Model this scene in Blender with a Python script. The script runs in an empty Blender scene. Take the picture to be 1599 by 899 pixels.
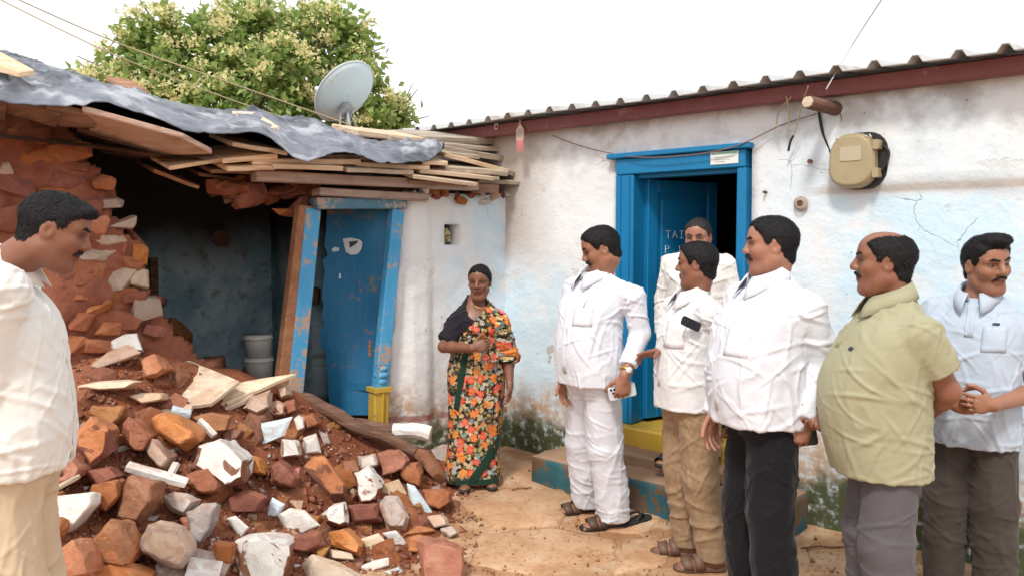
import bpy, bmesh, math, random
import numpy as np
from mathutils import Vector, Matrix
from mathutils.bvhtree import BVHTree

random.seed(7)
RNG = np.random.default_rng(7)
scene = bpy.context.scene
COL = scene.collection

# ---------------------------------------------------------------- camera
F_PX = 1250.0
CAM_H = 1.6
PITCH = math.atan(70.5 / F_PX)
cam_data = bpy.data.cameras.new("camera")
cam_data.sensor_width = 36.0
cam_data.lens = 36.0 * F_PX / 1599.0
cam_data.clip_start = 0.05
cam_data.clip_end = 2000.0
cam = bpy.data.objects.new("camera", cam_data)
cam.location = (0, 0, CAM_H)
cam.rotation_euler = (math.pi / 2 - PITCH, 0, 0)
COL.objects.link(cam)
scene.camera = cam

# ---------------------------------------------------------------- sky and sun (bright overcast day)
SUN_EL = math.radians(52)
SUN_AZ = math.radians(200)          # compass bearing of the sun seen from the place, y = north
world = bpy.data.worlds.new("World")
scene.world = world
world.use_nodes = True
wn, wl = world.node_tree.nodes, world.node_tree.links
wn.clear()
w_out = wn.new("ShaderNodeOutputWorld")
w_bg = wn.new("ShaderNodeBackground")
w_sky = wn.new("ShaderNodeTexSky")
w_sky.sky_type = 'NISHITA'
w_sky.sun_disc = False
w_sky.sun_elevation = SUN_EL
w_sky.sun_rotation = SUN_AZ
w_sky.dust_density = 4.0
w_mix = wn.new("ShaderNodeMixRGB")
w_mix.inputs[0].default_value = 0.88      # a closed, even cloud cover
w_mix.inputs[2].default_value = (7.6, 7.75, 7.9, 1)
wl.new(w_sky.outputs[0], w_mix.inputs[1])
wl.new(w_mix.outputs[0], w_bg.inputs[0])
w_bg.inputs[1].default_value = 0.125
wl.new(w_bg.outputs[0], w_out.inputs[0])

sun_data = bpy.data.lights.new("sun", 'SUN')
sun_data.energy = 1.9
sun_data.angle = math.radians(9)
sun_data.color = (1.0, 0.95, 0.86)
sun = bpy.data.objects.new("sun", sun_data)
sd = Vector((math.sin(SUN_AZ) * math.cos(SUN_EL), math.cos(SUN_AZ) * math.cos(SUN_EL), math.sin(SUN_EL)))
sun.rotation_euler = (-sd).to_track_quat('-Z', 'Y').to_euler()
sun.location = (0, 0, 20)
COL.objects.link(sun)

vs = scene.view_settings
vs.view_transform = 'Standard'
vs.look = 'None'
vs.gamma = 1.0
vs.use_curve_mapping = False
vs.exposure = 0.55
scene.cycles.use_denoising = True
scene.cycles.max_bounces = 8
scene.cycles.diffuse_bounces = 4

# ---------------------------------------------------------------- photo pixels to directions
FW = np.array([0, math.cos(PITCH), -math.sin(PITCH)])
UP = np.array([0, math.sin(PITCH), math.cos(PITCH)])
RT = np.array([1., 0, 0])
CAM = np.array([0, 0, CAM_H])
def ray(px, py): return RT * ((px - 799.5) / F_PX) + UP * ((449.5 - py) / F_PX) + FW
def on_plane(px, py, P, n):
    d = ray(px, py)
    return CAM + d * (np.dot(np.asarray(P, float) - CAM, n) / np.dot(d, n))
def at(px, py, y):
    d = ray(px, py)
    return CAM + d * (y / d[1])
# the two walls that meet in the corner behind the woman
CO = np.array([-.05, 6.04, 0.])
def unit(v):
    v = np.asarray(v, float); return v / np.linalg.norm(v)
ER, NR = unit((.749, -.663, 0)), unit((-.663, -.749, 0))
EL, NL = np.array([-.8, -.6, 0]), np.array([.6, -.8, 0])
ZZ = np.array([0, 0, 1.])
def Rp(px, py, q=0): return on_plane(px, py, CO + NR * q, NR)
def Lp(px, py, q=0): return on_plane(px, py, CO + NL * q, NL)
def Rsz(px, py, q=0):
    p = Rp(px, py, q); return float(np.dot(p - CO, ER)), float(p[2])
def Lsz(px, py, q=0):
    p = Lp(px, py, q); return float(np.dot(p - CO, EL)), float(p[2])
def RW(s, z, q=0): return CO + ER * s + NR * q + ZZ * z
def LW(s, z, q=0): return CO + EL * s + NL * q + ZZ * z

# ---------------------------------------------------------------- numpy value noise
def _hash(i, j, k, seed):
    h = (i.astype(np.int64) * 374761393 + j.astype(np.int64) * 668265263 + k.astype(np.int64) * 2147483647 + seed * 974711) & 0xffffffff
    h = ((h ^ (h >> 13)) * 1274126177) & 0xffffffff
    h = h ^ (h >> 16)
    return (h & 0xffff).astype(np.float32) / 65535.0
def vnoise(p, seed=0):
    p = np.asarray(p, np.float32)
    i = np.floor(p).astype(np.int64); f = p - i
    f = f * f * (3 - 2 * f)
    x, y, z = i[..., 0], i[..., 1], i[..., 2]
    def c(a, b, d): return _hash(x + a, y + b, z + d, seed)
    fx, fy, fz = f[..., 0], f[..., 1], f[..., 2]
    a = c(0, 0, 0) * (1 - fx) + c(1, 0, 0) * fx
    b = c(0, 1, 0) * (1 - fx) + c(1, 1, 0) * fx
    d = c(0, 0, 1) * (1 - fx) + c(1, 0, 1) * fx
    e = c(0, 1, 1) * (1 - fx) + c(1, 1, 1) * fx
    return (a * (1 - fy) + b * fy) * (1 - fz) + (d * (1 - fy) + e * fy) * fz
def fbm(p, octv=4, seed=0):
    p = np.asarray(p, np.float32); s = 0; a = .5
    for o in range(octv):
        s = s + a * (vnoise(p, seed + o) - .5); p = p * 2.03 + 7.7; a *= .5
    return s            # about -0.5 .. 0.5

# ---------------------------------------------------------------- objects
def props(o, label=None, cat=None, group=None, kind=None):
    if label: o['label'] = label
    if cat: o['category'] = cat
    if group: o['group'] = group
    if kind: o['kind'] = kind
    return o
def empty(name, loc, label=None, cat=None, group=None, rz=0.0):
    o = bpy.data.objects.new(name, None)
    o.empty_display_size = .1
    o.location = loc; o.rotation_euler = (0, 0, rz)
    COL.objects.link(o)
    return props(o, label, cat, group)
def raw_mesh(name, V, Fc):
    me = bpy.data.meshes.new(name)
    V = np.asarray(V, np.float32)
    if isinstance(Fc, np.ndarray):
        n = len(Fc); k = Fc.shape[1]
        me.vertices.add(len(V)); me.vertices.foreach_set('co', V.ravel())
        me.loops.add(n * k); me.loops.foreach_set('vertex_index', Fc.astype(np.int32).ravel())
        me.polygons.add(n); me.polygons.foreach_set('loop_start', np.arange(0, n * k, k, dtype=np.int32))
        me.update(calc_edges=True)
    else:
        me.from_pydata([tuple(v) for v in V.tolist()], [], Fc)
        me.update()
    return me
def origin_of(parent):
    o = np.zeros(3)
    while parent is not None:
        o += np.array(parent.location); parent = parent.parent
    return o
def obj(name, V, Fc, mat, parent=None, smooth=False, world=True, origin=None, uv=None):
    """mesh object from world coordinates (or the parent's own when world is False)"""
    V = np.asarray(V, float)
    if parent is None:
        if origin is None:
            lo, hi = V.min(0), V.max(0); origin = np.array([(lo[0] + hi[0]) / 2, (lo[1] + hi[1]) / 2, lo[2]])
        V = V - origin
    elif world:
        V = V - origin_of(parent)
        if origin is not None:
            origin = np.asarray(origin, float) - origin_of(parent); V = V - origin
    me = raw_mesh(name, V, Fc)
    if smooth: me.polygons.foreach_set('use_smooth', [True] * len(me.polygons))
    for m in (mat if isinstance(mat, (list, tuple)) else [mat]): me.materials.append(m)
    if uv is not None:
        lay = me.uv_layers.new(name='UVMap')
        vi = np.empty(len(me.loops), np.int32); me.loops.foreach_get('vertex_index', vi)
        lay.data.foreach_set('uv', np.asarray(uv, np.float32)[vi].ravel())
    o = bpy.data.objects.new(name, me)
    if origin is not None: o.location = origin
    o.parent = parent
    COL.objects.link(o)
    return o
def place_copy(src, loc, parent=None, rot=None, scale=None):
    c = src.copy(); COL.objects.link(c); c.parent = parent
    c.location = loc
    if rot is not None: c.rotation_euler = rot
    if scale is not None: c.scale = scale
    return c
def solidify(o, t, offset=-1):
    m = o.modifiers.new('thick', 'SOLIDIFY'); m.thickness = t; m.offset = offset; return o
def bevel(o, w, seg=1):
    m = o.modifiers.new('bev', 'BEVEL'); m.width = w; m.segments = seg; m.limit_method = 'ANGLE'; m.angle_limit = math.radians(35); return o

class MB:
    """collects pieces of one mesh"""
    def __init__(s): s.v = []; s.f = []
    def add(s, V, Fc):
        n = len(s.v); s.v += [tuple(map(float, p)) for p in V]; s.f += [tuple(i + n for i in f) for f in Fc]; return s
    def hexa(s, P):    # 8 corners: bottom 0-3 ccw, top 4-7
        return s.add(P, [(3, 2, 1, 0), (4, 5, 6, 7), (0, 1, 5, 4), (1, 2, 6, 5), (2, 3, 7, 6), (3, 0, 4, 7)])
    def box(s, c, a, b, d):   # centre and three half vectors
        c, a, b, d = map(lambda q: np.asarray(q, float), (c, a, b, d))
        return s.hexa([c - a - b - d, c + a - b - d, c + a + b - d, c - a + b - d, c - a - b + d, c + a - b + d, c + a + b + d, c - a + b + d])
    def bar(s, p, q, w, h, up=ZZ):   # a bar of width w and height h between two points
        p, q = np.asarray(p, float), np.asarray(q, float)
        a = q - p; n = unit(np.cross(a, up)); u = unit(np.cross(n, a))
        return s.box((p + q) / 2, a / 2, n * w / 2, u * h / 2)
    def tube(s, pts, r, n=6, caps=True):
        pts = [np.asarray(p, float) for p in pts]; rs = r if hasattr(r, '__len__') else [r] * len(pts)
        V = []; Fc = []; ref = np.array([.3, .2, .93])
        for i, p in enumerate(pts):
            t = unit(pts[min(i + 1, len(pts) - 1)] - pts[max(i - 1, 0)])
            if abs(np.dot(t, ref)) > .95: ref = np.array([1., .1, 0])
            a = unit(np.cross(t, ref)); b = np.cross(t, a)
            for k in range(n):
                an = 2 * math.pi * k / n; V.append(p + (a * math.cos(an) + b * math.sin(an)) * rs[i])
        for i in range(len(pts) - 1):
            for k in range(n):
                k2 = (k + 1) % n; Fc.append((i * n + k, i * n + k2, (i + 1) * n + k2, (i + 1) * n + k))
        if caps:
            Fc.append(tuple(range(n - 1, -1, -1))); Fc.append(tuple((len(pts) - 1) * n + k for k in range(n)))
        return s.add(V, Fc)
    def prism(s, poly, ext):     # polygon in space swept along a vector
        P = [np.asarray(p, float) for p in poly]; e = np.asarray(ext, float); n = len(P)
        return s.add(P + [p + e for p in P], [tuple(range(n - 1, -1, -1)), tuple(range(n, 2 * n))] + [(i, (i + 1) % n, (i + 1) % n + n, i + n) for i in range(n)])
    def build(s, name, mat, parent=None, smooth=False, **k):
        return obj(name, s.v, s.f, mat, parent, smooth, **k)

def hull(points):
    bm = bmesh.new()
    for p in points: bm.verts.new(p)
    r = bmesh.ops.convex_hull(bm, input=bm.verts)
    junk = list({e for e in r['geom_interior'] + r['geom_unused'] if isinstance(e, bmesh.types.BMVert)})
    if junk: bmesh.ops.delete(bm, geom=junk, context='VERTS')
    bmesh.ops.dissolve_limit(bm, angle_limit=math.radians(7), verts=bm.verts, edges=bm.edges)
    bmesh.ops.recalc_face_normals(bm, faces=bm.faces)
    bm.verts.index_update()
    V = [tuple(v.co) for v in bm.verts]; Fc = [tuple(v.index for v in f.verts) for f in bm.faces]
    bm.free(); return V, Fc
def catmull(pts, n=8):
    P = [np.asarray(p, float) for p in pts]; P = [2 * P[0] - P[1]] + P + [2 * P[-1] - P[-2]]; out = []
    for i in range(1, len(P) - 2):
        for k in range(n):
            t = k / n; a, b, c, d = P[i - 1:i + 3]
            out.append(.5 * (2 * b + (c - a) * t + (2 * a - 5 * b + 4 * c - d) * t * t + (3 * b - a - 3 * c + d) * t ** 3))
    return out + [P[-2]]

# ---------------------------------------------------------------- materials
MAT = {}
class NM:
    def __init__(s, name):
        s.m = bpy.data.materials.new(name); s.m.use_nodes = True
        s.nt = s.m.node_tree; s.N = s.nt.nodes; s.L = s.nt.links
        s.b = s.N['Principled BSDF']; MAT[name] = s.m
    def nd(s, typ, ins=None, **pr):
        n = s.N.new('ShaderNode' + typ)
        for k, v in pr.items(): setattr(n, k, v)
        for k, v in (ins or {}).items(): s.set(n.inputs[k], v)
        return n
    def set(s, sock, v):
        if isinstance(v, bpy.types.NodeSocket): s.L.new(v, sock)
        elif isinstance(v, (tuple, list)) and len(v) == 3 and sock.type == 'RGBA': sock.default_value = (*v, 1)
        else: sock.default_value = v
    def co(s, kind='Object'): return s.nd('TexCoord').outputs[kind]
    def map(s, vec, scale=(1, 1, 1), loc=(0, 0, 0), rot=(0, 0, 0)): return s.nd('Mapping', {'Vector': vec, 'Scale': scale, 'Location': loc, 'Rotation': rot}).outputs[0]
    def noise(s, scale, detail=4, rough=.55, vec=None, dist=0.0, out='Fac'):
        i = {'Scale': scale, 'Detail': detail, 'Roughness': rough, 'Distortion': dist}
        if vec is not None: i['Vector'] = vec
        return s.nd('TexNoise', i).outputs[out]
    def voro(s, scale, vec=None, out='Distance', feature='F1', dims='3D', rnd=1.0):
        i = {'Scale': scale, 'Randomness': rnd}
        if vec is not None: i['Vector'] = vec
        return s.nd('TexVoronoi', i, feature=feature, voronoi_dimensions=dims).outputs[out]
    def ramp(s, fac, stops, interp='LINEAR'):
        n = s.nd('ValToRGB', {'Fac': fac}); e = n.color_ramp; e.interpolation = interp
        while len(e.elements) < len(stops): e.elements.new(.5)
        for el, (p, c) in zip(e.elements, stops):
            el.position = p; el.color = (c, c, c, 1) if not hasattr(c, '__len__') else (*c, 1)
        return n.outputs[0]
    def mix(s, fac, a, b, mode='MIX'): return s.nd('MixRGB', {0: fac, 1: a, 2: b}, blend_type=mode).outputs[0]
    def math(s, op, a, b=0.0, clamp=False): return s.nd('Math', {0: a, 1: b}, operation=op, use_clamp=clamp).outputs[0]
    def smooth(s, v, a, b): # smoothstep mask
        n = s.nd('MapRange', {0: v, 1: a, 2: b}, interpolation_type='SMOOTHSTEP'); return n.outputs[0]
    def sep(s, vec):
        n = s.nd('SeparateXYZ', {0: vec}); return n.outputs
    def rnd(s): return s.nd('ObjectInfo').outputs['Random']
    def bump(s, h, strength=.4, dist=.01, prev=None):
        i = {'Height': h, 'Strength': strength, 'Distance': dist}
        if prev is not None: i['Normal'] = prev
        return s.nd('Bump', i).outputs[0]
    def out(s, color=None, rough=.8, normal=None, spec=None, metal=None, **k):
        if color is not None: s.set(s.b.inputs['Base Color'], color)
        s.set(s.b.inputs['Roughness'], rough)
        if normal is not None: s.set(s.b.inputs['Normal'], normal)
        if spec is not None: s.set(s.b.inputs['Specular IOR Level'], spec)
        if metal is not None: s.set(s.b.inputs['Metallic'], metal)
        for a, v in k.items(): s.set(s.b.inputs[a.replace('_', ' ')], v)
        return s.m
def lin(r, g, b):
    f = lambda c: (c / 255 / 12.92) if c / 255 <= .04045 else ((c / 255 + .055) / 1.055) ** 2.4
    return (f(r), f(g), f(b))

PAL = {}
def rocky(name, c1, c2, c3, scale=9.0, speck=None, dust=.35, crust=None):
    PAL[name] = (c1, c2, c3)
    """stone or mud: mottled, with red dust on it and small pits"""
    m = NM(name); v = m.co(); r = m.rnd()
    v = m.nd('VectorMath', {0: v, 1: m.nd('CombineXYZ', {0: m.math('MULTIPLY', r, 37.0), 1: m.math('MULTIPLY', r, 11.0)}).outputs[0]}, operation='ADD').outputs[0]
    n1 = m.noise(scale, 6, .6, v); n2 = m.noise(scale * 4.5, 5, .65, v); n3 = m.noise(scale * 20, 3, .6, v)
    c = m.ramp(n1, [(.3, c1), (.52, c2), (.72, c3)])
    c = m.mix(m.smooth(n2, .5, .72), c, m.mix(.5, c, c1))
    hv = m.nd('HueSaturation', {'Hue': m.math('ADD', m.math('MULTIPLY', r, .025), .4875), 'Saturation': m.math('ADD', m.math('MULTIPLY', r, .25), .85), 'Value': m.math('ADD', m.math('MULTIPLY', r, .45), .78), 'Color': c}).outputs[0]
    c = m.mix(m.math('MULTIPLY', m.smooth(m.noise(5, 4, .6, v), .48, .68), dust), hv, (.27, .098, .045))
    geo = m.nd('NewGeometry'); gn = m.sep(geo.outputs['Normal'])[2]
    if crust:      # plaster or another crust still sticking to one side
        dt = m.nd('VectorMath', {0: geo.outputs['True Normal'], 1: (.24, -.46, .85)}, operation='DOT_PRODUCT').outputs['Value']
        mk = m.smooth(m.math('ADD', dt, m.math('MULTIPLY', m.math('SUBTRACT', m.noise(13, 5, .65, v), .5), .7)), .42, .5)
        c = m.mix(mk, c, m.ramp(n1, [(.3, crust[0]), (.52, crust[1]), (.72, crust[2])]))
    c = m.mix(m.math('MULTIPLY', m.math('MULTIPLY', m.smooth(gn, .35, .9), m.smooth(m.noise(11, 5, .65, v), .4, .58)), .45), c, (.36, .155, .085))   # settled dust
    if speck: c = m.mix(m.smooth(n3, .64, .7), c, speck)
    h = m.math('ADD', m.math('MULTIPLY', n2, .7), m.math('MULTIPLY', n3, .35))
    b = m.bump(n1, .5, .02); b = m.bump(h, .75, .012, b)
    return m.out(c, .92, b, spec=.2)
rocky('stone_red', (.26, .088, .042), (.36, .132, .066), (.44, .19, .1), speck=(.6, .45, .36))
rocky('stone_brown', (.24, .105, .055), (.34, .155, .08), (.42, .22, .125), speck=(.6, .5, .42))
rocky('stone_orange', (.4, .145, .058), (.55, .22, .1), (.62, .31, .17), dust=.3, speck=(.3, .12, .05))
rocky('stone_tan', (.5, .31, .2), (.62, .44, .32), (.68, .53, .4), dust=.22)
rocky('stone_grey', (.4, .33, .3), (.52, .45, .41), (.64, .58, .54), dust=.3)
rocky('plaster_white', (.66, .62, .56), (.8, .78, .74), (.86, .86, .86), dust=.16, speck=(.45, .3, .22))
rocky('plaster_blue', (.6, .68, .74), (.66, .78, .86), (.8, .86, .88), dust=.12)
rocky('slab_cream', (.6, .46, .32), (.74, .61, .46), (.78, .68, .55), scale=5, dust=.18)
rocky('mud', (.2, .064, .034), (.29, .1, .052), (.36, .142, .078), scale=6, dust=.1)
rocky('wall_stone', (.33, .25, .19), (.44, .35, .28), (.5, .42, .34), dust=.32)

def wood(name, c1, c2, c3, scale=(3, 3, 40), rough=.8):
    m = NM(name); v = m.co(); r = m.rnd()
    v2 = m.nd('VectorMath', {0: v, 1: m.nd('CombineXYZ', {0: m.math('MULTIPLY', r, 19.0), 2: m.math('MULTIPLY', r, 23.0)}).outputs[0]}, operation='ADD').outputs[0]
    n1 = m.noise(1, 5, .6, m.map(v2, scale), 1.2); n2 = m.noise(6, 4, .6, v2); n3 = m.noise(70, 3, .6, v2)
    c = m.ramp(n1, [(.3, c1), (.5, c2), (.7, c3)])
    c = m.mix(m.math('MULTIPLY', m.smooth(n2, .5, .7), .5), c, c1)
    c = m.nd('HueSaturation', {'Value': m.math('ADD', m.math('MULTIPLY', r, .5), .72), 'Saturation': m.math('ADD', m.math('MULTIPLY', r, .3), .82), 'Color': c}).outputs[0]
    b = m.bump(n1, .5, .006); b = m.bump(n3, .3, .004, b)
    return m.out(c, rough, b, spec=.25)
wood('wood_pale', (.44, .29, .18), (.66, .49, .34), (.76, .61, .46))
wood('wood_grey', (.3, .22, .155), (.46, .37, .28), (.58, .5, .4))
wood('wood_red', (.2, .095, .055), (.31, .165, .1), (.42, .26, .175))
wood('wood_dark', (.11, .05, .03), (.18, .085, .05), (.27, .14, .09))
wood('beam_pink', (.36, .21, .15), (.52, .36, .28), (.6, .46, .38))

def painted(name, base, worn, wear=.12, dirt=(.2, .14, .09), rough=.45, under=None, scale=5.0):
    """old oil paint: patchy, stained, chipped"""
    m = NM(name); v = m.co()
    n1 = m.noise(scale, 5, .6, v); n2 = m.noise(scale * 7, 5, .65, v); st = m.noise(1, 5, .6, m.map(v, (14, 14, 1.6)))
    c = m.mix(n1, base, worn)
    c = m.mix(m.math('MULTIPLY', m.smooth(st, .52, .75), .55), c, worn)
    c = m.mix(m.math('MULTIPLY', m.smooth(n2, .55, .75), .35), c, dirt)
    if under: c = m.mix(m.smooth(m.math('ADD', m.math('MULTIPLY', n1, .6), m.math('MULTIPLY', n2, .4)), .62 - wear * .4, .66 - wear * .4), c, under)
    b = m.bump(n2, .35, .004); b = m.bump(n1, .3, .01, b)
    return m.out(c, rough, b, spec=.35)
painted('blue_paint', (.005, .16, .36), (.012, .2, .42), .05, (.02, .09, .16), .4)
painted('blue_old', (.008, .13, .29), (.03, .18, .34), .14, (.03, .06, .09), .5, (.24, .15, .1))
painted('blue_light', (.025, .27, .55), (.12, .38, .62), .25, (.1, .16, .2), .55, (.42, .3, .22))
painted('blue_faded', (.04, .15, .24), (.14, .24, .31), .3, (.12, .1, .08), .65, (.36, .29, .24))
painted('yellow_paint', (.48, .29, .025), (.56, .38, .07), .14, (.2, .12, .04), .55, (.3, .2, .12))
painted('maroon_paint', (.15, .035, .034), (.2, .06, .055), .1, (.07, .02, .02), .5, (.25, .12, .09))
painted('step_teal', (.035, .055, .045), (.02, .17, .24), .35, (.05, .045, .03), .8, (.15, .09, .05), 5.0)
painted('step_top', (.24, .135, .08), (.36, .24, .16), .2, (.12, .07, .04), .9, (.32, .19, .11), 4.0)
painted('dish_paint', (.5, .62, .67), (.62, .7, .72), .05, (.3, .32, .3), .5, (.55, .5, .46))
painted('bucket_white', (.62, .6, .56), (.5, .48, .44), .1, (.25, .2, .15), .5)
painted('white_paint', (.78, .76, .72), (.68, .66, .6), .1, (.4, .3, .22), .7)

def plain(name, c, rough=.6, **k):
    m = NM(name); n = m.noise(30, 3, .5, m.co())
    return m.out(m.mix(m.math('MULTIPLY', n, .35), c, tuple(x * .7 for x in c)), rough, **k)
plain('black_plastic', (.012, .012, .013), .4)
plain('black_rubber', (.02, .019, .018), .7)
plain('sandal_brown', (.085, .045, .03), .55)
plain('sandal_tan', (.14, .075, .05), .55)
plain('sandal_black', (.018, .017, .016), .6)
plain('phone_dark', (.018, .02, .026), .25)
plain('phone_pale', (.62, .66, .7), .3)
plain('lens_dark', (.01, .01, .012), .1)
plain('gold', (.72, .45, .12), .3, metal=1.0)
plain('wire_tan', (.42, .33, .2), .7)
plain('wire_red', (.23, .13, .09), .7)
plain('wire_pale', (.5, .52, .55), .6)
plain('chalk', (.7, .74, .76), .9)
plain('card_white', (.75, .77, .74), .7)
plain('card_green', (.2, .42, .28), .7)
plain('card_grey', (.4, .42, .45), .7)
plain('pink_thread', (.6, .22, .24), .9)
plain('pale_thread', (.66, .52, .44), .9)
plain('steel_grey', (.4, .41, .42), .4, metal=.6)
plain('straw', (.5, .4, .2), .9)
plain('paper_white', (.66, .7, .76), .85)
plain('paper_dark', (.05, .06, .08), .85)
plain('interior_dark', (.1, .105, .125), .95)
plain('logo_dark', (.03, .035, .08), .8)
plain('cloth_olive_bag', (.09, .075, .045), .9)
plain('mould_green', (.06, .09, .03), .95)
# ---------------------------------------------------------------- plaster of the two houses (UV = metres along the wall, metres up)
def plaster(name, right):
    m = NM(name); uv = m.co('UV'); s, z, _ = m.sep(uv)
    wob = m.noise(1.6, 5, .6, uv); fine = m.noise(14, 6, .65, uv); mid = m.noise(4.5, 5, .6, uv); streak = m.noise(1, 5, .6, m.map(uv, (9, .9, 1)))
    dz = m.math('ADD', z, m.math('MULTIPLY', m.math('SUBTRACT', m.math('ADD', m.math('MULTIPLY', mid, .6), m.math('MULTIPLY', wob, .6)), .6), .75))
    white = m.mix(mid, (.7, .71, .72), (.8, .81, .83)) if right else m.mix(mid, (.74, .73, .72), (.83, .83, .84))
    blue = m.mix(fine, (.5, .69, .82), (.63, .77, .85))
    if right:
        area = m.math('MULTIPLY', m.smooth(s, 2.3, 2.5), m.math('SUBTRACT', 1.0, m.smooth(z, 1.82, 1.9)))
        area2 = m.math('MULTIPLY', m.math('SUBTRACT', 1.0, m.smooth(s, .45, .75)), m.math('SUBTRACT', 1.0, m.smooth(z, 1.25, 1.6)))
        area3 = m.math('MULTIPLY', m.smooth(s, 1.9, 2.2), .45)
        bm_ = m.math('MAXIMUM', m.math('MAXIMUM', area, m.math('MULTIPLY', area2, .95)), area3)
        bm_ = m.math('MULTIPLY', bm_, m.smooth(m.math('ADD', m.math('MULTIPLY', wob, .5), m.math('MULTIPLY', mid, .5)), .36, .54))
    else:
        bm_ = m.math('MULTIPLY', m.math('SUBTRACT', 1.0, m.smooth(s, .35, .66)), m.smooth(m.math('ADD', m.math('MULTIPLY', wob, .5), m.math('MULTIPLY', mid, .5)), .4, .56))
    c = m.mix(m.math('MULTIPLY', bm_, .92), white, blue)
    c = m.mix(m.math('MULTIPLY', m.smooth(streak, .55, .85), .3), c, (.6, .52, .44))                      # rain streaks
    if right:
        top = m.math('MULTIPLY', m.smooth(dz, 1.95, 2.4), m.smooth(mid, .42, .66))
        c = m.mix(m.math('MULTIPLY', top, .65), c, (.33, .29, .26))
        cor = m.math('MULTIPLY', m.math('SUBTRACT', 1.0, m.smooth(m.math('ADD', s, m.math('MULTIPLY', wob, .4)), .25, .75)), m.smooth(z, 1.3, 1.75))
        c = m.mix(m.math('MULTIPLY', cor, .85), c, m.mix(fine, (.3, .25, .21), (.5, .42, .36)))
        edge = m.math('MULTIPLY', m.smooth(s, 2.25, 2.4), m.math('SUBTRACT', 1.0, m.smooth(m.math('ABSOLUTE', m.math('SUBTRACT', z, 1.885)), .008, .035)))
        c = m.mix(m.math('MULTIPLY', edge, .6), c, (.46, .37, .28))
    c = m.mix(m.math('MULTIPLY', m.smooth(fine, .6, .74), .35), c, (.5, .43, .36))
    low = m.math('MULTIPLY', m.math('SUBTRACT', 1.0, m.smooth(dz, .36, .68)), m.smooth(fine, .3, .6))
    c = m.mix(m.math('MULTIPLY', low, .85), c, m.mix(mid, (.42, .19, .065), (.46, .33, .2)))
    mos = m.math('MULTIPLY', m.math('SUBTRACT', 1.0, m.smooth(dz, .2, .38)), m.smooth(fine, .28, .5))
    c = m.mix(m.math('MULTIPLY', mos, .92), c, m.mix(mid, (.018, .038, .016), (.055, .085, .025)))
    if not right:
        rb_ = m.math('MULTIPLY', m.math('SUBTRACT', 1.0, m.smooth(m.math('ABSOLUTE', m.math('SUBTRACT', m.math('ADD', z, m.math('MULTIPLY', s, -.05)), .335)), .012, .03)), m.smooth(mid, .3, .5))
        c = m.mix(m.math('MULTIPLY', rb_, .7), c, (.3, .07, .055))
    cr = m.voro(1.7, m.nd('VectorMath', {0: uv, 1: m.nd('VectorMath', {0: m.noise(3, 4, .6, uv, 0, 'Color'), 1: (.25, .25, .25)}, operation='MULTIPLY').outputs[0]}, operation='ADD').outputs[0], 'Distance', 'DISTANCE_TO_EDGE')
    crm = m.math('MULTIPLY', m.math('SUBTRACT', 1.0, m.smooth(cr, .0015, .006)), m.smooth(wob, .54, .64))
    c = m.mix(m.math('MULTIPLY', crm, .38), c, (.3, .23, .19))
    pit = m.math('MULTIPLY', m.math('SUBTRACT', 1.0, m.smooth(m.voro(16, uv), .06, .16)), m.smooth(mid, .54, .64))
    c = m.mix(m.math('MULTIPLY', pit, .75), c, (.24, .19, .16))
    # flaked patches where the mud shows
    fl = m.math('MULTIPLY', m.smooth(m.noise(3.1, 7, .62, m.map(uv, (1, 1, 1), (4.3, 2.1, 0))), .63, .645), m.math('SUBTRACT', 1.0, m.math('MULTIPLY', m.smooth(z, .7, 1.2), .75)))
    c = m.mix(m.math('MULTIPLY', fl, .8), c, m.mix(fine, (.4, .29, .2), (.56, .45, .35)))
    hh = m.math('SUBTRACT', m.math('MULTIPLY', fine, .5), m.math('MULTIPLY', crm, .5))
    hh = m.math('SUBTRACT', hh, m.math('MULTIPLY', fl, .6))
    b = m.bump(mid, .5, .03); b = m.bump(hh, .7, .012, b)
    return m.out(c, .9, b, spec=.2)
plaster('plaster_main', True)
plaster('plaster_hut', False)

m = NM('inner_plaster'); v = m.co('UV'); s_, z_, _ = m.sep(v)
n1 = m.noise(2.2, 6, .6, v); n2 = m.noise(9, 5, .6, v)
c = m.mix(m.smooth(n1, .35, .62), (.26, .42, .5), (.6, .75, .8)); c = m.mix(m.math('MULTIPLY', m.smooth(n2, .5, .7), .6), c, (.15, .12, .1))
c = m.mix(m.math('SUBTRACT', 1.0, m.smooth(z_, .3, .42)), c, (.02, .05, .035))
c = m.mix(m.smooth(m.math('ADD', z_, m.math('MULTIPLY', n1, .6)), 1.6, 2.1), c, (.05, .045, .045))      # darker towards the top
m.out(c, .95, m.bump(n2, .5, .01), spec=.1)

# ---------------------------------------------------------------- ground
m = NM('earth'); v = m.co('Object')
n1 = m.noise(.9, 6, .6, v); n2 = m.noise(5, 6, .65, v); n3 = m.noise(38, 5, .7, v); n4 = m.noise(160, 2, .6, v)
c = m.ramp(n1, [(.32, (.27, .125, .06)), (.5, (.42, .24, .13)), (.66, (.53, .345, .21))])
c = m.mix(m.math('MULTIPLY', m.smooth(n2, .46, .66), .6), c, (.62, .46, .32))
c = m.mix(m.math('MULTIPLY', m.smooth(n2, .5, .3), .5), c, (.28, .125, .06))
c = m.mix(m.math('MULTIPLY', m.smooth(n3, .56, .7), .45), c, (.24, .11, .055))
c = m.mix(m.smooth(n4, .7, .76), c, (.66, .55, .43))
m.out(c, .95, m.bump(n4, .35, .004, m.bump(n3, .55, .01, m.bump(n2, .6, .03))), spec=.15)
m = NM('slab_floor'); v = m.co('Object'); r = m.rnd()
n2 = m.noise(3.2, 6, .65, v); n3 = m.noise(30, 5, .7, v)
c = m.ramp(n2, [(.3, (.36, .19, .1)), (.5, (.49, .3, .175)), (.7, (.58, .41, .27))])
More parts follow.
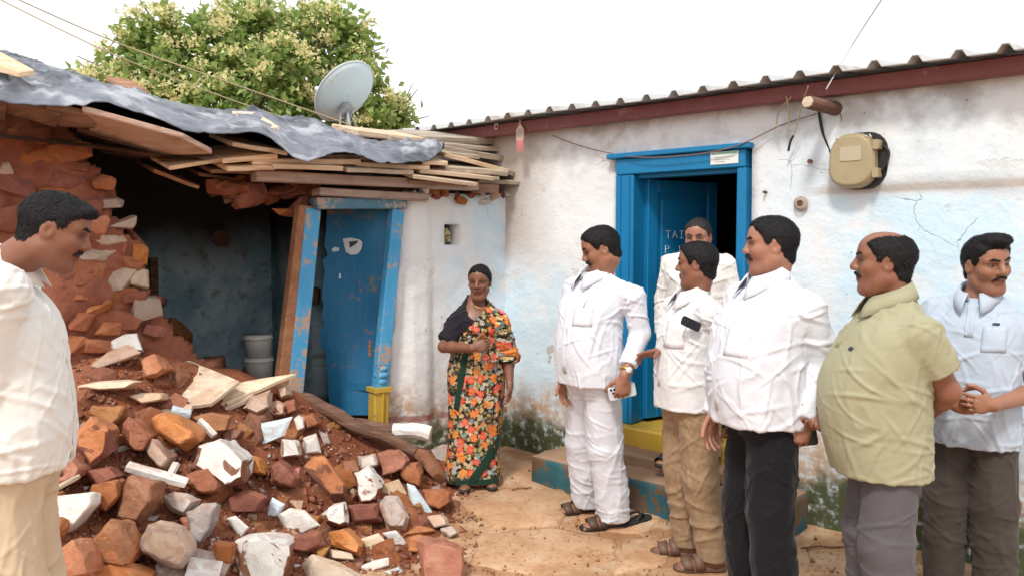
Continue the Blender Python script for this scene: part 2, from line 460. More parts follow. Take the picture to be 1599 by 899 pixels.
c = m.mix(m.math('MULTIPLY', m.smooth(n3, .5, .66), .5), c, (.27, .12, .06)); c = m.mix(m.math('MULTIPLY', m.smooth(m.noise(1.3, 5, .6, v), .5, .66), .6), c, (.4, .22, .12))
m.out(c, .9, m.bump(n3, .4, .006, m.bump(n2, .3, .02)), spec=.2)

def ground_z(x, y):
    x = np.asarray(x, float); y = np.asarray(y, float)
    P = np.stack([x * .7, y * .7, np.zeros_like(x)], -1)
    z = fbm(P, 4, 3) * .05
    d = np.hypot(x + .05, y - 6.0)
    z = z + .06 * np.exp(-(d / 1.0) ** 2)
    return z - .012
ax_ = np.concatenate([[-900, -300, -120, -60, -30, -15, -9], np.arange(-6, 6.01, .06), [9, 15, 30, 60, 120, 300, 900]])
ay_ = np.concatenate([[-900, -300, -120, -60, -30, -15, -6, -3, -1], np.arange(0, 9.01, .06), [12, 18, 30, 60, 120, 300, 900]])
GX, GY = np.meshgrid(ax_, ay_, indexing='ij')
GZ = ground_z(GX, GY) * np.exp(-np.maximum(0, np.hypot(GX, GY - 4) - 9) ** 2)
V = np.stack([GX, GY, GZ], -1).reshape(-1, 3); nx, ny = GX.shape
I = np.arange(nx * ny).reshape(nx, ny)
Q = np.stack([I[:-1, :-1], I[1:, :-1], I[1:, 1:], I[:-1, 1:]], -1).reshape(-1, 4)
ground_o = obj('ground', V, Q, MAT['earth'], smooth=True, origin=(0, 0, 0))
props(ground_o, 'orange brown earth yard in front of the two houses', kind='structure')
def gz(x, y): return float(ground_z(np.array([x]), np.array([y]))[0])
def gp(px, py):     # photo pixel on the ground
    p = on_plane(px, py, (0, 0, 0), ZZ); return np.array([p[0], p[1], gz(p[0], p[1])])
# worn flagstones lying flush in the earth
for poly in ([(722, 792), (792, 766), (880, 768), (905, 792), (868, 820), (770, 826)], [(745, 832), (865, 824), (960, 842), (965, 874), (840, 898), (735, 880)],
             [(972, 850), (1050, 838), (1040, 880), (960, 896)], [(905, 772), (1000, 790), (1040, 806), (1000, 836), (905, 820)], [(1265, 850), (1300, 838), (1420, 862), (1400, 900), (1260, 898)]):
    P = np.array([gp(*p) for p in poly]); c = P.mean(0)
    ring = []
    for i in range(len(P)):
        a, b = P[i], P[(i + 1) % len(P)]
        for t in (0, .25, .5, .75):
            q = a + (b - a) * t; ring.append(q + np.array([random.uniform(-.012, .012), random.uniform(-.02, .02), 0]))
    ring = np.array(ring); zt = max(gz(p[0], p[1]) for p in ring) - .004
    lo = ring.copy(); lo[:, 2] = -.08
    top = ring.copy(); top[:, 2] = [gz(p[0], p[1]) + .002 for p in ring]
    inn = c + (ring - c) * .93; inn[:, 2] = zt + .008
    n = len(ring); cc = [c[0], c[1], zt + .01]
    Vv = np.vstack([lo, top, inn, [cc]])
    Ff = [(i, (i + 1) % n, n + (i + 1) % n, n + i) for i in range(n)] + [(n + i, n + (i + 1) % n, 2 * n + (i + 1) % n, 2 * n + i) for i in range(n)] + [(2 * n + i, 2 * n + (i + 1) % n, 3 * n) for i in range(n)]
    obj('flagstone', Vv, Ff, MAT['slab_floor'], ground_o, smooth=True)

# ---------------------------------------------------------------- walls as thick sheets with openings
def wall_sheet(name, W, s0, s1, z0, z1, step, mat, parent, holes=(), disp=None, thick=.28, keep=None, jit=0.0, sgn=1):
    ss = np.arange(s0, s1 + step * .5, step); zs = np.arange(z0, z1 + step * .5, step)
    def snap(a, vals):
        a = a.copy()
        for v_ in vals:
            if a[0] < v_ < a[-1]: a[np.argmin(abs(a - v_))] = v_
        return a
    ss = snap(ss, [h[0] for h in holes] + [h[1] for h in holes]); zs = snap(zs, [h[2] for h in holes] + [h[3] for h in holes])
    S, Z = np.meshgrid(ss, zs, indexing='ij')
    D = disp(S, Z) if disp is not None else S * 0
    Sj, Zj = S.copy(), Z.copy()
    if jit:
        Sj += RNG.uniform(-jit, jit, S.shape); Zj += RNG.uniform(-jit, jit, S.shape)
    V = W(0, 0)[None, None, :] + (W(1, 0) - W(0, 0))[None, None, :] * Sj[..., None] + ZZ * Zj[..., None] + (W(0, 0, 1) - W(0, 0))[None, None, :] * D[..., None]
    n1, n2 = S.shape; I = np.arange(n1 * n2).reshape(n1, n2)
    Sc = (S[:-1, :-1] + S[1:, 1:]) / 2; Zc = (Z[:-1, :-1] + Z[1:, 1:]) / 2
    ok = np.ones(Sc.shape, bool)
    for h in holes: ok &= ~((Sc > h[0]) & (Sc < h[1]) & (Zc > h[2]) & (Zc < h[3]))
    if keep is not None: ok &= keep(Sc, Zc)
    Q = np.stack([I[:-1, :-1], I[1:, :-1], I[1:, 1:], I[:-1, 1:]], -1)[ok]
    if sgn < 0: Q = Q[:, ::-1]
    used = np.unique(Q); rem = np.full(n1 * n2, -1); rem[used] = np.arange(len(used))
    o = obj(name, V.reshape(-1, 3)[used], rem[Q].reshape(-1, 4), mat, parent, True, uv=np.stack([S, Z], -1).reshape(-1, 2)[used])
    solidify(o, thick); return o
def n2d(S, Z, sc, seed, octv=4):
    return fbm(np.stack([S * sc, Z * sc, S * 0 + seed * 3.1], -1), octv, seed)

# ================================================================ the whitewashed house on the right
main = empty('whitewashed_house', tuple(RW(2.0, 0)), 'long whitewashed house with blue door and corrugated metal roof', 'house')
DR = (.985, 1.955, .33, 2.165)         # door opening s0 s1 z0 z1
def disp_main(S, Z):
    d = n2d(S, Z, 1.6, 1) * .05 + n2d(S, Z, 7, 5) * .014
    led = 1 / (1 + np.exp(-(Z - 1.885 - .012 * np.sin(S * 5)) / .008)) * 1 / (1 + np.exp(-(S - 2.36 - .03 * np.sin(Z * 20)) / .012))
    return d + .028 * led
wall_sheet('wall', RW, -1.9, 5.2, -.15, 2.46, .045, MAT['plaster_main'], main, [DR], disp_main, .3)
wall_sheet('side_wall', lambda s, z, q=0: RW(5.2, 0, 0) + (-NR) * s + ER * q + ZZ * z, 0, 4.2, -.15, 2.46, .15, MAT['plaster_main'], main, [], None, .3)
# dark room behind the door
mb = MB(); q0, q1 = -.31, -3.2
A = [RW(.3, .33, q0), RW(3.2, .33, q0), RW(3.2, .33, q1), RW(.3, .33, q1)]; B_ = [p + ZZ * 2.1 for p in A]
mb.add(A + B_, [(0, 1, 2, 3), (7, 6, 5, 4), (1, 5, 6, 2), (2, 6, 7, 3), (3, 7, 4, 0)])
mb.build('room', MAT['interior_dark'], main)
# door frame
fr = MB()
fr.build if False else None
def fbox(mb, s0, s1, z0, z1, q0, q1, W=RW):
    mb.hexa([W(s0, z0, q1), W(s1, z0, q1), W(s1, z0, q0), W(s0, z0, q0), W(s0, z1, q1), W(s1, z1, q1), W(s1, z1, q0), W(s0, z1, q0)]); return mb
df = fbox(MB(), 1.015, 1.925, 2.045, 2.15, -.12, .035).build('door_frame', MAT['blue_paint'], main)
bevel(df, .006)
bevel(fbox(MB(), 1.01, 1.15, .40, 2.043, -.12, .03).build('jamb', MAT['blue_paint'], df), .006)
bevel(fbox(MB(), 1.872, 1.93, .40, 2.043, -.12, .03).build('jamb', MAT['blue_paint'], df), .006)
bevel(fbox(MB(), .955, 1.965, 2.152, 2.185, -.1, .06).build('lintel_board', MAT['blue_paint'], df), .006)
for s_ in (1.045, 1.113): fbox(MB(), s_, s_ + .012, .40, 2.04, .031, .04).build('moulding', MAT['blue_paint'], df)
fbox(MB(), 1.153, 1.87, 2.02, 2.0435, -.11, -.02).build('stop', MAT['blue_paint'], df)
# open door leaf, swung into the room
HG = RW(1.152, 0, -.10); ang = math.radians(74)
LD = ER * math.cos(ang) - NR * math.sin(ang); LN = np.cross(ZZ, LD)
if np.dot(LN, -HG) < 0: LN = -LN
def leafp(a, z, t): return HG + LD * a + ZZ * z + LN * t
def leaf_box(a0, a1, z0, z1, t0, t1, name, mat, par):
    return MB().hexa([leafp(a0, z0, t0), leafp(a1, z0, t0), leafp(a1, z0, t1), leafp(a0, z0, t1), leafp(a0, z1, t0), leafp(a1, z1, t0), leafp(a1, z1, t1), leafp(a0, z1, t1)]).build(name, mat, par)
leaf = leaf_box(0.01, .66, .42, 2.02, -.012, .012, 'door', MAT['blue_paint'], main)
for a0, a1, z0, z1 in ((.01, .1, .42, 2.02), (.57, .66, .42, 2.02), (.101, .569, 1.93, 2.02), (.101, .569, 1.22, 1.32), (.101, .569, .42, .56), (.101, .569, .82, .9)):
    bevel(leaf_box(a0, a1, z0, z1, .0121, .03, 'rail', MAT['blue_paint'], leaf), .004)
for z0, z1 in ((1.36, 1.89), (.94, 1.18), (.60, .78)): bevel(leaf_box(.14, .53, z0, z1, .0121, .022, 'panel', MAT['blue_paint'], leaf), .008)
# chalk writing on the door leaf
def strokes(letter):
    return {'T': [[(0, 1), (1, 1)], [(.5, 1), (.5, 0)]], 'A': [[(0, 0), (.5, 1), (1, 0)], [(.2, .4), (.8, .4)]], 'I': [[(.5, 1), (.5, 0)], [(.2, 1), (.8, 1)], [(.2, 0), (.8, 0)]],
            'G': [[(1, .8), (.6, 1), (.1, .7), (.1, .3), (.5, 0), (.95, .2), (.95, .5), (.6, .5)]], 'P': [[(0, 0), (0, 1), (.7, .95), (.8, .65), (0, .5)]], '.': [[(.4, 0), (.55, .05)]],
            '1': [[(.3, .8), (.5, 1), (.5, 0)]], '9': [[(.8, .6), (.2, .55), (.2, .9), (.7, 1), (.8, .6), (.6, 0)]]}[letter]
ch = MB()
def chalk(text, a0, z0, w, h):
    for i, t in enumerate(text):
        for st in strokes(t):
            ch.tube([leafp(a0 + (i + .1 + .75 * x) * w, z0 + y * h, .0228) for x, y in st], .0028, 4)
chalk('TAIG', .17, 1.63, .062, .05); chalk('P.19', .17, 1.53, .055, .05)
for seg in ([(.16, 1.495), (.42, 1.52)], [(.36, 1.535), (.42, 1.52), (.38, 1.49)], [(.3, 1.46), (.36, 1.475)]): ch.tube([leafp(a, z, .0228) for a, z in seg], .0028, 4)
ch.build('chalk_writing', MAT['chalk'], leaf)
# number card nailed on the frame
card = bevel(fbox(MB(), 1.705, 1.885, 2.068, 2.143, .0352, .04).build('number_card', MAT['card_white'], main), .001)
fbox(MB(), 1.712, 1.878, 2.128, 2.139, .0401, .0415).build('band', MAT['card_green'], card)
for k in range(3): fbox(MB(), 1.73 + k * .004, 1.86 - k * .03, 2.108 - k * .013, 2.112 - k * .013, .0401, .0412).build('print_line', MAT['card_grey'], card)
# threshold and steps
bevel(fbox(MB(), .99, 2.05, .2, .395, -.3, .1).build('threshold', MAT['yellow_paint'], main), .012)
def rough_block(name, s0, s1, z0, z1, q0, q1, mats, parent, amp=.02, seed=1):
    bm = bmesh.new(); bmesh.ops.create_cube(bm, size=1)
    bmesh.ops.subdivide_edges(bm, edges=bm.edges, cuts=11, use_grid_fill=True)
    V = np.array([v.co for v in bm.verts]); Fc = [tuple(v.index for v in f.verts) for f in bm.faces]; nz = [f.normal.z for f in bm.faces]; bm.free()
    P = np.array([RW(s0 + (v[0] + .5) * (s1 - s0), z0 + (v[2] + .5) * (z1 - z0), q0 + (v[1] + .5) * (q1 - q0)) for v in V])
    N_ = np.sign(V) * (abs(V) > .49)
    for k in range(3): P[:, k] += (fbm(P * 5 + k * 9, 4, seed + k)) * amp * 2
    P -= (N_[:, :1] * ER + N_[:, 1:2] * NR + N_[:, 2:] * ZZ) * ((abs(N_).sum(1) > 1)[:, None] * .012)
    o = obj(name, P, [f[::-1] for f in Fc] if np.dot(np.cross(ER, NR), ZZ) < 0 else Fc, mats, parent, True)
    if len(mats) > 1:
        o.data.polygons.foreach_set('material_index', [1 if abs(z) > .5 else 0 for z in nz])
    return o
rough_block('step', .66, 2.35, -.1, .205, .02, .5, [MAT['step_teal'], MAT['step_top']], main, .018, 4)
rough_block('step', .95, 2.2, .2, .275, .015, .28, [MAT['step_top'], MAT['step_top']], main, .012, 9)
# roof: purlin beam, corrugated sheet, log end
bevel(MB().bar(RW(-1.9, 2.425, .085), RW(5.3, 2.425, .085), .07, .082).build('fascia_beam', MAT['maroon_paint'], main), .004)
m = NM('roof_metal'); v = m.co(); n1 = m.noise(3, 5, .6, v); n2 = m.noise(30, 4, .6, v)
m.out(m.mix(m.smooth(n1, .5, .72), m.mix(n2, (.4, .41, .41), (.55, .55, .55)), (.33, .28, .24)), .6, m.bump(n2, .2, .004), metal=.0)
V = []; Fq = []
prof = []; s_ = -2.203
while s_ < 5.5:
    prof += [(s_, 0), (s_ + .118, 0), (s_ + .14, .034), (s_ + .168, .034)]; s_ += .19
slope = math.tan(math.radians(7))
QS = [.235, .1, -.6, -1.6, -3.0]
for q in QS:
    for (a, b) in prof: V.append(RW(a, 2.476 + b + (.235 - q) * slope + .006 * math.sin(a * 3.3), q))
n = len(prof)
for j in range(len(QS) - 1):
    for i in range(n - 1): Fq.append((j * n + i, j * n + i + 1, (j + 1) * n + i + 1, (j + 1) * n + i))
solidify(obj('roof_sheet', V, Fq, MAT['roof_metal'], main), .005, 0)
obj('wall_plate', *(lambda mb: (mb.v, mb.f))(MB().bar(RW(-1.9, 2.47, -.15), RW(5.2, 2.47, -.15), .28, .05)), MAT['wood_dark'], main)
lg = MB(); a = Rp(1262, 160, .30); b = Rp(1312, 172, -.02)
lg.tube([a, a * .4 + b * .6, b - (a - b) * .3], [.034, .037, .04], 10); lgo = lg.build('log_end', MAT['wood_dark'], main, True)
MB().tube([a + unit(a - b) * .001, a + unit(a - b) * .012], [.03, .028], 10).build('cut_face', MAT['wood_grey'], lgo)
# holes and knots in the wall
for px, py, r in ((1250, 318, .02), (1264, 252, .012), (1193, 300, .008)):
    mb = MB(); p = Rp(px, py, .03)
    mb.tube([p - NR * .03, p + NR * .004], [r, r], 10); ho = mb.build('wall_plug', MAT['wood_dark'], main)
    if r > .018:
        V = []; 
        for k in range(12):
            an = k * math.pi / 6
            for rr, dd in ((r * .9, .012), (r * 1.5, .014), (r * 2.1, .0)): V.append(p + (ER * math.cos(an) + ZZ * math.sin(an)) * rr + NR * (dd - .002))
        obj('plaster_ring', V, [((k * 3 + j), ((k + 1) % 12 * 3 + j), ((k + 1) % 12 * 3 + j + 1), (k * 3 + j + 1)) for k in range(12) for j in range(2)], MAT['wall_stone'], ho, True)

# ---------------------------------------------------------------- things on the wall of that house
def rrect(w, h, r, n=5, top=0.0):
    pts = []
    for cx, cy, a0, rr in ((w / 2 - r, h / 2 - r, 0, r), (-w / 2 + r, h / 2 - r, 90, r), (-w / 2 + r, -h / 2 + r, 180, r), (w / 2 - r, -h / 2 + r, 270, r)):
        for k in range(n + 1):
            an = math.radians(a0 + 90 * k / n); pts.append((cx + rr * math.cos(an), cy + rr * math.sin(an)))
    return pts
def plate(mb, c, e, n, pts, q0, q1, inset=.0):
    P = [c + e * x + ZZ * y + n * q0 for x, y in pts]; k = len(P)
    P2 = [c + e * x * (1 - inset) + ZZ * y * (1 - inset) + n * q1 for x, y in pts]
    mb.add(P + P2, [tuple(range(k - 1, -1, -1)), tuple(range(k, 2 * k))] + [(i, (i + 1) % k, (i + 1) % k + k, i + k) for i in range(k)])
m = NM('meter_cover'); v = m.co(); n1 = m.noise(9, 5, .6, v); n2 = m.noise(40, 4, .6, v)
m.out(m.mix(m.math('MULTIPLY', m.smooth(n2, .62, .75), .35), m.mix(n1, (.3, .235, .13), (.42, .34, .21)), (.6, .52, .4)), .35, m.bump(n1, .2, .01), spec=.5)
plain('meter_window', (.46, .4, .28), .3); cM = Rp(1343, 253, .0)
meter = empty('meter_box', tuple(Rp(1343, 293, .02)), 'beige electricity meter box with rounded cover on the whitewashed wall', 'meter box')
mb = MB(); plate(mb, cM + ER * .018, ER, NR, rrect(.27, .3, .1), -.02, .045); mb.build('back_plate', MAT['black_plastic'], meter)
mb = MB(); pts = [(x * (1 - .1 * max(0, y) / .146), y) for x, y in rrect(.245, .292, .1, 7)]; plate(mb, cM - ER * .012, ER, NR, pts, .0455, .1, .03); plate(mb, cM - ER * .012, ER, NR, [(x * .97, y * .97) for x, y in pts], .1001, .118, .1)
cov = mb.build('cover', MAT['meter_cover'], meter); bevel(cov, .006, 2)
mb = MB(); plate(mb, cM + ZZ * .035 - ER * .01, ER, NR, rrect(.11, .075, .01), .1181, .122); mb.build('window', MAT['meter_window'], meter)
for dz in (.075, -.07):
    mb = MB(); plate(mb, cM + ER * .112 + ZZ * dz, ER, NR, rrect(.03, .05, .008), .046, .112); mb.build('clip', MAT['meter_cover'], meter)
for k in range(9):
    mb = MB(); a_ = -.09 + k * .021; mb.tube([cM + ER * (a_ + random.uniform(-.005, .005)) + ZZ * (.125 + random.uniform(-.012, .008)) + NR * .105, cM + ER * (a_ + .012) + ZZ * (.108 + random.uniform(-.02, .012)) + NR * .112], .003, 4); mb.build('paint_mark', MAT['card_white'], meter)
def cable(name, pts, r, mat, label, cat='cable', group=None, n=8):
    o = MB().tube(catmull(pts, n), r, 5).build(name, MAT[mat], None, True); return props(o, label, cat, group)
cable('cable', [Rp(1278, 172, .02), Rp(1284, 205, .03), Rp(1296, 235, .03), Rp(1303, 258, .05)], .008, 'black_rubber', 'thick black cable from the log end down to the meter box')
cable('cable', [Rp(1372, 222, .05), Rp(1388, 238, .06), Rp(1380, 262, .06), Rp(1366, 282, .04)], .007, 'black_rubber', 'short black cable looped at the far side of the meter box')
cable('wire', [Rp(862, 212, .03), Rp(900, 226, .03), Rp(945, 238, .03), Rp(1000, 246, .07), Rp(1080, 242, .07), Rp(1150, 228, .07), Rp(1220, 196, .03), Rp(1275, 178, .03)], .0035, 'wire_red', 'thin reddish wire sagging along the wall over the blue lintel', 'wire')
cable('wire', [Rp(1228, 150, .13), Rp(1232, 176, .1), Rp(1231, 206, .08)], .004, 'wire_tan', 'straight tan wire end dangling below the maroon beam', 'wire')
cable('wire', [Rp(1236, 152, .13), Rp(1219, 170, .1), Rp(1213, 190, .08), Rp(1218, 208, .08)], .004, 'wire_tan', 'curled tan wire end dangling below the maroon beam', 'wire')
cable('wire', [Rp(1262, 135, .2), Rp(1252, 165, .12), Rp(1244, 198, .08), Rp(1238, 214, .07)], .004, 'wire_tan', 'tan wire hanging from the roof sheet, joined to a black end', 'wire')
cable('wire', [Rp(1239, 212, .07), Rp(1234, 222, .07), Rp(1231, 236, .06)], .007, 'black_rubber', 'short black taped wire end hanging by the wall', 'wire')
cable('wire', [Rp(1310, 172, .04), Rp(1314, 190, .03), Rp(1306, 215, .03), Rp(1310, 232, .05)], .003, 'wire_red', 'thin brown wire looping down to the top of the meter box', 'wire')
cable('wire', [Rp(1290, 140, .26), at(1330, 72, 4.3), at(1378, -2, 3.9), at(1440, -95, 3.2), at(1560, -300, 2.4)], .0035, 'wire_pale', 'pale service wire running from the roof edge up into the sky', 'wire')
# pink thread charm hanging from the beam
ch_ = empty('thread_charm', tuple(Rp(812, 243, .12)), 'pink and cream thread charm hanging from the maroon roof beam', 'charm')
p0 = Rp(812, 187, .14)
MB().tube([p0, p0 - ZZ * .03], .004, 5).build('string', MAT['pale_thread'], ch_)
for k in range(7):
    o_ = ER * (k - 3) * .0095
    MB().tube([p0 - ZZ * .03, p0 - ZZ * .075 + o_ * 1.2, p0 - ZZ * .15 + o_], .0034, 5).build('cord', MAT['pale_thread'], ch_)
for k in range(6):
    o_ = ER * (k - 2.5) * .0115
    MB().tube([p0 - ZZ * .148 + o_ * .9, p0 - ZZ * (.22 + .03 * random.random()) + o_], [.006, .003], 5).build('tassel', MAT['pink_thread'], ch_)
hk = []
for k in range(9): an = k * math.pi / 4.5; hk.append(Rp(775, 198, .13) + ER * .016 * math.cos(an) + ZZ * .02 * math.sin(an))
props(MB().tube(hk, .005, 5).build('hook', MAT['pale_thread'], None, True), 'small pale ring hook on the beam beside the thread charm', 'hook')

# ================================================================ the ruined hut on the left
hut = empty('ruined_hut', tuple(LW(1.6, 0)), 'collapsed mud and stone hut with tarpaulin covered plank roof', 'house')
def disp_hut(S, Z):
    d = n2d(S, Z, 2.2, 11) * .05 + n2d(S, Z, 9, 15) * .014
    return d + .035 * ((S > .69) & (S < .84)) * (Z < 1.93)
vent = (.405, .535, 1.585, 1.73)
wall_sheet('wall', LW, -.1, 1.05, -.1, 1.95, .036, MAT['plaster_hut'], hut, [vent], disp_hut, .26, lambda S, Z: S < .89 + (1.83 - Z) * .085, sgn=-1)
# wall hole stuffed with straw
for k in range(16):
    a_ = LW(random.uniform(.43, .52), random.uniform(1.6, 1.7), -.1); b_ = a_ + np.array([random.uniform(-.04, .04), -.05, random.uniform(-.02, .05)])
    MB().tube([a_, b_], .012, 5).build('straw_wad', MAT['straw'], hut)
# bare mud clods on top of the wall
def rock_mesh(w, d, h, seed, npt=16, sq=.55):
    r = random.Random(seed); P = []
    for i in range(npt):
        v_ = np.array([r.gauss(0, 1), r.gauss(0, 1), r.gauss(0, 1)]); v_ /= np.linalg.norm(v_)
        v_ = np.sign(v_) * abs(v_) ** sq; v_ /= max(abs(v_)) ** .6
        P.append((v_[0] * w / 2 * r.uniform(.8, 1), v_[1] * d / 2 * r.uniform(.8, 1), v_[2] * h / 2 * r.uniform(.8, 1)))
    return hull(P)
def rock(name, c, size, mat, parent, seed, rot=None, bev=.08):
    V, Fc = rock_mesh(*size, seed)
    V = np.array(V)
    if rot is not None: V = V @ np.array(Matrix.Rotation(rot[0], 3, 'X') @ Matrix.Rotation(rot[1], 3, 'Y') @ Matrix.Rotation(rot[2], 3, 'Z')).T
    o = obj(name, V + np.asarray(c), Fc, mat, parent, origin=c) if parent is not None else obj(name, V + np.asarray(c), Fc, mat)
    if bev: bevel(o, min(size) * bev, 2)
    return o
for k in range(22):
    s_ = random.uniform(-.02, .86); p = LW(s_, 1.93 + random.uniform(-.03, .06), random.uniform(-.05, .05))
    rock('mud_clod', p, (random.uniform(.05, .12), .1, random.uniform(.04, .08)), MAT[random.choice(['mud', 'stone_tan', 'mud', 'plaster_white'])], hut, k, (0, random.uniform(-.5, .5), random.uniform(0, 3)))
# broken mud wall on the far left
EDGE = [Lsz(*p) for p in ((118, 205), (140, 250), (150, 268), (178, 298), (184, 340), (206, 366), (229, 402), (226, 436), (238, 462), (256, 498), (292, 530), (330, 575), (380, 640))]
ez = np.array([e[1] for e in EDGE])[::-1]; es = np.array([e[0] for e in EDGE])[::-1]
def keep_broken(S, Z): return S > np.interp(Z, ez, es) + .03 * np.sin(Z * 31) * np.sin(Z * 13) + n2d(S, Z, 8, 2) * .08
def disp_broken(S, Z):
    d = n2d(S, Z, 3, 21) * .16 + abs(n2d(S, Z, 9, 25)) * .1 + n2d(S, Z, 20, 27, 3) * .075
    e_ = np.clip((S - np.interp(Z, ez, es)) / .3, 0, 1)
    return d - .07 * (1 - e_) ** 1.6
bw = wall_sheet('broken_wall', LW, 1.9, 5.4, -.1, 2.34, .028, MAT['mud'], hut, [], disp_broken, .3, keep_broken, .008, sgn=-1)
k = 0
wall_st = [(168, 318, 40, 16, 'wall_stone'), (190, 345, 36, 22, 'wall_stone'), (172, 376, 44, 18, 'wall_stone'), (158, 398, 58, 20, 'wall_stone'), (186, 436, 48, 36, 'wall_stone'), (216, 436, 26, 32, 'wall_stone'),
           (226, 482, 44, 36, 'wall_stone'), (152, 352, 30, 28, 'stone_orange'), (205, 410, 34, 22, 'stone_red'), (218, 398, 22, 30, 'stone_red'), (178, 465, 70, 26, 'mud'), (140, 430, 46, 40, 'stone_red'), (190, 500, 60, 30, 'mud'),
           (150, 480, 40, 26, 'stone_red'), (120, 500, 46, 30, 'mud'), (110, 240, 60, 34, 'mud'), (60, 235, 54, 46, 'mud'), (20, 290, 60, 40, 'mud'), (160, 285, 30, 22, 'stone_red'), (6, 268, 22, 26, 'stone_tan'), (40, 215, 60, 26, 'mud'),
           (100, 285, 50, 26, 'mud'), (20, 340, 50, 40, 'mud'), (135, 325, 40, 30, 'mud'), (120, 380, 30, 30, 'mud'), (140, 460, 50, 24, 'mud'), (115, 540, 40, 30, 'stone_red'), (165, 515, 40, 22, 'stone_red'), (240, 515, 30, 18, 'mud'),
           (120, 262, 34, 18, 'mud'), (80, 300, 40, 20, 'mud'), (195, 380, 20, 26, 'mud'), (208, 462, 34, 16, 'mud'), (150, 540, 44, 20, 'mud'), (6, 210, 30, 26, 'mud')]
for px, py, w, h, mt in wall_st:
    k += 1; q_ = -.03 if mt == 'wall_stone' else -.02
    p = Lp(px, py, q_); pm = F_PX / p[1]
    rock('stone', p, (w / pm * 1.25, .13, h / pm * 1.25), MAT[mt], bw, 100 + k, (random.uniform(-.15, .15), random.uniform(-.12, .12), math.atan2(EL[1], EL[0]) + math.pi + random.uniform(-.15, .15)), .1)
# inside of the hut: back wall, side wall, floor, ceiling
inn = lambda s, z, q=0: LW(s, z, q - 2.1)
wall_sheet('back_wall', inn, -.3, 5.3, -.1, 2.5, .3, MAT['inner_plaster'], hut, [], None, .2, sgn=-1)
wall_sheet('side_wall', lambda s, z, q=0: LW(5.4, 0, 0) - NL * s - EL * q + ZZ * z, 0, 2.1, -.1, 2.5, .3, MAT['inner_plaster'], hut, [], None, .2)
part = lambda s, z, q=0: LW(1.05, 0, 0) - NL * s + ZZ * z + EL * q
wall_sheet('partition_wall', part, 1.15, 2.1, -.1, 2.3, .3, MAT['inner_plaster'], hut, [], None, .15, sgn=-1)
mb = MB(); mb.hexa([LW(-.3, -.12, -.3), LW(-.3, -.12, -2.1), LW(5.4, -.12, -2.1), LW(5.4, -.12, -.3), LW(-.3, .2, -.3), LW(-.3, .2, -2.1), LW(5.4, .2, -2.1), LW(5.4, .2, -.3)]); mb.build('inner_floor', MAT['mud'], hut)
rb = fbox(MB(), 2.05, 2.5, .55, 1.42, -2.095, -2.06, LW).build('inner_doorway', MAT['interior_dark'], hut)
fbox(MB(), 1.99, 2.05, .5, 1.48, -2.095, -2.03, LW).build('jamb', MAT['wood_dark'], rb)
# buckets inside
for i_, (dz, r) in enumerate(((.0, .105), (.17, .1), (.33, .098))):
    p = Lp(404, 575, -.75); base = np.array([p[0], p[1], .2 + .26 + dz]); nn = 16
    b_ = empty('bucket', tuple(base), ['lowest white bucket of the stack inside the dark hut', 'middle white bucket of the stack inside the dark hut', 'topmost white bucket of the stack inside the dark hut'][i_], 'bucket', 'stacked buckets in the hut')
    MB().tube([base + ZZ * .002, base + ZZ * .14, base + ZZ * .158], [r * .88, r, r * 1.0], nn).build('body', MAT['bucket_white'], b_, True)
    MB().tube([base + ZZ * .13, base + ZZ * .142], [r * 1.06, r * 1.06], nn).build('rim', MAT['bucket_white'], b_, True)
p = Lp(404, 575, -.75)
props(rough_block('mud_ledge', 0, 1, 0, 1, 0, 1, [MAT['mud']], None) if False else MB().prism([(p[0] - .25, p[1] - .2, .2), (p[0] + .25, p[1] - .2, .2), (p[0] + .25, p[1] + .25, .2), (p[0] - .25, p[1] + .25, .2)], (0, 0, .258)).build('mud_ledge', MAT['mud'], hut))
for px, py, w, h, nm in ((345, 372, 34, 30, 'hanging_basket'), (488, 462, 26, 34, 'wall_shelf')):
    p = Lp(px, py, -1.9 if px < 400 else -1.0); pm = F_PX / p[1]
    rock(nm, p, (w / pm, .12, h / pm), MAT['wood_dark'], hut, px, None, .1)
# ---- small blue door of the hut
W3 = lambda px, py, q=0: Lp(px, py, q)
sdf = empty('small_door_frame', (0, 0, 0)); sdf.parent = hut; sdf.location = LW(1.2, .35) - np.array(hut.location)
lt = MB().bar(W3(490, 318, .02), W3(630, 318, .02), .12, .075).build('lintel', MAT['blue_faded'], sdf); bevel(lt, .006)
a, b = W3(479, 322, -.02), W3(436, 600, -.02)
bevel(MB().bar(a, b - ZZ * .3, .13, .085, up=NL).build('leaning_post', MAT['stone_brown'], sdf), .008)
a, b = W3(488, 326, .01), W3(453, 600, .01)
bevel(MB().bar(a, b - ZZ * .3, .1, .05, up=NL).build('post_face', MAT['blue_light'], sdf), .006)
a, b = W3(619, 327, .03), W3(596, 570, .03)
rp = MB().bar(a, b, .09, .075, up=NL).build('post', MAT['blue_light'], sdf); bevel(rp, .006)
a2, b2 = W3(596, 570, .03), W3(593, 606, .03)
for t, r in ((.0, .046), (.28, .052), (.55, .048)):
    p = a2 + (b2 - a2) * t; MB().tube([p, p - ZZ * .012, p - ZZ * .03, p - ZZ * .04], [r * .8, r, r, r * .8], 12).build('turned_ring', MAT['blue_light'], rp, True)
MB().bar(a2 + ZZ * .02, b2 + ZZ * .01, .082, .07, up=NL).build('post_foot', MAT['blue_light'], rp)
a, b = W3(592, 606, .035), W3(589, 664, .035)
yp = MB().bar(a, b - ZZ * .2, .11, .1, up=NL).build('plinth', MAT['yellow_paint'], rp); bevel(yp, .008)
MB().bar(a + ZZ * .012, a - ZZ * .018, .13, .125, up=NL).build('plinth_cap', MAT['yellow_paint'], rp)
